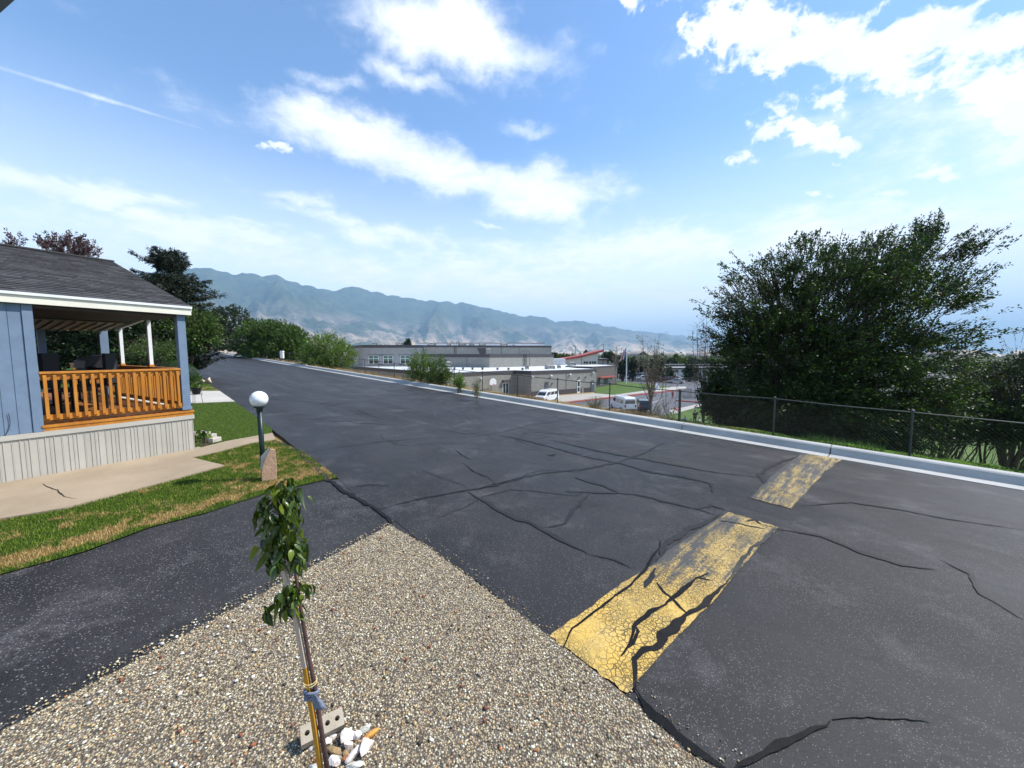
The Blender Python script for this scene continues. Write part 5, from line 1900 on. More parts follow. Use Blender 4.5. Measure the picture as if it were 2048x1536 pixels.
V, Fq = leaf_quads(pos, np.tile(np.array([0, 0, 0.8]), (n, 1)), 0.12, 0.05, 0)
np_mesh('leaves', V, Fq, LF_BRIGHT, tp, origin=tuple(c + Vector((0, 0, 0.335))))
mb = MB(); mb.tube([c + Vector((0, 0, 0.54)), c + Vector((0, 0, 0.64))], 0.006, 5); mb.build('stem', M_TWIG, tp)

# --- staked pear sapling in the gravel
M_STAKE = mat('yellow_stake', (0.50, 0.25, 0.02), (0.36, 0.17, 0.02), 5, rough=0.5, stretch=(1, 1, 0.2))
M_STAKEG = mat('weathered_stake', (0.52, 0.42, 0.32), (0.34, 0.26, 0.20), 6, rough=0.85, bump=0.002, stretch=(1, 1, 0.15))
M_SAPB = mat('sapling_bark', (0.10, 0.05, 0.045), (0.055, 0.03, 0.028), 26, rough=0.7, bump=0.003, bscale=90)
M_CLOTH = mat('blue_cloth', (0.20, 0.23, 0.30), (0.13, 0.155, 0.21), 30, rough=0.9, bump=0.004, bscale=120)
M_TWINE = mat('twine', (0.62, 0.50, 0.22), (0.5, 0.4, 0.18), 30, rough=0.9)


def yline(px, py, y):
    """point at forward distance y seen at a pixel"""
    r = ray(px, py)
    return Vector((0, 0, H)) + r * (y / r.y)


SBS = G(652, 1572); SBS.z -= 0.02
ys = SBS.y
sap = thing('pear_sapling', 'young leafy sapling tied to a leaning stake in the gravel', 'sapling', tuple(SBS))
sk = [SBS, yline(630, 1440, ys + 0.0), yline(607, 1300, ys + 0.01), yline(590, 1225, ys + 0.02), yline(570, 1150, ys + 0.02)]
stake = thing('tree_stake', 'leaning wooden stake, yellow below and weathered grey above, beside the sapling trunk', 'stake', tuple(SBS))
def seg(name, pts, wd, m, par):
    mb = MB()
    for i in range(len(pts) - 1):
        pass
    mb.tube(pts, wd, 4)
    return mb.build(name, m, par)
ybreak = yline(611, 1335, ys + 0.01)
seg('lower_stake', [SBS + Vector((-0.012, 0, 0)), yline(627, 1440, ys), ybreak + Vector((-0.002, 0, 0))], 0.0125, M_STAKE, stake)
seg('upper_stake', [ybreak + Vector((-0.002, 0, 0.0005)), yline(592, 1235, ys + 0.02), yline(567, 1140, ys + 0.03)], 0.0125, M_STAKEG, stake)
tp_ = [SBS + Vector((0.021, 0.0, 0)), yline(641, 1450, ys + .012), yline(629, 1370, ys + .015), yline(617, 1310, ys + .02), yline(605, 1240, ys + .025), yline(598, 1195, ys + .03), yline(590, 1140, ys + .035), yline(580, 1080, ys + .03), yline(568, 1020, ys + .03), yline(562, 965, ys + .03)]
mb = MB(); mb.tube(tp_, [0.0115, 0.0105, 0.0098, 0.009, 0.008, 0.007, 0.006, 0.005, 0.004, 0.002], 10); mb.build('trunk', M_SAPB, sap, smooth=True)
# twine and rag
c = yline(616, 1365, ys + .008)
for dz_ in (0, 0.012):
    mb = MB(); ax = (sk[1] - sk[2]).normalized(); e1 = ax.orthogonal().normalized(); e2 = ax.cross(e1)
    cc = c + Vector((0.010, 0, dz_))
    mb.tube([cc + Vector((math.cos(q) * 0.030, math.sin(q) * 0.022, 0.006 * math.sin(q * 1.0))) for q in np.linspace(0, 2 * math.pi, 21)], 0.0022, 5, False)
    mb.build('twine_loop', M_TWINE, stake)
rag = thing('cloth_tie', 'blue-grey rag knotted round stake and sapling trunk', 'cloth', tuple(yline(625, 1385, ys - .02)))
cc = yline(623, 1385, ys + .01)
for k in range(3):
    mb = MB()
    mb.tube([cc + Vector((math.cos(q) * 0.028, math.sin(q) * 0.024, 0.010 * k - 0.012 + 0.010 * math.cos(q + k))) for q in np.linspace(0, 2 * math.pi, 21)], 0.0065, 7, False)
    mb.build('wrap', M_CLOTH, rag, smooth=True)
mb = MB()
t0_, t1_ = yline(628, 1385, ys - .03), yline(640, 1415, ys - .035)
vs, fs = [], []
for i in range(9):
    f = i / 8
    q = t0_.lerp(t1_ + Vector((0.0, 0, -0.005)), f)
    wd_ = 0.006 + 0.024 * f ** 0.7
    for j in range(5):
        u = (j - 2) / 2
        vs.append(q + Vector((wd_ * u, 0.006 * math.cos(u * 4 + f * 3), -0.006 * abs(u))))
for i in range(8):
    for j in range(4):
        o_ = i * 5 + j
        fs.append((o_, o_ + 1, o_ + 6, o_ + 5))
mb.add(vs, fs)
o = mb.build('tail', M_CLOTH, rag, smooth=True)
md = o.modifiers.new('thick', 'SOLIDIFY'); md.thickness = 0.003
# leaves: three shared meshes, every leaf its own piece
def leafmesh(k):
    Lf, Wf = 0.074, (0.036, 0.030, 0.040)[k]
    vs, fs = [], []
    n = 6
    for i in range(n + 1):
        f = i / n
        wv_ = Wf / 2 * math.sin(math.pi * min(1, f ** 0.8)) ** 0.8 if 0 < f < 1 else 0.0006
        x = Lf * (f if k != 1 else f * 0.95)
        z = -(0.014 + 0.016 * k) * f * f * 1.9
        rip = 0.0018 * math.sin(f * 14 + k)
        vs += [(x, -wv_, z + wv_ * 0.42 + rip), (x, 0, z), (x, wv_, z + wv_ * 0.42 - rip)]
    for i in range(n):
        o_ = 3 * i
        fs += [(o_, o_ + 3, o_ + 4, o_ + 1), (o_ + 1, o_ + 4, o_ + 5, o_ + 2)]
    me = bpy.data.meshes.new('leaf')
    me.from_pydata(vs, [], fs)
    me.materials.append(LF_SAP)
    me.polygons.foreach_set('use_smooth', [True] * len(me.polygons))
    return me


LF_SAP, nt_, b_, o_ = newmat('sapling_leaf')
r_ = nt_.orand()
pz = nt_.obj()
sx_ = nt_.new('ShaderNodeSeparateXYZ'); nt_.l.new(pz, sx_.inputs[0])
cc_ = nt_.ramp(r_, [(0.0, (0.014, 0.034, 0.005)), (0.5, (0.045, 0.085, 0.008)), (1.0, (0.14, 0.19, 0.015))])
vein = nt_.rng(nt_.math('ABSOLUTE', sx_.outputs[1]), 0.0, 0.0012, 1.0, 0.0)
cc_ = nt_.mix(nt_.math('MULTIPLY', vein, 0.6), cc_, (0.16, 0.2, 0.05))
nt_.setin(b_.inputs['Base Color'], cc_)
b_.inputs['Roughness'].default_value = 0.36
tr_ = nt_.new('ShaderNodeBsdfTranslucent'); nt_.setin(tr_.inputs[0], nt_.mix(1.0, cc_, (1.9, 1.8, 0.4), 'MULTIPLY'))
mx_ = nt_.new('ShaderNodeMixShader'); mx_.inputs[0].default_value = 0.16
nt_.l.new(b_.outputs[0], mx_.inputs[1]); nt_.l.new(tr_.outputs[0], mx_.inputs[2]); nt_.l.new(mx_.outputs[0], o_.inputs[0])
LM = [leafmesh(k) for k in range(3)]
R = random.Random(21)
groups_ = [   # px, py, half width px, half height px, count
    (560, 988, 30, 16, 30), (580, 1010, 24, 24, 26), (535, 1030, 24, 22, 30), (575, 1045, 26, 28, 34), (540, 1065, 24, 18, 20), (590, 1085, 18, 20, 18),
    (550, 1095, 30, 22, 36), (590, 1120, 24, 22, 26), (558, 1125, 26, 18, 24), (578, 1192, 34, 18, 26), (605, 1192, 20, 12, 12), (560, 1215, 16, 14, 12), (585, 1225, 18, 14, 10)]
for (px, py, rx, ry, n) in groups_:
    ctr_ = yline(px, py, ys + 0.03)
    ax_ = yline(min(max(px, 562), 598), py - 6, ys + 0.03)
    # twig to the group
    mb = MB(); mb.tube([ax_ + Vector((0, 0, -0.02)), ax_.lerp(ctr_, 0.6) + Vector((0, 0, 0.012)), ctr_], [0.0035, 0.0025, 0.0015], 5); mb.build('twig', M_SAPB, sap)
    for k in range(int(n * 1.55)):
        q = ctr_ + Vector((R.uniform(-1, 1) * rx / F * ys * 1.0, R.gauss(0, 0.035), R.uniform(-1, 1) * ry / F * ys * 0.95))
        out = (q - Vector((ax_.x, ax_.y, q.z)))
        an = math.atan2(out.y, out.x) + R.gauss(0, 0.7)
        dr = R.uniform(0.25, 1.35)
        s_ = R.choice((R.uniform(0.35, 0.7), R.uniform(0.6, 0.95)))
        start = q - Vector((math.cos(an), math.sin(an), 0)) * 0.03 + Vector((0, 0, 0.03))
        instance(LM[R.randrange(3)], 'leaf', sap, start - SBS, (R.gauss(0, 0.5), dr, an), (s_, s_ * R.uniform(0.75, 1.15), s_ * R.uniform(0.5, 1.5)))

# --- four-hole brick
bc = G(645, 1470)
A1, A2 = G(612, 1492), G(692, 1452)
ex_ = (A2 - A1).normalized(); ex_.z = 0; ex_.normalize()
ey_ = Vector((-ex_.y, ex_.x, 0))
M_BRICK = mat('tan_brick', (0.42, 0.36, 0.27), (0.34, 0.29, 0.215), 12, rough=0.9, bump=0.004, bscale=140)
LB, WB, HBk = 0.205, 0.085, 0.057
br = thing('brick', 'tan brick with round holes lying in the gravel behind the sapling', 'brick', tuple(bc))
import bmesh
bm = bmesh.new()
hole_x = [-0.072, -0.024, 0.024, 0.072]
rh = 0.0125
# top and bottom faces with holes: strips around each hole
def brickv(x, y, z): return bm.verts.new((x, y, z))
xs_ = [-LB / 2, -0.048, 0.0, 0.048, LB / 2]
for zc, flip in ((HBk, False), (0.0, True)):
    pass
bm.free()
mb = MB()
for i, hx_ in enumerate(hole_x):
    x0, x1 = xs_[i], xs_[i + 1]
    n = 16
    outer = []
    for k in range(n):
        t_ = 2 * math.pi * k / n
        cxx, syy = math.cos(t_), math.sin(t_)
        sc_l = min(((x1 - hx_) / cxx) if cxx > 1e-6 else ((x0 - hx_) / cxx) if cxx < -1e-6 else 9, (WB / 2 / abs(syy)) if abs(syy) > 1e-6 else 9)
        outer.append((hx_ + cxx * sc_l, syy * sc_l))
    inner = [(hx_ + math.cos(2 * math.pi * k / n) * rh, math.sin(2 * math.pi * k / n) * rh) for k in range(n)]
    vs = [(x, y, HBk) for x, y in outer] + [(x, y, HBk) for x, y in inner] + [(x, y, 0.004) for x, y in inner]
    fs = []
    for k in range(n):
        k2 = (k + 1) % n
        fs.append((k, k2, n + k2, n + k))
        fs.append((n + k, n + k2, 2 * n + k2, 2 * n + k))
    # corners of the strip
    cs = [(x0, -WB / 2, HBk), (x1, -WB / 2, HBk), (x1, WB / 2, HBk), (x0, WB / 2, HBk)]
    mb.add(vs, fs)
    for (cxq, cyq, cz) in cs:
        cand_ = sorted(range(n), key=lambda k: (outer[k][0] - cxq) ** 2 + (outer[k][1] - cyq) ** 2)[:2]
        mb.add([(cxq, cyq, cz), (*outer[cand_[0]], cz), (*outer[cand_[1]], cz)], [(0, 1, 2)])
h_ = WB / 2; l_ = LB / 2
mb.add([(-l_, -h_, 0), (l_, -h_, 0), (l_, h_, 0), (-l_, h_, 0), (-l_, -h_, HBk), (l_, -h_, HBk), (l_, h_, HBk), (-l_, h_, HBk)], [(0, 1, 5, 4), (1, 2, 6, 5), (2, 3, 7, 6), (3, 0, 4, 7), (3, 2, 1, 0)])
me = bpy.data.meshes.new('brick_body')
Rb = Matrix((ex_, ey_, Vector((0, 0, 1)))).transposed() @ Matrix.Rotation(R_(26), 3, 'X')
me.from_pydata([tuple(Rb @ Vector(v) + Vector((0, 0, 0.028))) for v in mb.v], [], mb.f)
me.materials.append(M_BRICK)
instance(me, 'brick_body', br, (0, 0, 0))

# --- pile of stones
M_QZ = mat('white_quartz', (0.76, 0.72, 0.68), (0.58, 0.50, 0.45), 14, rough=0.5, bump=0.004, bscale=60)
M_QP = mat('pink_quartz', (0.62, 0.46, 0.38), (0.74, 0.66, 0.60), 11, rough=0.55, bump=0.004, bscale=60)
M_QG = mat('banded_stone', (0.42, 0.42, 0.36), (0.66, 0.64, 0.56), 26, rough=0.6, stretch=(1, 4, 1))
M_QB = mat('sandy_stone', (0.36, 0.24, 0.11), (0.26, 0.17, 0.08), 14, rough=0.8, bump=0.004)
M_QR = mat('rust_stone', (0.44, 0.17, 0.06), (0.32, 0.11, 0.04), 14, rough=0.7, bump=0.004)
M_WOOD = mat('orange_wood', (0.60, 0.30, 0.06), (0.42, 0.19, 0.035), 20, rough=0.7, stretch=(0.3, 3, 3))
PX = 1 / F
pile = [   # px, py, w px, h px, material, roll, label, lift
    (728, 1464, 40, 13, M_QG, -0.62, 'grey-green banded elongated stone at the top of the rock pile'),
    (694, 1482, 42, 26, M_QZ, -0.45, 'largest white quartz lump in the middle of the rock pile'),
    (713, 1478, 24, 16, M_QZ, 0.2, 'small white stone between the banded stone and the big quartz'),
    (664, 1477, 20, 12, M_QZ, 0.0, 'small bluish white stone beside the stake'),
    (655, 1489, 16, 14, M_QZ, 0.3, 'white stone wedged against the sapling trunk'),
    (732, 1500, 28, 46, M_QP, 0.3, 'pointed pinkish tan quartz at the right of the pile'),
    (712, 1510, 18, 40, M_QZ, 0.5, 'tall white and grey split stone left of the pointed pink one'),
    (696, 1497, 20, 18, M_QP, 0.0, 'pale pink stone under the large quartz lump'),
    (670, 1508, 34, 18, M_QB, 0.1, 'flat sandy brown stone in the middle of the pile'),
    (671, 1528, 28, 20, M_QZ, 0.0, 'square white stone at the bottom of the pile'),
    (694, 1521, 18, 14, M_QR, 0.5, 'rusty brown stone near the bottom of the pile'),
    (692, 1510, 14, 10, M_QB, 1.0, 'yellowish brown pebble in the gap of the pile'),
    (622, 1500, 14, 9, M_QZ, 0.0, 'small white stone left of the stake'),
    (631, 1495, 18, 14, M_QP, 0.7, 'mauve stone left of the stake'),
    (633, 1522, 16, 10, M_QR, 0.0, 'small rusty stone left of the stake foot'),
    (712, 1538, 40, 16, M_QG, 0.0, 'dark grey flat stone at the bottom edge of the view'),
    (628, 1540, 26, 14, M_QG, 0.2, 'grey stone at the bottom left of the stake'),
    (700, 1462, 8, 10, M_QZ, 0.0, 'tiny white chip at the top of the pile'),
    (650, 1480, 10, 10, M_QP, 0.0, 'tiny pale pink stone behind the trunk')]
M_QGD = M_QG
for k, (px, py, wpx, hpx, m_, rz, lab) in enumerate(pile):
    c = G(px, py)
    d_ = c.y * math.cos(PIT)
    sx = wpx / F * d_ * 1.12
    sy = hpx / F * d_ * 1.3
    c.z += min(sx, sy) * 0.32
    rock('quartz_stone' if m_ in (M_QZ, M_QP) else 'stone', lab, c, (sx, sy, min(sx, sy) * 0.95), m_, 11 + k, 'stone', -rz * 1.2, 'stones piled beside the sapling')
c = G(744, 1474)
mb = MB()
w0, w1 = G(730, 1484) + Vector((0, 0, 0.02)), G(758, 1464) + Vector((0, 0, 0.022))
mb.tube([w0, w0.lerp(w1, .35), w0.lerp(w1, .75), w1], [0.010, 0.015, 0.013, 0.006], 6)
tag(mb.build('wood_chunk', M_WOOD, None, at=c), 'orange split piece of wood at the right end of the rock pile', 'wood')
# scattered larger chips
for k, (px, py, s_, m_, lab) in enumerate([(757, 1432, .018, M_BARK, 'dark bark chip in the gravel right of the brick'), (885, 1270, .013, M_QR, 'rust-red chip in the gravel left of the road corner'),
                                            (1072, 1452, .014, M_QR, 'brick-red pebble in the gravel near the road edge'), (1072, 1502, .018, M_QR, 'dark red chip near the bottom of the gravel'), (855, 1426, .012, M_QR, 'small orange chip in the gravel right of the brick'),
                                            (1000, 1500, .016, M_QR, 'red-brown chip at the bottom middle of the gravel')]):
    c = G(px, py); c.z += s_ * 0.5
    rock('stone_chip', lab, c, (s_ * 1.7, s_ * 1.1, s_ * .8), m_, 60 + k, 'chip')

# ================================================================== CHAIN-LINK FENCE
M_GALV = mat('galvanised_steel', (0.075, 0.078, 0.08), (0.05, 0.052, 0.055), 14, rough=0.55, metal=0.3)
M_GALVD = mat('dull_steel', (0.06, 0.062, 0.065), (0.045, 0.046, 0.05), 14, rough=0.6, metal=0.3)
fence = thing('chain_link_fence', 'grey chain-link fence running along the verge behind the kerb', 'fence', tuple(P(8, 11.6)))
FO = P(8, 11.6)
FT = 0.87
pa = [-3.4, -0.24, 2.21, 4.62, 7.06, 9.41, 11.66, 14.08, 16.41, 18.67, 20.9, 23.19, 25.5, 27.91, 30.12, 32.36] + [32.36 + 2.35 * i for i in range(1, 22)]
pm = MB(); pm.tube([(0, 0, -0.35), (0, 0, FT)], 0.021, 8)
pme = bpy.data.meshes.new('fence_post'); pme.from_pydata(pm.v, [], pm.f); pme.materials.append(M_GALV)
cm = MB(); cm.lathe((0, 0, 0), [(0.03, 0), (0.034, 0.02), (0.028, 0.05), (0.008, 0.065)], 8)
cme = bpy.data.meshes.new('post_cap'); cme.from_pydata(cm.v, [], cm.f); cme.materials.append(M_GALV)
def fz(a): return FT + 0.04 * mnoise.noise(Vector((a * 0.3, 0, 0))) + 0.15 * min(1, max(0, (a - 16) / 16))
for i, a in enumerate(pa):
    q = P(a, 11.6, fz(a) - FT) - FO
    s_ = 1.9 if abs(a - 4.62) < .01 else 1.0
    o = instance(pme, 'fence_post', fence, q, (0.01 * mnoise.noise(Vector((a, 0, 0))), 0.02 * mnoise.noise(Vector((0, a, 0))), 0), (s_, s_, 1))
    instance(cme, 'post_cap', o, (0, 0, FT), (0, 0, 0), (1, 1, 1))
    if i < len(pa) - 1:
        a2 = pa[i + 1]
        mb = MB()
        mb.tube([P(a + 0.01, 11.6, fz(a) + 0.005), P((a + a2) / 2, 11.6, (fz(a) + fz(a2)) / 2 - 0.012), P(a2 - 0.01, 11.6, fz(a2) + 0.005)], 0.014, 6)
        mb.build('top_rail', M_GALV, fence)
# wire diamonds
P0, P1 = [], []
pitch = 0.075
a_ = pa[0]
hgt = 1.05
while a_ < 34:
    for sgn in (1, -1):
        a0_, a1_ = a_, a_ + sgn * hgt
        z0_, z1_ = fz(a_) - 0.02 - hgt, fz(a_) - 0.015
        if a1_ < pa[0] or a1_ > 34:
            continue
        P0.append(tuple(P(a0_, 11.575 + 0.004 * sgn, z0_))); P1.append(tuple(P(a1_, 11.575 + 0.004 * sgn, z1_)))
    a_ += pitch * (1 if a_ < 14 else 1.6)
V, Fq = twig_tubes(np.array(P0), np.array(P1), 0.0019)
# keep the wires even in width
stuff(np_mesh('wire_mesh', V, Fq, M_GALVD, fence, origin=tuple(FO)))
# far panels up the road with a white box
c = P(52, 11.6)
mb = MB(); mb.box(c + Vector((0, 0, 0.75)), (0.35, 0.35, 0.9)); tag(mb.build('utility_box', M_WHITE, None, at=c, bevel=0.02), 'small white utility box at the far end of the fence under the trees', 'utility box')

# dry verge grass behind the kerb
def verge(a0, a1, c0, c1, n, h, wd, m, name):
    a = RNG.uniform(a0, a1, n); c = RNG.uniform(c0, c1, n)
    z = ground_z(a, c)
    x = a * DV.x + c * CV.x; y = a * DV.y + c * CV.y
    ang = RNG.uniform(0, 6.28, n)
    clump = 0.35 + 1.0 * (np.sin(a * 1.7) * np.sin(a * 0.61 + 1) > 0.25) * RNG.uniform(0.3, 1.2, n)
    hh = h * RNG.uniform(0.4, 1.2, n) * clump
    s = np.stack([np.cos(ang), np.sin(ang), 0 * ang], -1) * wd * 0.5
    b = np.stack([x, y, z - 0.01], -1)
    t = b + np.stack([RNG.normal(0, 0.35, n) * hh, RNG.normal(0, 0.35, n) * hh, hh], -1)
    V = np.stack([b - s, b + s, t], 1).reshape(-1, 3)
    return stuff(np_mesh(name, V, np.arange(n * 3).reshape(-1, 3), m))


M_DRYB = mat('dry_blade_tan', (0.40, 0.28, 0.12), (0.28, 0.19, 0.09), 3, rough=0.9, world=True, vary=0.4)
M_GRNB = mat('green_blade', (0.10, 0.19, 0.02), (0.06, 0.12, 0.015), 3, rough=0.8, world=True, vary=0.5)
verge(5.5, 24, 10.46, 13.2, 26000, 0.16, 0.012, M_DRYB, 'dry_grass')
verge(24, 75, 10.46, 13.0, 22000, 0.22, 0.03, M_DRYB, 'dry_grass')
verge(-9, 5.5, 10.8, 20, 45000, 0.14, 0.02, M_GRNB, 'green_grass')

# ================================================================== SCHOOL LOT BELOW THE BANK
def lot(px, py, dz=0.0):
    v = L(px, py)
    v.z = LOT + dz
    return v


M_LOTCON = concrete('lot_concrete', (0.42, 0.39, 0.34), (0.36, 0.33, 0.29))
M_REDK = mat('red_kerb_paint', (0.42, 0.06, 0.045), (0.34, 0.05, 0.04), 2, rough=0.6, world=True)
M_LAWN2 = mat('school_lawn', (0.07, 0.13, 0.010), (0.045, 0.09, 0.008), 0.35, rough=0.9, bump=0.03, bscale=6, world=True)
flat = [PT(-2000 + 1024, 60)]
lotasp = struct(sheet('parking_lot', [lot(1020, 840, .0), lot(1060, 812), lot(1136, 807), lot(1270, 790), lot(1360, 782), lot(1560, 775), lot(1900, 770), lot(2100, 742), lot(1240, 742), lot(1225, 760), lot(1300, 776), lot(1390, 770)][:0] or
                [lot(1010, 822), lot(1130, 806), lot(1300, 787.5), lot(1372, 780), lot(1372, 768), lot(1235, 761), lot(1225, 741), lot(2100, 741), lot(2200, 775), lot(1700, 800), lot(1480, 812), lot(1391, 812), lot(1330, 832), lot(1240, 850)], M_LOTASP, 0.012))
struct(slab('school_sidewalk', [lot(1060, 803), lot(1130, 804.5), lot(1300, 785.5), lot(1372, 778), lot(1372, 774), lot(1300, 776), lot(1227, 790.5), lot(1194, 787), lot(1064, 796)], M_LOTCON, 0.15, 0.13))
struct(sheet('school_lawn', [lot(1190, 787.5), lot(1192, 772), lot(1233, 764), lot(1294, 769), lot(1340, 775), lot(1294, 781.5), lot(1227, 791)], M_LAWN2, 0.165))
struct(sheet('play_lawn', [lot(1240, 875), lot(1325, 831), lot(1391, 813), lot(1480, 811), lot(1700, 806), lot(2100, 800), lot(2300, 900), lot(1700, 960), lot(1350, 930)], M_LAWN2, 0.03))
struct(slab('lot_path', [lot(1338, 822), lot(1391, 810), lot(1480, 808), lot(1480, 813), lot(1395, 815), lot(1345, 829)], M_LOTCON, 0.1, 0.08))
struct(slab('pale_path', [lot(1420, 880), lot(1470, 852), lot(1560, 838), lot(1600, 845), lot(1480, 890)], M_LOTCON, 0.1, 0.06))
for k, (pts) in enumerate([[(1132, 806.5), (1300, 787.5), (1360, 781.5)], [(1352, 802), (1390, 805), (1440, 805)], [(1349, 817), (1356, 822)]]):
    mb = MB()
    for i in range(len(pts) - 1):
        mb.bar(lot(*pts[i], 0.09), lot(*pts[i + 1], 0.09), 0.35, 0.2)
    struct(mb.build('red_kerb', M_REDK, None))
# parking stripes
M_STRIPE = mat('lot_stripe', (0.6, 0.6, 0.58), None, 3, rough=0.7, world=True)
for k in range(5):
    a_, b_ = lot(1205 + 25 * k, 822 - 4 * k, .02), lot(1222 + 27 * k, 812 - 4 * k, .02)
    mb = MB(); mb.bar(a_, b_, 0.12, 0.01); struct(mb.build('parking_stripe', M_STRIPE, None))


struct(sheet('lot_apron', [lot(1190, 790), lot(1225, 741), lot(2100, 741), lot(2200, 775), lot(1372, 792)], M_LOTASP, 0.006))


def cmu(name, c1, c2):
    m, nt, b, out = newmat(name)
    p = nt.pos()
    sx = nt.new('ShaderNodeSeparateXYZ'); nt.l.new(p, sx.inputs[0])
    cx = nt.new('ShaderNodeCombineXYZ')
    nt.l.new(nt.math('ADD', nt.math('MULTIPLY', sx.outputs[0], 0.8), nt.math('MULTIPLY', sx.outputs[1], 0.6)), cx.inputs[0]); nt.l.new(sx.outputs[2], cx.inputs[1])
    bt = nt.new('ShaderNodeTexBrick'); nt.l.new(cx.outputs[0], bt.inputs['Vector'])
    bt.inputs['Scale'].default_value = 1.0
    bt.inputs['Brick Width'].default_value = 0.8; bt.inputs['Row Height'].default_value = 0.4
    bt.inputs['Mortar Size'].default_value = 0.025
    bt.inputs['Color1'].default_value = (*c1, 1); bt.inputs['Color2'].default_value = (*c2, 1); bt.inputs['Mortar'].default_value = (*[x * 0.72 for x in c1], 1)
    c = nt.mix(nt.math('MULTIPLY', nt.rng(nt.noise(p, 0.5, 5, 0.6), 0.4, 0.7), 0.3), bt.outputs[0], tuple(x * 0.75 for x in c1))
    nt.setin(b.inputs['Base Color'], c)
    b.inputs['Roughness'].default_value = 0.9
    return m


M_CMU = cmu('grey_block', (0.30, 0.29, 0.26), (0.25, 0.245, 0.22))
M_CMUD = cmu('dark_block', (0.12, 0.105, 0.10), (0.10, 0.09, 0.085))
M_STUC = mat('grey_stucco', (0.31, 0.315, 0.31), (0.27, 0.275, 0.27), 1.0, rough=0.9)
M_BANDM = mat('dark_band', (0.075, 0.068, 0.07), (0.06, 0.055, 0.058), 2, rough=0.7)
M_MEMB = mat('roof_membrane', (0.62, 0.63, 0.64), (0.52, 0.54, 0.56), 0.7, rough=0.7, world=True)
M_GLASS = mat('window_glass', (0.02, 0.035, 0.035), (0.03, 0.05, 0.05), 3, rough=0.12, spec=0.6)
M_BLIND = mat('green_blind', (0.10, 0.18, 0.13), (0.08, 0.15, 0.11), 3, rough=0.6)
M_REDR = mat('red_roof', (0.36, 0.07, 0.055), (0.28, 0.055, 0.045), 1, rough=0.6)
M_WALLW = mat('pale_wall', (0.60, 0.62, 0.58), (0.55, 0.57, 0.54), 1, rough=0.8)
M_DOORG = mat('grey_door', (0.10, 0.12, 0.13), (0.09, 0.10, 0.11), 3, rough=0.6)
M_HVAC = mat('hvac_metal', (0.42, 0.42, 0.40), (0.28, 0.28, 0.27), 3, rough=0.6, vary=0.3)
M_HVACD = mat('hvac_dark', (0.10, 0.10, 0.10), (0.07, 0.07, 0.07), 3, rough=0.7)

school = thing('school_building', 'long low grey block school with white roofs, dark roof bands and a few windows', 'school', (0, 85, LOT))
ZL, ZM, ZT = -1.30, 2.05, 4.5


def vol(poly, z0, z1, m, band=0.75, wallname='wall'):
    poly = [Vector((p[0], p[1], 0)) for p in poly]
    mb = MB(); mb.prism([(p.x, p.y) for p in poly], z0, z1 - 0.06); w_ = mb.build(wallname, m, school)
    cen = sum(poly, Vector()) / len(poly)
    n = len(poly)
    ar = sum(poly[i].x * poly[(i + 1) % n].y - poly[(i + 1) % n].x * poly[i].y for i in range(n))
    sg = 1 if ar > 0 else -1
    def off(d):
        out = []
        for i in range(n):
            a, b, c = poly[i - 1], poly[i], poly[(i + 1) % n]
            e1 = (b - a).normalized(); e2 = (c - b).normalized()
            n1 = Vector((e1.y, -e1.x, 0)) * sg; n2 = Vector((e2.y, -e2.x, 0)) * sg
            k = n1 + n2
            k = k / max(k.dot(n1), 0.3)
            out.append(b + k * d)
        return out
    o1, o0 = off(0.06), off(0.003)
    mb = MB()
    vs = [(p.x, p.y, z1 - band) for p in o0] + [(p.x, p.y, z1 - band) for p in o1] + [(p.x, p.y, z1) for p in o1] + [(p.x, p.y, z1) for p in off(-0.25)]
    fs = []
    for i in range(n):
        j = (i + 1) % n
        fs += [(i, j, n + j, n + i), (n + i, n + j, 2 * n + j, 2 * n + i), (2 * n + i, 2 * n + j, 3 * n + j, 3 * n + i)]
    mb.add(vs, fs); mb.build('roof_band', M_BANDM, school)
    ins = off(-0.2)
    mb = MB(); mb.add([(p.x, p.y, z1 - 0.012) for p in ins], [tuple(range(n)) if ar > 0 else tuple(reversed(range(n)))]); mb.build('flat_roof', M_MEMB, school)
    return w_


W0, W1, W2, W3, W4 = Vector((-38, 98, 0)), Vector((-12, 67, 0)), Vector((.42, 78.5, 0)), Vector((3.9, 75.5, 0)), Vector((19.4, 86.2, 0))
vol([W0, W1, W2, W3, W4, (14.5, 93.5), (30, 116), (10, 125), (-52, 125), (-52, 112)], LOT - 0.3, ZL, M_CMU, 0.75)
vol([(20.0, 93.5), (29.7, 106), (24, 112), (14, 98)], LOT - 0.3, -1.02, M_CMUD, 0.35)
vol([(-24.2, 103.0), (-5.7, 95), (12, 108.3), (9, 114), (-24.2, 114)], ZL - 0.1, ZM, M_CMU, 0.8)
vol([(-24.4, 104), (11.4, 109), (8, 127), (-24.4, 127)], ZM - 3.5, ZT, M_CMU, 0.55)
vol([(-40.5, 102), (-24.6, 104), (-24.6, 127), (-51, 128), (-51, 117.5)], ZL - 4, ZT + 0.06, M_STUC, 0.75)
vol([(-30, 119), (10.5, 121), (10, 126), (-30, 126)], ZT - 1, ZT + 1.15, M_MEMB, 0.2, 'roof_wall')
mb = MB(); e_ = (W4 - W3).normalized()
# lower dark wainscot on the sunny wall
nrm_ = Vector((e_.y, -e_.x, 0))
for f0, f1 in ((0.0, 0.30), (0.335, 0.755), (0.79, 0.93)):
    a_ = W3.lerp(W4, f0); b_ = W3.lerp(W4, f1)
    mb = MB(); mb.bar(Vector((a_.x, a_.y, LOT + 0.45)) + nrm_ * 0.03, Vector((b_.x, b_.y, LOT + 0.45)) + nrm_ * 0.03, 0.04, 1.1); mb.build('base_course', M_BANDM, school)


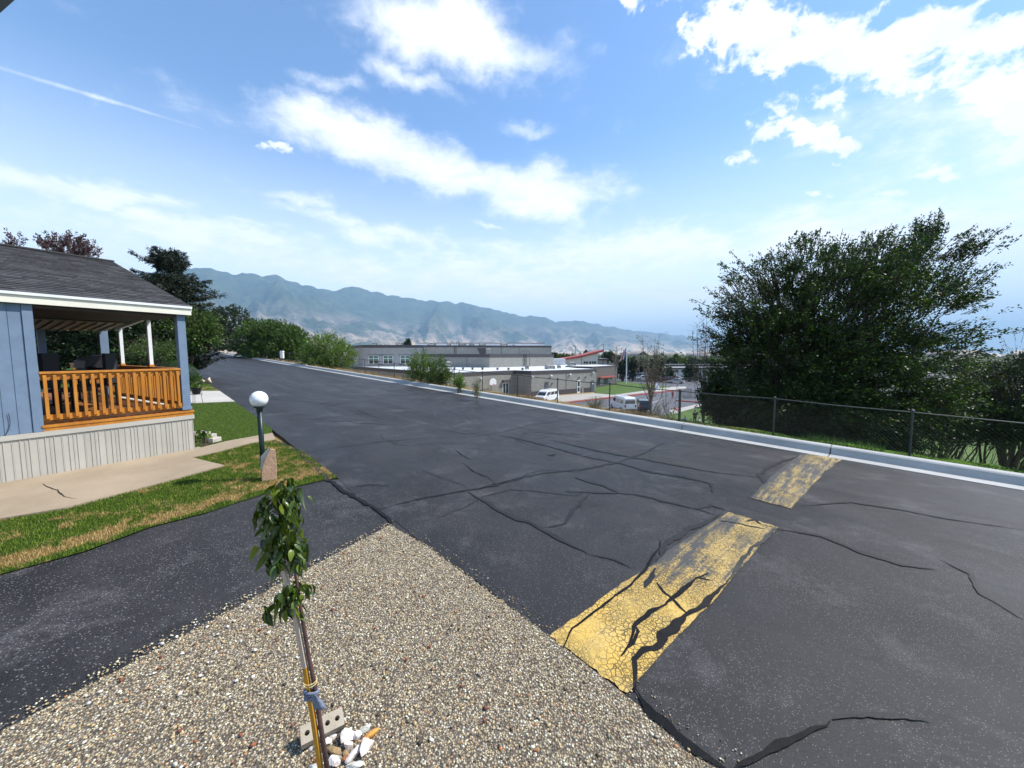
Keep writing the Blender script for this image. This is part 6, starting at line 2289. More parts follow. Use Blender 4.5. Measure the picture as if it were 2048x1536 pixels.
def on_wall(A, B, f, z, off=0.0):
    p = Vector(A).lerp(Vector(B), f)
    e = (Vector(B) - Vector(A)).normalized()
    n = Vector((e.y, -e.x, 0))
    return Vector((p.x, p.y, z)) + n * off, e, n


def wbox(A, B, f, z, wd, ht, th, m, name, parent=None, off=0.0):
    c, e, n = on_wall(A, B, f, z, off + th / 2)
    R = Matrix((e, n, Vector((0, 0, 1)))).transposed()
    mb = MB(); mb.box(c, (wd, th, ht), mtx=R)
    return mb.build(name, m, parent or school)


def frac(A, B, px):
    """where along wall A-B a pixel column falls"""
    k = (px - 1024) / F
    A, B = Vector(A), Vector(B)
    d = B - A
    return (k * A.y - A.x) / (d.x - k * d.y)


def window(A, B, px, z, wd, ht, cols=2, blind=True, rows=2):
    f = frac(A, B, px)
    fr = wbox(A, B, f, z, wd, ht, 0.10, M_GLASS, 'window', off=0.001)
    if blind:
        wbox(A, B, f, z + ht * 0.16, wd * 0.94, ht * 0.56, 0.012, M_BLIND, 'blind', fr, off=0.102)
    for s in range(cols + 1):
        c, e, n = on_wall(A, B, f, z, 0.13)
        x = (s / cols - 0.5) * wd
        mb = MB(); mb.bar(c + e * x - Vector((0, 0, ht / 2)), c + e * x + Vector((0, 0, ht / 2)), 0.11, 0.06, up=tuple(n)); mb.build('frame', M_WHITE, fr)
    for s in range(rows + 1):
        c, e, n = on_wall(A, B, f, z, 0.145)
        zz = (s / rows - 0.5) * ht if s != 1 or rows != 2 else ht * 0.16
        mb = MB(); mb.bar(c - e * wd / 2 + Vector((0, 0, zz)), c + e * wd / 2 + Vector((0, 0, zz)), 0.08, 0.10); mb.build('frame', M_WHITE, fr)
    return fr


LA, LB2 = (-40.5, 102, 0), (-24.6, 104, 0)
for px in (748, 777, 811):
    window(LA, LB2, px, H - (719.5 - 708) / F * 103, 2.5, 2.25)
for pa_, pb_ in ((737, 788), (799, 845)):
    fa, fb = frac(LA, LB2, pa_), frac(LA, LB2, pb_)
    for zz in (H - (710.3 - 708) / F * 103, H - (728.7 - 708) / F * 103):
        c, e, n = on_wall(LA, LB2, (fa + fb) / 2, zz, 0.03)
        ln = (Vector(LB2) - Vector(LA)).length * (fb - fa)
        mb = MB(); mb.bar(c - e * ln / 2, c + e * ln / 2, 0.16, 0.2); mb.build('sill', M_BANDM, school)
window((-51, 117.5, 0), (-40.5, 102, 0), 717, H - (719.5 - 708) / F * 108, 2.0, 2.25, 2, False)
# doors on the sunny wall
f = frac(W3, W4, 1093.5)
d_ = wbox(W3, W4, f, LOT + 1.1 + 0.6, 1.1, 2.3, 0.05, M_DOORG, 'door', off=0.002); wbox(W3, W4, f + 0.018, LOT + 1.7, 0.06, 0.12, 0.05, M_HVAC, 'handle', d_, off=0.055)
f = frac(W3, W4, 1157.5)
d_ = wbox(W3, W4, f, LOT + 1.35, 0.95, 2.9, 0.06, M_WHITE, 'door', off=0.004); wbox(W3, W4, f, LOT + 1.95, 0.6, 1.05, 0.02, M_GLASS, 'pane', d_, off=0.066); wbox(W3, W4, f, LOT + 0.75, 0.6, 0.9, 0.02, M_GLASS, 'pane', d_, off=0.066)
f = frac(W3, W4, 1185.5)
d_ = wbox(W3, W4, f, LOT + 1.3, 1.0, 2.6, 0.05, M_DOORG, 'door', off=0.07); wbox(W3, W4, f, LOT + 1.9, 0.4, 0.35, 0.02, M_WHITE, 'notice', d_, off=0.122)
# entrance under a dark hood in the recess
f = frac(W1, W2, 1011)
h_ = wbox(W1, W2, f, LOT + 3.05, 1.9, 0.5, 0.5, M_BANDM, 'hood', off=0.002)
d_ = wbox(W1, W2, f, LOT + 1.4, 1.7, 2.7, 0.05, M_WHITE, 'door', off=0.002)
for s in (-0.4, 0.4):
    wbox(W1, W2, f + s / 16.9, LOT + 1.5, 0.55, 2.1, 0.02, M_GLASS, 'pane', d_, off=0.054)
# wall lights and vents
for A, B, px, z, nm in ((W3, W4, 1064.8, -2.5, 'wall_light'), (W3, W4, 1102, -2.4, 'wall_light'), (W3, W4, 1140, -2.3, 'wall_light'), (W3, W4, 1186, -2.1, 'wall_light'), (W1, W2, 962, -2.6, 'wall_light'),
                        (W3, W4, 1093, -4.0, 'vent'), (W3, W4, 1104, -4.1, 'vent'), (W3, W4, 1158, -3.1, 'vent'), (W3, W4, 1171, -3.1, 'vent')):
    wbox(A, B, frac(A, B, px), z, 0.45 if nm == 'wall_light' else 0.22, 0.28, 0.25, M_WHITE if nm == 'wall_light' else M_HVACD, nm, off=0.0)
# control joints
for A, B, px, z0, z1 in ((W3, W4, 1132.5, LOT + 1.1, ZL - 0.8), ((-24.4, 104, 0), (11.4, 109, 0), 1003, ZM, ZT - 0.6), ((-24.4, 104, 0), (11.4, 109, 0), 1038, ZM, ZT - 0.6), ((-5.7, 95, 0), (12, 108.3, 0), 1059, ZL, ZM - 0.8), ((-24.2, 103, 0), (-5.7, 95, 0), 934, ZL, ZM - 0.8)):
    wbox(A, B, frac(A, B, px), (z0 + z1) / 2, 0.12, z1 - z0, 0.03, M_BANDM, 'control_joint', off=0.002)
# red awnings and entry windows on the dark wing
DA, DB = (20.0, 93.5, 0), (29.7, 106, 0)
fa, fb = frac(DA, DB, 1196), frac(DA, DB, 1225)
a_, e, n = on_wall(DA, DB, fa, -4.0, 0.5); b_, _, _ = on_wall(DA, DB, fb, -4.0, 0.5)
mb = MB(); mb.bar(a_, b_, 1.0, 0.28); mb.build('awning', M_REDR, school)
for px in (1203, 1218):
    window(DA, DB, px, LOT + 1.25, 1.6, 2.3, 2, False)
a_, e, n = on_wall(DA, DB, 0.05, LOT + 0.3, 0.15); b_, _, _ = on_wall(DA, DB, 0.95, LOT + 0.3, 0.15)
mb = MB(); mb.bar(a_, b_, 0.3, 0.6); mb.build('planter_wall', M_BANDM, school)
# roof ladders
def ladder(px, A, B, z0, z1, w_):
    f = frac(A, B, px)
    for s in (-1, 1):
        c, e, n = on_wall(A, B, f, 0, 0.15)
        c = c + e * (s * w_ / 2)
        pts = [Vector((c.x, c.y, z0)), Vector((c.x, c.y, z1))]
        for k in range(1, 9):
            t = math.pi * k / 8
            q = c + e * s * (0.45 - 0.45 * math.cos(t))
            pts.append(Vector((q.x, q.y, z1 + 0.9 + 0.55 * math.sin(t))) if False else Vector((c.x, c.y, z1)) + e * s * (0.5 * (1 - math.cos(t))) + Vector((0, 0, 1.0 * math.sin(t) ** 0.5 + 0.0)))
        mb = MB(); mb.tube(pts, 0.06, 5); mb.build('roof_ladder', M_REDR if False else M_HVACD, school)
    nr = int((z1 - z0) / 0.35)
    for k in range(nr):
        c, e, n = on_wall(A, B, f, z0 + 0.3 + k * 0.35, 0.15)
        mb = MB(); mb.bar(c - e * w_ / 2, c + e * w_ / 2, 0.05, 0.05); mb.build('rung', M_HVACD, school)


ladder(1050, (-5.7, 95, 0), (12, 108.3, 0), ZL, ZM, 0.75)
ladder(911, (-24.4, 104, 0), (11.4, 109, 0), ZM, ZT, 0.55)


# roof plant: each unit a thing of its own
def hvac(px, pyb, d, w_, h_, label, dark=False):
    z0 = H - (pyb - 708) / F * d
    c = PT(px, d, z0)
    t = thing('rooftop_unit', label, 'air conditioner', tuple(c), 'air conditioning units on the school roofs', 0.6)
    wd, hh = w_ / F * d * 0.8, h_ / F * d
    def b_(name, cc, s, m):
        me = bpy.data.meshes.new(name); q = MB().box(cc, s); me.from_pydata(q.v, [], q.f); me.materials.append(m); instance(me, name, t, (0, 0, 0))
    b_('curb_base', (0, 0, 0.05 * hh), (wd * .95, wd * .6, 0.12 * hh), M_HVACD)
    b_('cabinet', (-wd * .16, 0, 0.5 * hh), (wd * 0.62, wd * 0.62, 0.78 * hh), M_HVACD if dark else M_HVAC)
    b_('fan_box', (wd * .3, 0, 0.42 * hh), (wd * 0.32, wd * 0.55, 0.62 * hh), M_HVAC)
    b_('louvre', (wd * .3, -wd * .283, 0.42 * hh), (wd * 0.26, 0.03, 0.45 * hh), M_HVACD)
    b_('louvre', (-wd * .16, -wd * .318, 0.5 * hh), (wd * 0.5, 0.03, 0.3 * hh), M_HVACD)
    b_('hood', (-wd * .5, 0, 0.62 * hh), (wd * 0.14, wd * 0.45, 0.3 * hh), M_HVAC)


for px, pb_, d, w_, h_, lab in [
    (751, 690.5, 112, 13, 6, 'grey rooftop unit above the first pair of school windows'), (800, 690, 112, 17, 7, 'boxy rooftop unit beside the dark tree top on the windowed roof'),
    (864, 690.5, 114, 20, 6, 'wide flat rooftop unit left of the small roof ladder'), (899, 691, 116, 9, 5, 'small rooftop unit just left of the small roof ladder'), (925, 691, 116, 18, 5, 'low rooftop unit right of the small roof ladder'),
    (944, 691, 116, 12, 4, 'lowest rooftop unit in the middle of the top roof'), (965, 691, 115, 16, 5, 'rooftop unit above the duct on the top roof'), (1008, 692, 115, 17, 7, 'rooftop unit on the right half of the top roof'),
    (1027, 692, 118, 5, 4, 'tiny rooftop vent box right of the last unit on the top roof'),
    (1100, 738, 86, 24, 9, 'pale rooftop unit on the low white roof above the van'), (1118, 737, 90, 9, 8, 'white box unit right of the pale unit on the low roof'),
    (1143, 731, 104, 20, 8, 'rooftop unit in front of the red-roofed building'), (1054, 739, 84, 9, 11, 'upright white cabinet at the foot of the tall roof ladder'), (897, 732, 86, 14, 11, 'dark curved duct unit on the low roof behind the fence shrubs')]:
    hvac(px, pb_, d, w_, h_, lab)
# duct and slanted fin on the upper wall
duct = thing('roof_duct', 'dark slanted duct housing on the middle roof against the upper wall', 'duct', tuple(PT(968, 100, ZM)))
mb = MB()
A_w, B_w = (-24.4, 104, 0), (11.4, 109, 0)
pts2 = [(954, 696), (972, 696), (972, 707), (960, 707)]
vs = []
for dpt in (101.5, 103.5):
    for px, py in pts2:
        q = PT(px, dpt, H + (708 - py) / F * dpt); vs.append(q)
for i in (3, 7, 2, 6):
    vs[i].z = ZM + 0.01
mb.add(vs, [(0, 1, 2, 3), (7, 6, 5, 4), (0, 4, 5, 1), (1, 5, 6, 2), (2, 6, 7, 3), (3, 7, 4, 0)]); mb.build('housing', M_BANDM, duct)
for k, zz in enumerate((0.4, 0.9, 1.4)):
    mb = MB(); mb.tube([PT(973, 102, ZM + zz), PT(979, 102, ZM + zz), PT(981, 102, ZM + zz + 0.3)], 0.16, 8); mb.build('pipe', M_HVAC, duct)
# vents dotted over the low roof
for k, px in enumerate((909, 926, 945, 965, 995, 1017, 1045)):
    d = 82 - k * 0.4
    c = PT(px, d, ZL)
    mb = MB(); mb.lathe(c, [(0.22, 0.0), (0.22, 0.35), (0.30, 0.36), (0.30, 0.45), (0.05, 0.5)], 8)
    tag(mb.build('roof_vent', M_HVACD, None, at=c), 'small dark vent on the low white school roof, %s from the shrubs' % ('first', 'second', 'third', 'fourth', 'fifth', 'sixth', 'seventh')[k], 'vent', 'dark vents along the low school roof')

# basketball board on the wall
c, e, n = on_wall(W1, W2, frac(W1, W2, 980), LOT + 2.95, 0.9)
hoop = thing('basketball_hoop', 'white fan-shaped basketball backboard with a red rim by the grey school wall', 'basketball hoop', tuple(Vector((c.x, c.y, LOT))))
R = Matrix((e, n, Vector((0, 0, 1)))).transposed()
mb = MB()
prof = [(-0.75, -0.55), (0.75, -0.55), (0.88, -0.2)] + [(0.88 * math.cos(t), 0.75 * math.sin(t)) for t in np.linspace(0.1, math.pi - 0.1, 9)] + [(-0.88, -0.2)]
k_ = len(prof)
c2 = Vector((c.x, c.y, LOT + 3.1))
vs = [c2 + e * x + Vector((0, 0, z)) + n * o for o in (0.05, 0) for x, z in prof]
mb.add(vs, [tuple(range(k_)), tuple(reversed(range(k_, 2 * k_)))] + [(i, k_ + i, k_ + (i + 1) % k_, (i + 1) % k_) for i in range(k_)]); mb.build('backboard', M_WHITE, hoop)
mb = MB(); rc = c2 + n * 0.35 + Vector((0, 0, -0.42)); mb.tube([rc + Vector((math.cos(q) * .23, math.sin(q) * .23, 0)) for q in np.linspace(0, 6.283, 17)], 0.035, 5, False); mb.build('rim', M_REDK, hoop)
mb = MB(); mb.tube([Vector((c.x, c.y, LOT)) - n * 0.6, Vector((c.x, c.y, LOT + 2.6)) - n * 0.6, c2 - n * 0.02], 0.07, 8); mb.build('pole', M_HVACD, hoop)

# red-roofed building
rb = thing('red_roof_building', 'pale building with a sloping red roof behind the white school roofs', 'building', tuple(PT(1160, 125, LOT)))
d = 126
def rz_(px): return H + (708 - np.interp(px, [1118, 1160, 1206], [719.8, 714, 702.5])) / F * d
mb = MB()
a0, a1, a2 = PT(1132, d), PT(1162, d), PT(1195, d)
for (x0, x1) in ((1132, 1162), (1163, 1195)):
    mb = MB(); q0, q1 = PT(x0, d), PT(x1, d)
    vs = [(q0.x, q0.y, LOT), (q1.x, q1.y, LOT), (q1.x, q1.y, rz_(x1) - 0.2), (q0.x, q0.y, rz_(x0) - 0.2)]
    vs += [(x, y + 10, z) for x, y, z in vs]
    mb.add(vs, [(0, 1, 2, 3), (7, 6, 5, 4), (0, 4, 5, 1), (1, 5, 6, 2), (2, 6, 7, 3), (3, 7, 4, 0)]); mb.build('wall', M_WALLW, rb)
for (x0, x1, dz_) in ((1118, 1163, 0.0), (1161, 1207, 0.12)):
    mb = MB()
    q0, q1 = PT(x0, d - 1.2), PT(x1, d - 1.2)
    vs = []
    for yy in (0, 12.5):
        vs += [(q0.x, q0.y + yy, rz_(x0) - 0.25 + dz_), (q1.x, q1.y + yy, rz_(x1) - 0.3 + dz_), (q1.x, q1.y + yy, rz_(x1) + 0.35 + dz_), (q0.x, q0.y + yy, rz_(x0) + 0.25 + dz_)]
    mb.add(vs, [(0, 1, 2, 3), (7, 6, 5, 4), (0, 4, 5, 1), (1, 5, 6, 2), (2, 6, 7, 3), (3, 7, 4, 0)]); mb.build('roof', M_REDR, rb)
for px in (1169, 1174, 1180, 1185.5, 1190):
    c = PT(px, d - 0.05, H - (725 - 708) / F * d)
    mb = MB(); mb.box(c, (0.62, 0.1, 0.75)); mb.build('window', M_GLASS, rb)
lowb = thing('white_parapet_building', 'low white-walled block between the school and the red roof', 'building', tuple(PT(1112, 118, LOT)))
mb = MB(); q0, q1 = PT(1106, 118), PT(1131, 118); mb.prism([(q0.x, q0.y), (q1.x, q1.y), (q1.x, q1.y + 9), (q0.x, q0.y + 9)], LOT, H - 9.5 / F * 118); mb.build('wall', M_MEMB, lowb)
for k in range(2):
    c = PT(1112 + k * 6, 117.96, H - 15 / F * 118); mb = MB(); mb.box(c, (0.2, 0.08, 0.2)); mb.build('scupper', M_HVACD, lowb)

# long low buildings with carports behind the lot
for k, (x0, x1, d, yt, yb, lab) in enumerate([(1225, 1310, 165, 728, 745, 'long low white building with a dark flat roof behind the flagpole'), (1318, 1470, 172, 729, 744, 'long low carport with dark roof beyond the parked cars'),
                                               (1290, 1500, 150, 735, 752, 'nearer long white shed with dark fascia behind the parked cars'), (1480, 1640, 168, 730, 748, 'low white building hidden behind the elm'), (1200, 1216, 150, 717, 728, 'small grey hip-roofed house right of the red-roofed building')]):
    q0, q1 = PT(x0, d), PT(x1, d)
    zt, zb_ = H - (yt - 708) / F * d, H - (yb - 708) / F * d
    t = thing('low_building', lab, 'building', ((q0.x + q1.x) / 2, d, LOT), 'long low buildings behind the parking lot')
    mb = MB(); mb.prism([(q0.x + .5, q0.y), (q1.x - .5, q1.y), (q1.x - .5, q1.y + 9), (q0.x + .5, q0.y + 9)], LOT - 0.2, zt - 0.55); mb.build('wall', M_WALLW if k != 4 else M_STUC, t)
    mb = MB(); mb.prism([(q0.x, q0.y - 1.0), (q1.x, q1.y - 1.0), (q1.x, q1.y + 10), (q0.x, q0.y + 10)], zt - 0.6, zt - 0.08); mb.build('fascia', M_BANDM, t)
    mb = MB(); mb.prism([(q0.x + .2, q0.y - .8), (q1.x - .2, q1.y - .8), (q1.x - .2, q1.y + 9.8), (q0.x + .2, q0.y + 9.8)], zt - 0.078, zt); mb.build('roof', M_HVACD if k in (0, 1) else M_HVAC, t)
    n = int((x1 - x0) / 14)
    for i in range(n):
        c = PT(x0 + (i + .5) * (x1 - x0) / n, d - 0.03, (zt - 0.6 + LOT) / 2 + 0.4)
        mb = MB(); mb.box(c, (1.5, 0.08, 1.1)); mb.build('window', M_GLASS, t)

# flagpole
fb_ = lot(1252, 769)
fp = thing('flagpole', 'tall white flagpole with a limp flag on the school lawn', 'flagpole', tuple(fb_))
hh = 77 / F * fb_.y
mb = MB(); mb.tube([fb_, fb_ + Vector((0, 0, hh))], [0.17, 0.09], 10); mb.build('pole', M_WHITE, fp)
mb = MB(); mb.lathe(fb_ + Vector((0, 0, hh)), [(0.02, 0), (0.16, 0.08), (0.16, 0.2), (0.02, 0.3)], 8); mb.build('finial', M_WHITE, fp)
flag = thing('flag', 'limp red, white and blue striped flag hanging from the flagpole', 'flag', tuple(fb_ + Vector((0, 0, hh * 0.75))))
M_FR = mat('flag_red', (0.45, 0.04, 0.05)); M_FW = mat('flag_white', (0.7, 0.7, 0.7)); M_FB = mat('flag_blue', (0.03, 0.05, 0.20))
ft = fb_ + Vector((-0.2, 0, hh * 0.95))
for s in range(7):
    mb = MB(); vs = []
    for i in range(9):
        f = i / 8
        for u in (s / 7, (s + 1) / 7):
            x = -0.1 - 1.9 * u * (0.35 + 0.65 * f)
            vs.append(ft + Vector((x, 0.25 * math.sin(u * 9 + f * 3), -2.9 * f - 1.1 * u)))
    mb.add(vs, [(2 * i, 2 * i + 1, 2 * i + 3, 2 * i + 2) for i in range(8)])
    o = mb.build('stripe', M_FB if s < 2 else (M_FR if s % 2 else M_FW), flag, smooth=True)
    md = o.modifiers.new('cloth', 'SOLIDIFY'); md.thickness = 0.03
# street lights
for px, pyt, pyb_, d, lab in ((1150, 692, 720, 150, 'tall dark street light beyond the school beside the red roof'), (1408, 695, 745, 120, 'slim dark light pole at the left edge of the big elm'), (1206, 690, 715, 150, 'thin pole at the top end of the red roof')):
    b = PT(px, d, gz(*PT(px, d).xy))
    t = thing('light_pole', lab, 'street light', tuple(b))
    zt = H + (708 - pyt) / F * d
    mb = MB(); mb.tube([b, Vector((b.x, b.y, zt))], [0.16, 0.1], 8); mb.build('pole', M_HVACD, t)
    mb = MB(); mb.box(Vector((b.x - 0.5, b.y, zt)), (1.2, 0.4, 0.22)); mb.build('lamp_head', M_HVACD, t)

# ------------------------------------------------------------------ vehicles
M_TYRE = mat('tyre', (0.015, 0.015, 0.016), (0.02, 0.02, 0.02), 20, rough=0.9)
M_RIM = mat('wheel_rim', (0.4, 0.4, 0.42), (0.3, 0.3, 0.32), 10, rough=0.35, metal=0.7)
M_CGL = mat('car_glass', (0.012, 0.014, 0.016), (0.018, 0.02, 0.022), 3, rough=0.06, spec=0.8)
M_TAIL = mat('tail_light', (0.45, 0.02, 0.02), (0.35, 0.02, 0.02), 5, rough=0.3)
M_HEAD = mat('head_light', (0.75, 0.76, 0.76), (0.6, 0.62, 0.62), 5, rough=0.15)
PAINT = {}


def paint(nm, c):
    if nm not in PAINT:
        m, nt, b, out = newmat('paint_' + nm)
        nt.setin(b.inputs['Base Color'], nt.mix(nt.rng(nt.noise(nt.obj(), 3, 4), .3, .7), c, tuple(x * .92 for x in c)))
        b.inputs['Roughness'].default_value = 0.28
        b.inputs['Coat Weight'].default_value = 0.7
        b.inputs['Coat Roughness'].default_value = 0.08
        PAINT[nm] = m
    return PAINT[nm]


SIDE = {   # outlines x (rear -) .. front, z ; body, then greenhouse
    'car': (4.6, 1.78, [(-2.3, .35), (2.28, .32), (2.32, .62), (2.1, .80), (1.0, .95), (-1.55, 1.0), (-2.25, .92), (-2.34, .6)], [(-1.75, .98), (1.05, .94), (0.35, 1.38), (-0.2, 1.45), (-0.95, 1.42)], .33),
    'suv': (4.7, 1.85, [(-2.3, .42), (2.3, .40), (2.36, .75), (2.2, .98), (1.15, 1.12), (-2.2, 1.15), (-2.34, .7)], [(-2.2, 1.13), (1.2, 1.1), (0.55, 1.65), (-0.2, 1.74), (-1.95, 1.70)], .37),
    'van': (5.6, 2.0, [(-2.75, .40), (2.7, .38), (2.8, .75), (2.68, 1.10), (2.05, 1.30), (-2.75, 1.30), (-2.8, .7)], [(-2.75, 1.28), (2.08, 1.28), (1.15, 2.05), (0.7, 2.22), (-2.4, 2.25), (-2.68, 2.1)], .36),
}


def vehicle(kind, label, cat, loc, heading, pm, group=None, name=None):
    Lc, Wc, body, gh, rw = SIDE[kind]
    t = thing(name or {'car': 'parked_car', 'suv': 'parked_car', 'van': 'passenger_van'}[kind], label, cat, tuple(loc), group, heading)
    def prof(name, pts, w0, w1, zmid, m, bev=0.06, par=None):
        n = len(pts)
        zt = max(p[1] for p in pts)
        zb = min(p[1] for p in pts)
        vs = []
        for s in (-1, 1):
            for x, z in pts:
                f = (z - zb) / max(zt - zb, .01)
                vs.append((x, s * (w0 * (1 - f) + w1 * f) / 2, z))
        fs = [tuple(range(n)), tuple(reversed(range(n, 2 * n)))] + [(i, n + i, n + (i + 1) % n, (i + 1) % n) for i in range(n)]
        me = bpy.data.meshes.new(name); me.from_pydata(vs, [], fs); me.materials.append(m)
        import bmesh
        bm = bmesh.new(); bm.from_mesh(me); bmesh.ops.recalc_face_normals(bm, faces=bm.faces); bm.to_mesh(me); bm.free()
        o = instance(me, name, par or t, (0, 0, 0))
        b = o.modifiers.new('edge', 'BEVEL'); b.width = bev; b.segments = 3; b.limit_method = 'ANGLE'; b.angle_limit = 0.4
        return o
    bd = prof('body', body, Wc, Wc * .97, 0, pm)
    prof('cabin', gh, Wc * .93, Wc * (.78 if kind != 'van' else .85), 0, pm, 0.08)
    # glazing, slightly proud of the cabin
    gzb = min(z for x, z in gh) + 0.06
    gzt = max(z for x, z in gh) - (0.13 if kind != 'van' else 0.38)
    wb, wt = Wc * .93, Wc * (.78 if kind != 'van' else .85)
    hh_ = max(z for x, z in gh) - min(z for x, z in gh)
    def yw(z): return (wb + (wt - wb) * (z - min(q for _, q in gh)) / hh_) / 2
    def xr(z): # rear, front x of cabin at height z
        xs = []
        n = len(gh)
        for i in range(n):
            (x0, z0), (x1, z1) = gh[i], gh[(i + 1) % n]
            if (z0 - z) * (z1 - z) <= 0 and abs(z1 - z0) > 1e-6:
                xs.append(x0 + (x1 - x0) * (z - z0) / (z1 - z0))
        return min(xs), max(xs)
    rb_, fb2 = xr(gzb); rt_, ft2 = xr(gzt)
    ncol = 2 if kind == 'car' else 3
    for s in (-1, 1):
        for k in range(ncol):
            f0, f1 = k / ncol + 0.03, (k + 1) / ncol - 0.02
            q = []
            for f, z, (r0, f0_) in ((f0, gzb, (rb_, fb2)), (f1, gzb, (rb_, fb2)), (f1, gzt, (rt_, ft2)), (f0, gzt, (rt_, ft2))):
                q.append((r0 + (f0_ - r0) * (0.05 + 0.9 * f), s * (yw(z) + 0.012), z))
            q2 = [(x, y - s * 0.03, z) for x, y, z in q]
            me = bpy.data.meshes.new('side_window'); me.from_pydata(q + q2, [], [(0, 1, 2, 3), (4, 7, 6, 5), (0, 4, 5, 1), (1, 5, 6, 2), (2, 6, 7, 3), (3, 7, 4, 0)]); me.materials.append(M_CGL)
            instance(me, 'side_window', t, (0, 0, 0))
    for nm, xx, sg in (('windscreen', 1, 1), ('rear_window', 0, -1)):
        q = []
        for z, yy in ((gzb, 1), (gzb, -1), (gzt, -1), (gzt, 1)):
            x = xr(z)[xx]
            q.append((x + sg * 0.015, yy * (yw(z) - 0.12), z))
        q2 = [(x - sg * 0.03, y, z) for x, y, z in q]
        me = bpy.data.meshes.new(nm); me.from_pydata(q + q2, [], [(0, 1, 2, 3), (4, 7, 6, 5), (0, 4, 5, 1), (1, 5, 6, 2), (2, 6, 7, 3), (3, 7, 4, 0)]); me.materials.append(M_CGL)
        instance(me, nm, t, (0, 0, 0))
    if not MATS.get('wheel_' + kind):
        wm = MB()
        wm.tube([(0, -0.11, 0), (0, 0.11, 0)], rw, 18)
        me = bpy.data.meshes.new('tyre'); me.from_pydata(wm.v, [], wm.f); me.materials.append(M_TYRE)
        rm = MB(); rm.tube([(0, -0.118, 0), (0, 0.118, 0)], rw * 0.6, 12)
        me2 = bpy.data.meshes.new('rim'); me2.from_pydata(rm.v, [], rm.f); me2.materials.append(M_RIM)
        MATS['wheel_' + kind] = (me, me2)
    wme, rme = MATS['wheel_' + kind]
    for sx in (-1, 1):
        for sy in (-1, 1):
            wq = instance(wme, 'wheel', t, (sx * Lc * 0.305, sy * (Wc / 2 - 0.08), rw))
            instance(rme, 'rim', wq, (0, 0, 0))
    for sy in (-1, 1):
        zt = body[2][1]
        for nm, x, m_, z_, s_ in (('headlight', Lc / 2 - 0.06, M_HEAD, zt + 0.02, (0.14, 0.34, 0.14)), ('tail_light', -Lc / 2 + 0.02, M_TAIL, (1.0 if kind == 'van' else 0.85), (0.12, 0.2, 0.4 if kind == 'van' else 0.16))):
            me = bpy.data.meshes.new(nm); q = MB().box((x, sy * (Wc / 2 - 0.2), z_), s_); me.from_pydata(q.v, [], q.f); me.materials.append(m_); instance(me, nm, t, (0, 0, 0))
        me = bpy.data.meshes.new('mirror'); q = MB().box((Lc * 0.17, sy * (Wc / 2 + 0.08), gzb + 0.12), (0.12, 0.2, 0.16)); me.from_pydata(q.v, [], q.f); me.materials.append(pm); instance(me, 'mirror', t, (0, 0, 0))
    for nm, x in (('front_bumper', Lc / 2 - 0.02), ('rear_bumper', -Lc / 2 + 0.0)):
        me = bpy.data.meshes.new(nm); q = MB().box((x, 0, .46), (0.14, Wc * .9, 0.2)); me.from_pydata(q.v, [], q.f); me.materials.append(M_HVACD if kind == 'van' else pm); instance(me, nm, t, (0, 0, 0))
    return t


WHT = paint('white', (0.78, 0.79, 0.79)); BLK = paint('black', (0.012, 0.012, 0.014)); SLV = paint('silver', (0.42, 0.43, 0.44)); GRY = paint('grey', (0.10, 0.105, 0.11)); RED_ = paint('dark_red', (0.10, 0.012, 0.015)); BLU = paint('pale_blue', (0.30, 0.38, 0.46))
def vp(px, d): 
    v = PT(px, d, LOT + 0.018); return v


vehicle('van', 'white passenger van nearest the school wall, its windscreen towards the road', 'van', vp(1094, 67), math.radians(234), WHT, 'white vans in the school lot')
vehicle('van', 'white passenger van parked rear towards the road, right of the other van', 'van', vp(1246, 57), math.radians(98), WHT, 'white vans in the school lot')
vehicle('suv', 'dark car parked right beside the second white van behind the bare tree', 'car', vp(1288, 57), math.radians(80), BLK)
for px, d, kd, hd, pm_, lab in [
    (1250, 130, 'suv', 150, WHT, 'white car with dark glass left of the flagpole'), (1287, 122, 'suv', 172, WHT, 'white car right of the flagpole in front of the evergreens'), (1276, 128, 'van', 175, BLU, 'pale blue van behind the white car by the evergreens'),
    (1305, 122, 'car', 140, SLV, 'silver car at the left end of the angled row'), (1318, 126, 'car', 140, GRY, 'dark grey car second in the angled row'), (1332, 114, 'suv', 140, RED_, 'dark red car in front of the angled row'), (1347, 128, 'car', 150, SLV, 'silver car behind the dark red one'),
    (1353, 110, 'car', 145, SLV, 'silver car with a reddish tail right of the dark red one'), (1375, 118, 'car', 152, BLK, 'black sedan at the right end of the row'), (1394, 121, 'car', 152, GRY, 'grey sedan half hidden by the elm'), (1452, 112, 'car', 160, SLV, 'silver car hidden behind the leaves of the elm')]:
    vehicle(kd, lab, 'car', vp(px, d), math.radians(hd), pm_, 'cars parked in the far lot')

# small fixtures of the lot
c = lot(1314, 781, 0.02)
t = thing('white_sign_board', 'white folding sign board standing on the lot side of the red kerb', 'sign', tuple(c))
mb = MB(); w_ = 4.6 / F * c.y
for s in (-1, 1):
    q = MB(); q.add([c + Vector((-w_, s * 0.5, 0)), c + Vector((w_, s * 0.5, 0)), c + Vector((w_ * .75, s * 0.05, 1.6)), c + Vector((-w_ * .75, s * 0.05, 1.6)), c + Vector((-w_, s * 0.45, 0)), c + Vector((w_, s * 0.45, 0)), c + Vector((w_ * .75, 0, 1.6)), c + Vector((-w_ * .75, 0, 1.6))], [(0, 1, 2, 3), (7, 6, 5, 4), (0, 4, 5, 1), (1, 5, 6, 2), (2, 6, 7, 3), (3, 7, 4, 0)])
    q.build('panel', M_WHITE, t)
enc = thing('bin_enclosure', 'small dark metal fence enclosure by the red kerb left of the elm', 'enclosure', tuple(lot(1380, 796)))
p0 = lot(1367, 797); p1 = lot(1395, 797)
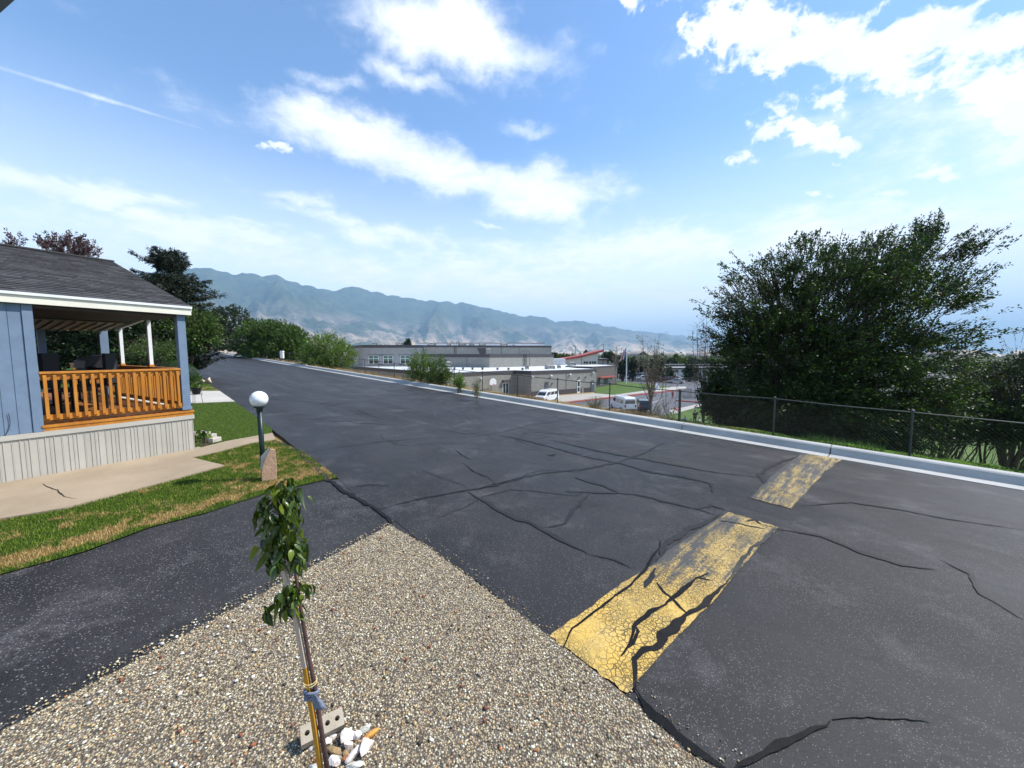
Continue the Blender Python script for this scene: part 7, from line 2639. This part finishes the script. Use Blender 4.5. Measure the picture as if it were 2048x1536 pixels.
for i in range(15):
    for rowk, yy in enumerate((0, 2.5)):
        q = p0.lerp(p1, i / 14) + Vector((0, yy, 0))
        mb = MB(); mb.tube([q, q + Vector((0, 0, 1.7))], 0.03, 4); mb.build('bar', M_HVACD, enc)
for yy in (0, 2.5):
    for zz in (0.15, 1.65):
        mb = MB(); mb.bar(p0 + Vector((0, yy, zz)), p1 + Vector((0, yy, zz)), 0.05, 0.05); mb.build('rail', M_HVACD, enc)
lf = thing('lawn_fence', 'low dark metal fence panel on the school lawn', 'fence', tuple(lot(1288, 779)))
p0 = lot(1279, 779); p1 = lot(1294, 781)
for i in range(7):
    q = p0.lerp(p1, i / 6); mb = MB(); mb.tube([q, q + Vector((0, 0, 1.5))], 0.03, 4); mb.build('bar', M_HVACD, lf)
mb = MB(); mb.bar(p0 + Vector((0, 0, 1.5)), p1 + Vector((0, 0, 1.5)), 0.05, 0.05); mb.build('rail', M_HVACD, lf)

# ------------------------------------------------------------------ people
M_SKIN = mat('skin', (0.45, 0.27, 0.18), (0.40, 0.24, 0.16), 10, rough=0.6)
M_HAIR = mat('hair', (0.03, 0.02, 0.014), (0.05, 0.03, 0.02), 20, rough=0.7)


def skinned(name, pts, edges, rad, m, parent):
    me = bpy.data.meshes.new(name)
    me.from_pydata(pts, edges, [])
    me.materials.append(m)
    o = bpy.data.objects.new(name, me)
    COL.objects.link(o)
    o.parent = parent
    md = o.modifiers.new('skin', 'SKIN')
    md.use_smooth_shade = True
    for i, v in enumerate(me.skin_vertices[0].data):
        v.radius = rad[i] if isinstance(rad[i], (tuple, list)) else (rad[i], rad[i])
    me.skin_vertices[0].data[0].use_root = True
    sb = o.modifiers.new('sub', 'SUBSURF'); sb.levels = 1; sb.render_levels = 1
    return o


def person(label, loc, heading, h, top, bottom, seated=False, group=None):
    t = thing('person', label, 'person', tuple(loc), group, heading)
    k = h / 1.7
    S = lambda *a: tuple(x * k for x in a)
    if not seated:
        pts = [S(0, 0, .95), S(0, 0, 1.15), S(0, .01, 1.38), S(0, .02, 1.47), S(0, 0.03, 1.55), S(0, .04, 1.66),
               S(.17, 0, 1.38), S(.22, .02, 1.12), S(.21, .10, .90), S(.20, .14, .80),
               S(-.17, 0, 1.38), S(-.23, .0, 1.12), S(-.22, .06, .88), S(-.22, .10, .78),
               S(.09, 0, .90), S(.10, .02, .50), S(.10, -.02, .08), S(.11, .12, .03),
               S(-.09, 0, .90), S(-.11, .0, .50), S(-.12, -.03, .08), S(-.13, .11, .03)]
        ed = [(0, 1), (1, 2), (2, 3), (3, 4), (4, 5), (2, 6), (6, 7), (7, 8), (8, 9), (2, 10), (10, 11), (11, 12), (12, 13), (0, 14), (14, 15), (15, 16), (16, 17), (0, 18), (18, 19), (19, 20), (20, 21)]
    else:
        pts = [S(0, 0, .14), S(0, 0, .34), S(0, .02, .56), S(0, .03, .65), S(0, .05, .73), S(0, .06, .83),
               S(.15, .0, .56), S(.21, .08, .36), S(.15, .24, .26), S(.12, .30, .24),
               S(-.15, .0, .56), S(-.21, .08, .36), S(-.15, .24, .26), S(-.12, .30, .24),
               S(.09, .04, .12), S(.22, .38, .16), S(.02, .42, .06), S(-.06, .40, .04),
               S(-.09, .04, .12), S(-.22, .38, .15), S(-.04, .52, .06), S(.04, .52, .04)]
        ed = [(0, 1), (1, 2), (2, 3), (3, 4), (4, 5), (2, 6), (6, 7), (7, 8), (8, 9), (2, 10), (10, 11), (11, 12), (12, 13), (0, 14), (14, 15), (15, 16), (16, 17), (0, 18), (18, 19), (19, 20), (20, 21)]
    r = [.12, .12, .13, .055, .075, .085, .06, .045, .035, .03, .06, .045, .035, .03, .085, .06, .045, .035, .085, .06, .045, .035]
    skinned('body', pts, ed, [x * k for x in r], M_SKIN, t)
    e = 1.16
    skinned('shirt', [pts[0], pts[1], pts[2], pts[6], pts[7], pts[10], pts[11]], [(0, 1), (1, 2), (2, 3), (3, 4), (2, 5), (5, 6)], [x * k * e for x in (.125, .125, .135, .075, .055, .075, .055)], top, t)
    skinned('trousers', [pts[0], pts[14], pts[15], pts[16], pts[18], pts[19], pts[20]], [(0, 1), (1, 2), (2, 3), (0, 4), (4, 5), (5, 6)], [x * k * e for x in (.125, .09, .065, .05, .09, .065, .05)], bottom, t)
    hd = pts[5]
    mb = MB(); mb.lathe((0, 0, 0), [(0.02, 0.10), (0.07, 0.085), (0.098, 0.03), (0.10, -0.03), (0.085, -0.09)], 12)
    me = bpy.data.meshes.new('hair'); me.from_pydata([(x * k, y * k, z * k) for x, y, z in mb.v], [], mb.f); me.materials.append(M_HAIR)
    instance(me, 'hair', t, (hd[0], hd[1] - 0.02 * k, hd[2]))
    return t


cl_ = {n: mat('cloth_' + n, c, None, 10, rough=0.9) for n, c in dict(red=(.35, .02, .02), dark=(.03, .035, .03), navy=(.03, .05, .14), purple=(.22, .06, .30), white=(.7, .7, .7), pink=(.55, .2, .3), blue=(.1, .2, .45), khaki=(.25, .2, .12)).items()}
person('person in red standing on the asphalt beyond the fence', lot(1345, 797.5, .02), 2.6, 1.5, cl_['red'], cl_['red'])
person('person in dark clothes standing on the grass beside the seated group', lot(1389, 849, .04), 2.9, 1.7, cl_['dark'], cl_['dark'])
for px, py, a, b, lab in [(1316, 843, 'white', 'navy', 'person in white sitting on the grass, leftmost of the seated group'), (1328, 845, 'pink', 'dark', 'person in pink sitting second from the left in the seated group'), (1337, 842, 'white', 'blue', 'person in white and blue sitting left of the thick fence post'),
                          (1342, 846, 'white', 'dark', 'person in white sitting just left of the thick fence post'), (1365, 849, 'purple', 'white', 'person in purple sitting right of the thick fence post'), (1370, 844, 'blue', 'dark', 'person in blue sitting behind the one in purple'),
                          (1381, 849, 'white', 'purple', 'person in white top sitting between the purple one and the standing adult'), (1398, 846, 'white', 'khaki', 'person in white sitting right of the standing adult'), (1323, 850, 'navy', 'dark', 'person in navy sitting in front at the left of the group')]:
    person(lab, lot(px, py, .04), rnd.uniform(2, 4.5), 1.25, cl_[a], cl_[b], True, 'people sitting on the grass')

# ------------------------------------------------------------------ trees round the lot
def ft(label, px, d, top, bot, wpx, n, lm, leaf=0.5, group='trees beyond the school lot', name='far_tree', z0=None, cone=False):
    q = PT(px, d)
    zb = gz(q.x, q.y) if z0 is None else z0
    b = Vector((q.x, q.y, zb))
    zt = H + (708 - top) / F * d
    zbo = H + (708 - bot) / F * d
    zc = (zt + zbo) / 2
    R_x = wpx / F * d
    if cone:
        lob = [((0, 0, zbo - zb + (zt - zbo) * f), (R_x * s, R_x * s, (zt - zbo) * .28)) for f, s in ((.2, 1), (.45, .85), (.65, .6), (.85, .3))]
    else:
        lob = [((0, 0, zc - zb), (R_x, R_x * .8, (zt - zbo) / 2)), ((-R_x * .4, 0, zc - zb - (zt - zbo) * .15), (R_x * .6, R_x * .6, (zt - zbo) * .32)), ((R_x * .4, 0, zc - zb - (zt - zbo) * .1), (R_x * .55, R_x * .6, (zt - zbo) * .3))]
    tree(name, label, 'tree', b, lob, n, 9, (leaf, leaf * .6), tr=0.05 * (zt - zb), twl=0.2 * (zt - zbo) + .3, leafmat_=lm, limbs=8, group=group, bias=(0, 0, .5))


for a in [('dark upright evergreen left of the flagpole base', 1246, 118, 706, 756, 9, 200, LF_NEEDLE, .5), ('dark evergreen clump right of the flagpole', 1266, 120, 711, 757, 8, 200, LF_NEEDLE, .5),
          ('dark rounded evergreen right of the flagpole clump', 1283, 150, 716, 752, 10, 180, LF_DARK, .6), ('green rounded tree behind the bare young tree', 1312, 118, 712, 762, 14, 260, LF_DARK, .6), ('round dark green tree over the silver cars', 1337, 124, 733, 764, 11, 200, LF_DARK, .5),
          ('dark evergreen in front of the long shed by the elm', 1383, 118, 718, 762, 13, 240, LF_DARK, .5), ('yellow-green tree behind the school and left of the red roof', 1128, 175, 708, 724, 14, 160, LF_OLIVE, .9), ('dark green trees left of the yellow-green one', 1108, 185, 706, 722, 12, 160, LF_DARK, .9),
          ('dark tree top just over the red roof', 1172, 170, 702, 716, 5, 70, LF_DARK, .7), ('green trees right of the red roof end', 1216, 190, 703, 722, 13, 170, LF_DARK, .9), ('dark tree top behind the roof units of the school', 815, 170, 679, 700, 8, 90, LF_DARK, .9)]:
    ft(*a[:8], leaf=a[8])
rowx = [(1240, 712), (1262, 716), (1290, 719), (1330, 717), (1352, 715), (1372, 712), (1392, 716), (1420, 714), (1450, 716), (1480, 712), (1350, 709)]
words = ('first', 'second', 'third', 'fourth', 'fifth', 'sixth', 'seventh', 'eighth', 'ninth', 'tenth', 'eleventh')
for k, (px, tp_y) in enumerate(rowx):
    ft('tree of the far row behind the long sheds, %s from the flagpole' % words[k] if k < 10 else 'pale pointed tree standing above the far row behind the sheds', px, 215 + 6 * (k % 3), tp_y, 735, 13 if k < 10 else 7, 130, (LF_DARK, LF_MID, LF_OLIVE)[k % 3], leaf=1.1, group='row of trees behind the long sheds')
for k, (px, d, tp_y, w_) in enumerate([(1560, 190, 712, 30), (1650, 190, 714, 35), (1740, 180, 714, 35), (1840, 170, 716, 40), (1930, 120, 722, 30), (1990, 100, 727, 34), (2060, 90, 728, 40)]):
    ft('tree in the line behind the big elm, %s from its left side' % words[k], px, d, tp_y, 750, w_, 190, (LF_DARK, LF_MID)[k % 2], leaf=.9, group='trees in the line behind the big elm')

# ------------------------------------------------------------------ valley floor: woods and houses too many to tell apart
def blobs(name, n, rmin, rmax, azmin, azmax, size, m):
    az = RNG.uniform(azmin, azmax, n)
    r = np.exp(RNG.uniform(np.log(rmin), np.log(rmax), n))
    x, y = r * np.sin(az), r * np.cos(az)
    a = x * DV.x + y * DV.y; c = x * CV.x + y * CV.y
    k = c > 60
    x, y, a, c, r = x[k], y[k], a[k], c[k], r[k]
    z = ground_z(a, c)
    n = len(x)
    s = size * RNG.uniform(0.6, 1.5, n) * (1 + r / 3500)
    base = np.array([[1, 0, .25], [.31, .95, .35], [-.81, .59, .2], [-.81, -.59, .3], [.31, -.95, .2], [0, 0, 1.0], [.5, .3, .8], [-.4, -.3, .85]])
    tri = np.array([(0, 1, 6), (1, 5, 6), (1, 2, 5), (2, 7, 5), (2, 3, 7), (3, 4, 7), (4, 5, 7), (4, 0, 6), (4, 6, 5)])
    V = base[None] * RNG.uniform(.7, 1.25, (n, 8, 1)) * s[:, None, None] * np.array([1, 1, .9])
    V += np.stack([x, y, z], -1)[:, None, :]
    Fc = (tri[None] + 8 * np.arange(n)[:, None, None]).reshape(-1, 3)
    return stuff(np_mesh(name, V.reshape(-1, 3), Fc, m))


M_FARTREE = mat('far_foliage', (0.022, 0.045, 0.018), (0.045, 0.065, 0.022), 0.02, rough=0.9, world=True, vary=0.5)
blobs('valley_woods', 26000, 300, 14000, R_(-30), R_(62), 5.5, M_FARTREE)
M_FARH = mat('far_house', (0.42, 0.38, 0.34), (0.30, 0.27, 0.25), 0.01, rough=0.8, world=True, vary=0.5)
n = 5000
az = RNG.uniform(R_(-30), R_(62), n); r = np.exp(RNG.uniform(np.log(500), np.log(9000), n))
x, y = r * np.sin(az), r * np.cos(az)
a = x * DV.x + y * DV.y; c = x * CV.x + y * CV.y
k = c > 80
x, y, z = x[k], y[k], ground_z(a[k], c[k]); n = len(x)
s = RNG.uniform(5, 13, n)
cb = np.array([(-1, -.7, 0), (1, -.7, 0), (1, .7, 0), (-1, .7, 0), (-1, -.7, .7), (1, -.7, .7), (1, .7, .7), (-1, .7, .7), (-1, 0, 1.15), (1, 0, 1.15)], float)
ang = RNG.uniform(0, 3.14, n); ca, sa = np.cos(ang)[:, None], np.sin(ang)[:, None]
V = np.stack([cb[None, :, 0] * ca - cb[None, :, 1] * sa, cb[None, :, 0] * sa + cb[None, :, 1] * ca, np.broadcast_to(cb[None, :, 2], (n, 10))], -1) * s[:, None, None] + np.stack([x, y, z], -1)[:, None, :]
qd = np.array([(0, 1, 5, 4), (2, 3, 7, 6), (4, 5, 9, 8), (6, 7, 8, 9), (1, 2, 6, 5), (3, 0, 4, 7), (5, 6, 9, 9), (7, 4, 8, 8)])[:6]
stuff(np_mesh('valley_houses', V.reshape(-1, 3), (qd[None] + 10 * np.arange(n)[:, None, None]).reshape(-1, 4), M_FARH))

# ------------------------------------------------------------------ mountains
sil = [(-500, 560), (-200, 548), (0, 552), (200, 556), (300, 550), (395, 542), (430, 540), (450, 545), (480, 552), (520, 551), (535, 556), (562, 554), (590, 566), (640, 579), (680, 582), (715, 577), (745, 584), (780, 594), (830, 599), (850, 604),
       (900, 605), (930, 609), (975, 616), (1005, 625), (1040, 632), (1080, 635), (1110, 643), (1150, 643), (1185, 647), (1230, 657), (1290, 665), (1360, 671), (1400, 679), (1440, 690), (1500, 702), (1560, 712)]
spx = np.array([s[0] for s in sil], float); spy = np.array([s[1] for s in sil], float)


def mountains(name, x0, x1, n, dfun, footf, m, seed, yfun, rows=120, spur=1.0):
    px = np.linspace(x0, x1, n)
    D = dfun(px)
    zr = H + (708 - yfun(px)) / F * D
    kx = (px - 1024) / F
    V = np.zeros((n, rows, 3))
    # arc length along the ridge gives spurs of even width
    xs = kx * D
    s = np.concatenate([[0], np.cumsum(np.hypot(np.diff(xs), np.diff(D)))])
    for j in range(rows):
        t = j / (rows - 14)               # 0 foot .. 1 ridge, beyond: back side
        dd = D * (footf + (1 - footf) * t)
        for i in range(n):
            tt = min(t, 1.0)
            sx = s[i] + 1700 * tt
            wq = Vector((s[i] / 2200.0, tt * 1.2, seed))
            wx, wy = mnoise.noise(wq) * 0.7, mnoise.noise(wq + Vector((9, 4, 2))) * 0.5
            q1 = Vector((sx / 1900.0 + wx, tt * 1.25 + wy, seed))
            rm = mnoise.ridged_multi_fractal(q1, 0.9, 2.1, 6, 1.0, 2.0)
            q2 = Vector((sx / 700.0 + wx * 2, tt * 3.2 + wy * 2, seed + 5))
            r2 = mnoise.ridged_multi_fractal(q2, 0.8, 2.1, 4, 1.0, 2.0)
            prof = tt ** 1.15
            env = math.sin(math.pi * min(tt, 1)) ** 0.7 if tt < 1 else 0
            h = prof + spur * (env * (0.20 * (rm - 1.1) + 0.055 * (r2 - 1.0)) + 0.018 * tt * (r2 - 1.2))
            if t > 1:
                h = 1 - (t - 1) * 2.2
            elif t > 0.9:
                pass
            zz = -105 + (zr[i] + 105) * max(h, -0.02)
            V[i, j] = (kx[i] * dd[i] if hasattr(dd, '__len__') else 0, dd[i], zz)
    ii, jj = np.meshgrid(np.arange(n - 1), np.arange(rows - 1), indexing='ij')
    q = ii * rows + jj
    Fq = np.stack([q, q + rows, q + rows + 1, q + 1], -1).reshape(-1, 4)
    return struct(np_mesh(name, V.reshape(-1, 3), Fq, m, smooth=True))


m_, nt_, b_, o_ = newmat('mountain_slope')
p_ = nt_.pos()
ge = nt_.new('ShaderNodeNewGeometry')
sx_ = nt_.new('ShaderNodeSeparateXYZ'); nt_.l.new(ge.outputs['Normal'], sx_.inputs[0])
sp_ = nt_.new('ShaderNodeSeparateXYZ'); nt_.l.new(p_, sp_.inputs[0])
n1 = nt_.noise(p_, 0.0016, 7, 0.68, 0.4)
n2 = nt_.noise(p_, 0.006, 6, 0.75, 0.2)
n3 = nt_.noise(nt_.vec('MULTIPLY', p_, (1, 1, 2.5)), 0.012, 6, 0.8)
green = nt_.mix(nt_.rng(n2, 0.38, 0.62), (0.075, 0.095, 0.040), (0.018, 0.028, 0.018))
rockc = nt_.mix(nt_.rng(n3, 0.35, 0.65), (0.78, 0.60, 0.48), (0.20, 0.15, 0.13))
c_ = nt_.mix(nt_.math('MULTIPLY', nt_.rng(nt_.math('ADD', nt_.math('MULTIPLY', n1, 0.5), nt_.math('MULTIPLY', n3, 0.5)), 0.47, 0.56), nt_.rng(sp_.outputs[2], 900, 300)), green, rockc)
tan = (0.85, 0.62, 0.38)
lowm = nt_.rng(sp_.outputs[2], 330, 20)
c_ = nt_.mix(nt_.math('MULTIPLY', nt_.rng(nt_.math('ADD', nt_.math('MULTIPLY', n2, 0.6), nt_.math('MULTIPLY', n1, 0.4)), 0.47, 0.53), lowm), c_, tan)
nt_.setin(b_.inputs['Base Color'], c_)
b_.inputs['Roughness'].default_value = 1.0
b_.inputs['Specular IOR Level'].default_value = 0.0
nt_.setin(b_.inputs['Normal'], nt_.bump(n3, 45, 0.8))
mountains('mountains', -500, 1560, 460, lambda px: 6200 + 10500 * np.clip((px - 300) / 1200, 0, 1.3) ** 1.25 + 0 * px, 0.55, m_, 2.0, lambda px: np.interp(px, spx, spy) + 1.6 * np.sin(px / 7.3) * np.sin(px / 19.0) + 1.0 * np.sin(px / 3.1 + 2) * np.sin(px / 11.0), 110)
# low far rise on the right skyline
mountains('far_hills', 1380, 3200, 160, lambda px: 22000 + 0 * px, 0.8, m_, 7.0, lambda px: 710.2 - 1.2 * np.sin(px / 130.0) - 0.8 * np.sin(px / 47.0), 20, 0.3)

# ------------------------------------------------------------------ haze
hz = MB(); hz.box((2000, 12000, (1640 - 130) / 2), (52000, 28600, 1640 + 130))
haze = stuff(hz.build('haze', mat('haze_dummy', (1, 1, 1)), None))
mh = bpy.data.materials.new('haze_air'); mh.use_nodes = True; mh.node_tree.nodes.clear()
nh = NT(mh.node_tree)
oh = nh.new('ShaderNodeOutputMaterial'); pv = nh.new('ShaderNodeVolumePrincipled')
pv.inputs['Color'].default_value = (0.47, 0.74, 1.0, 1)
pv.inputs['Density'].default_value = 9.0e-5
pv.inputs['Anisotropy'].default_value = 0.0
nh.l.new(pv.outputs[0], oh.inputs['Volume'])
haze.data.materials.clear(); haze.data.materials.append(mh)
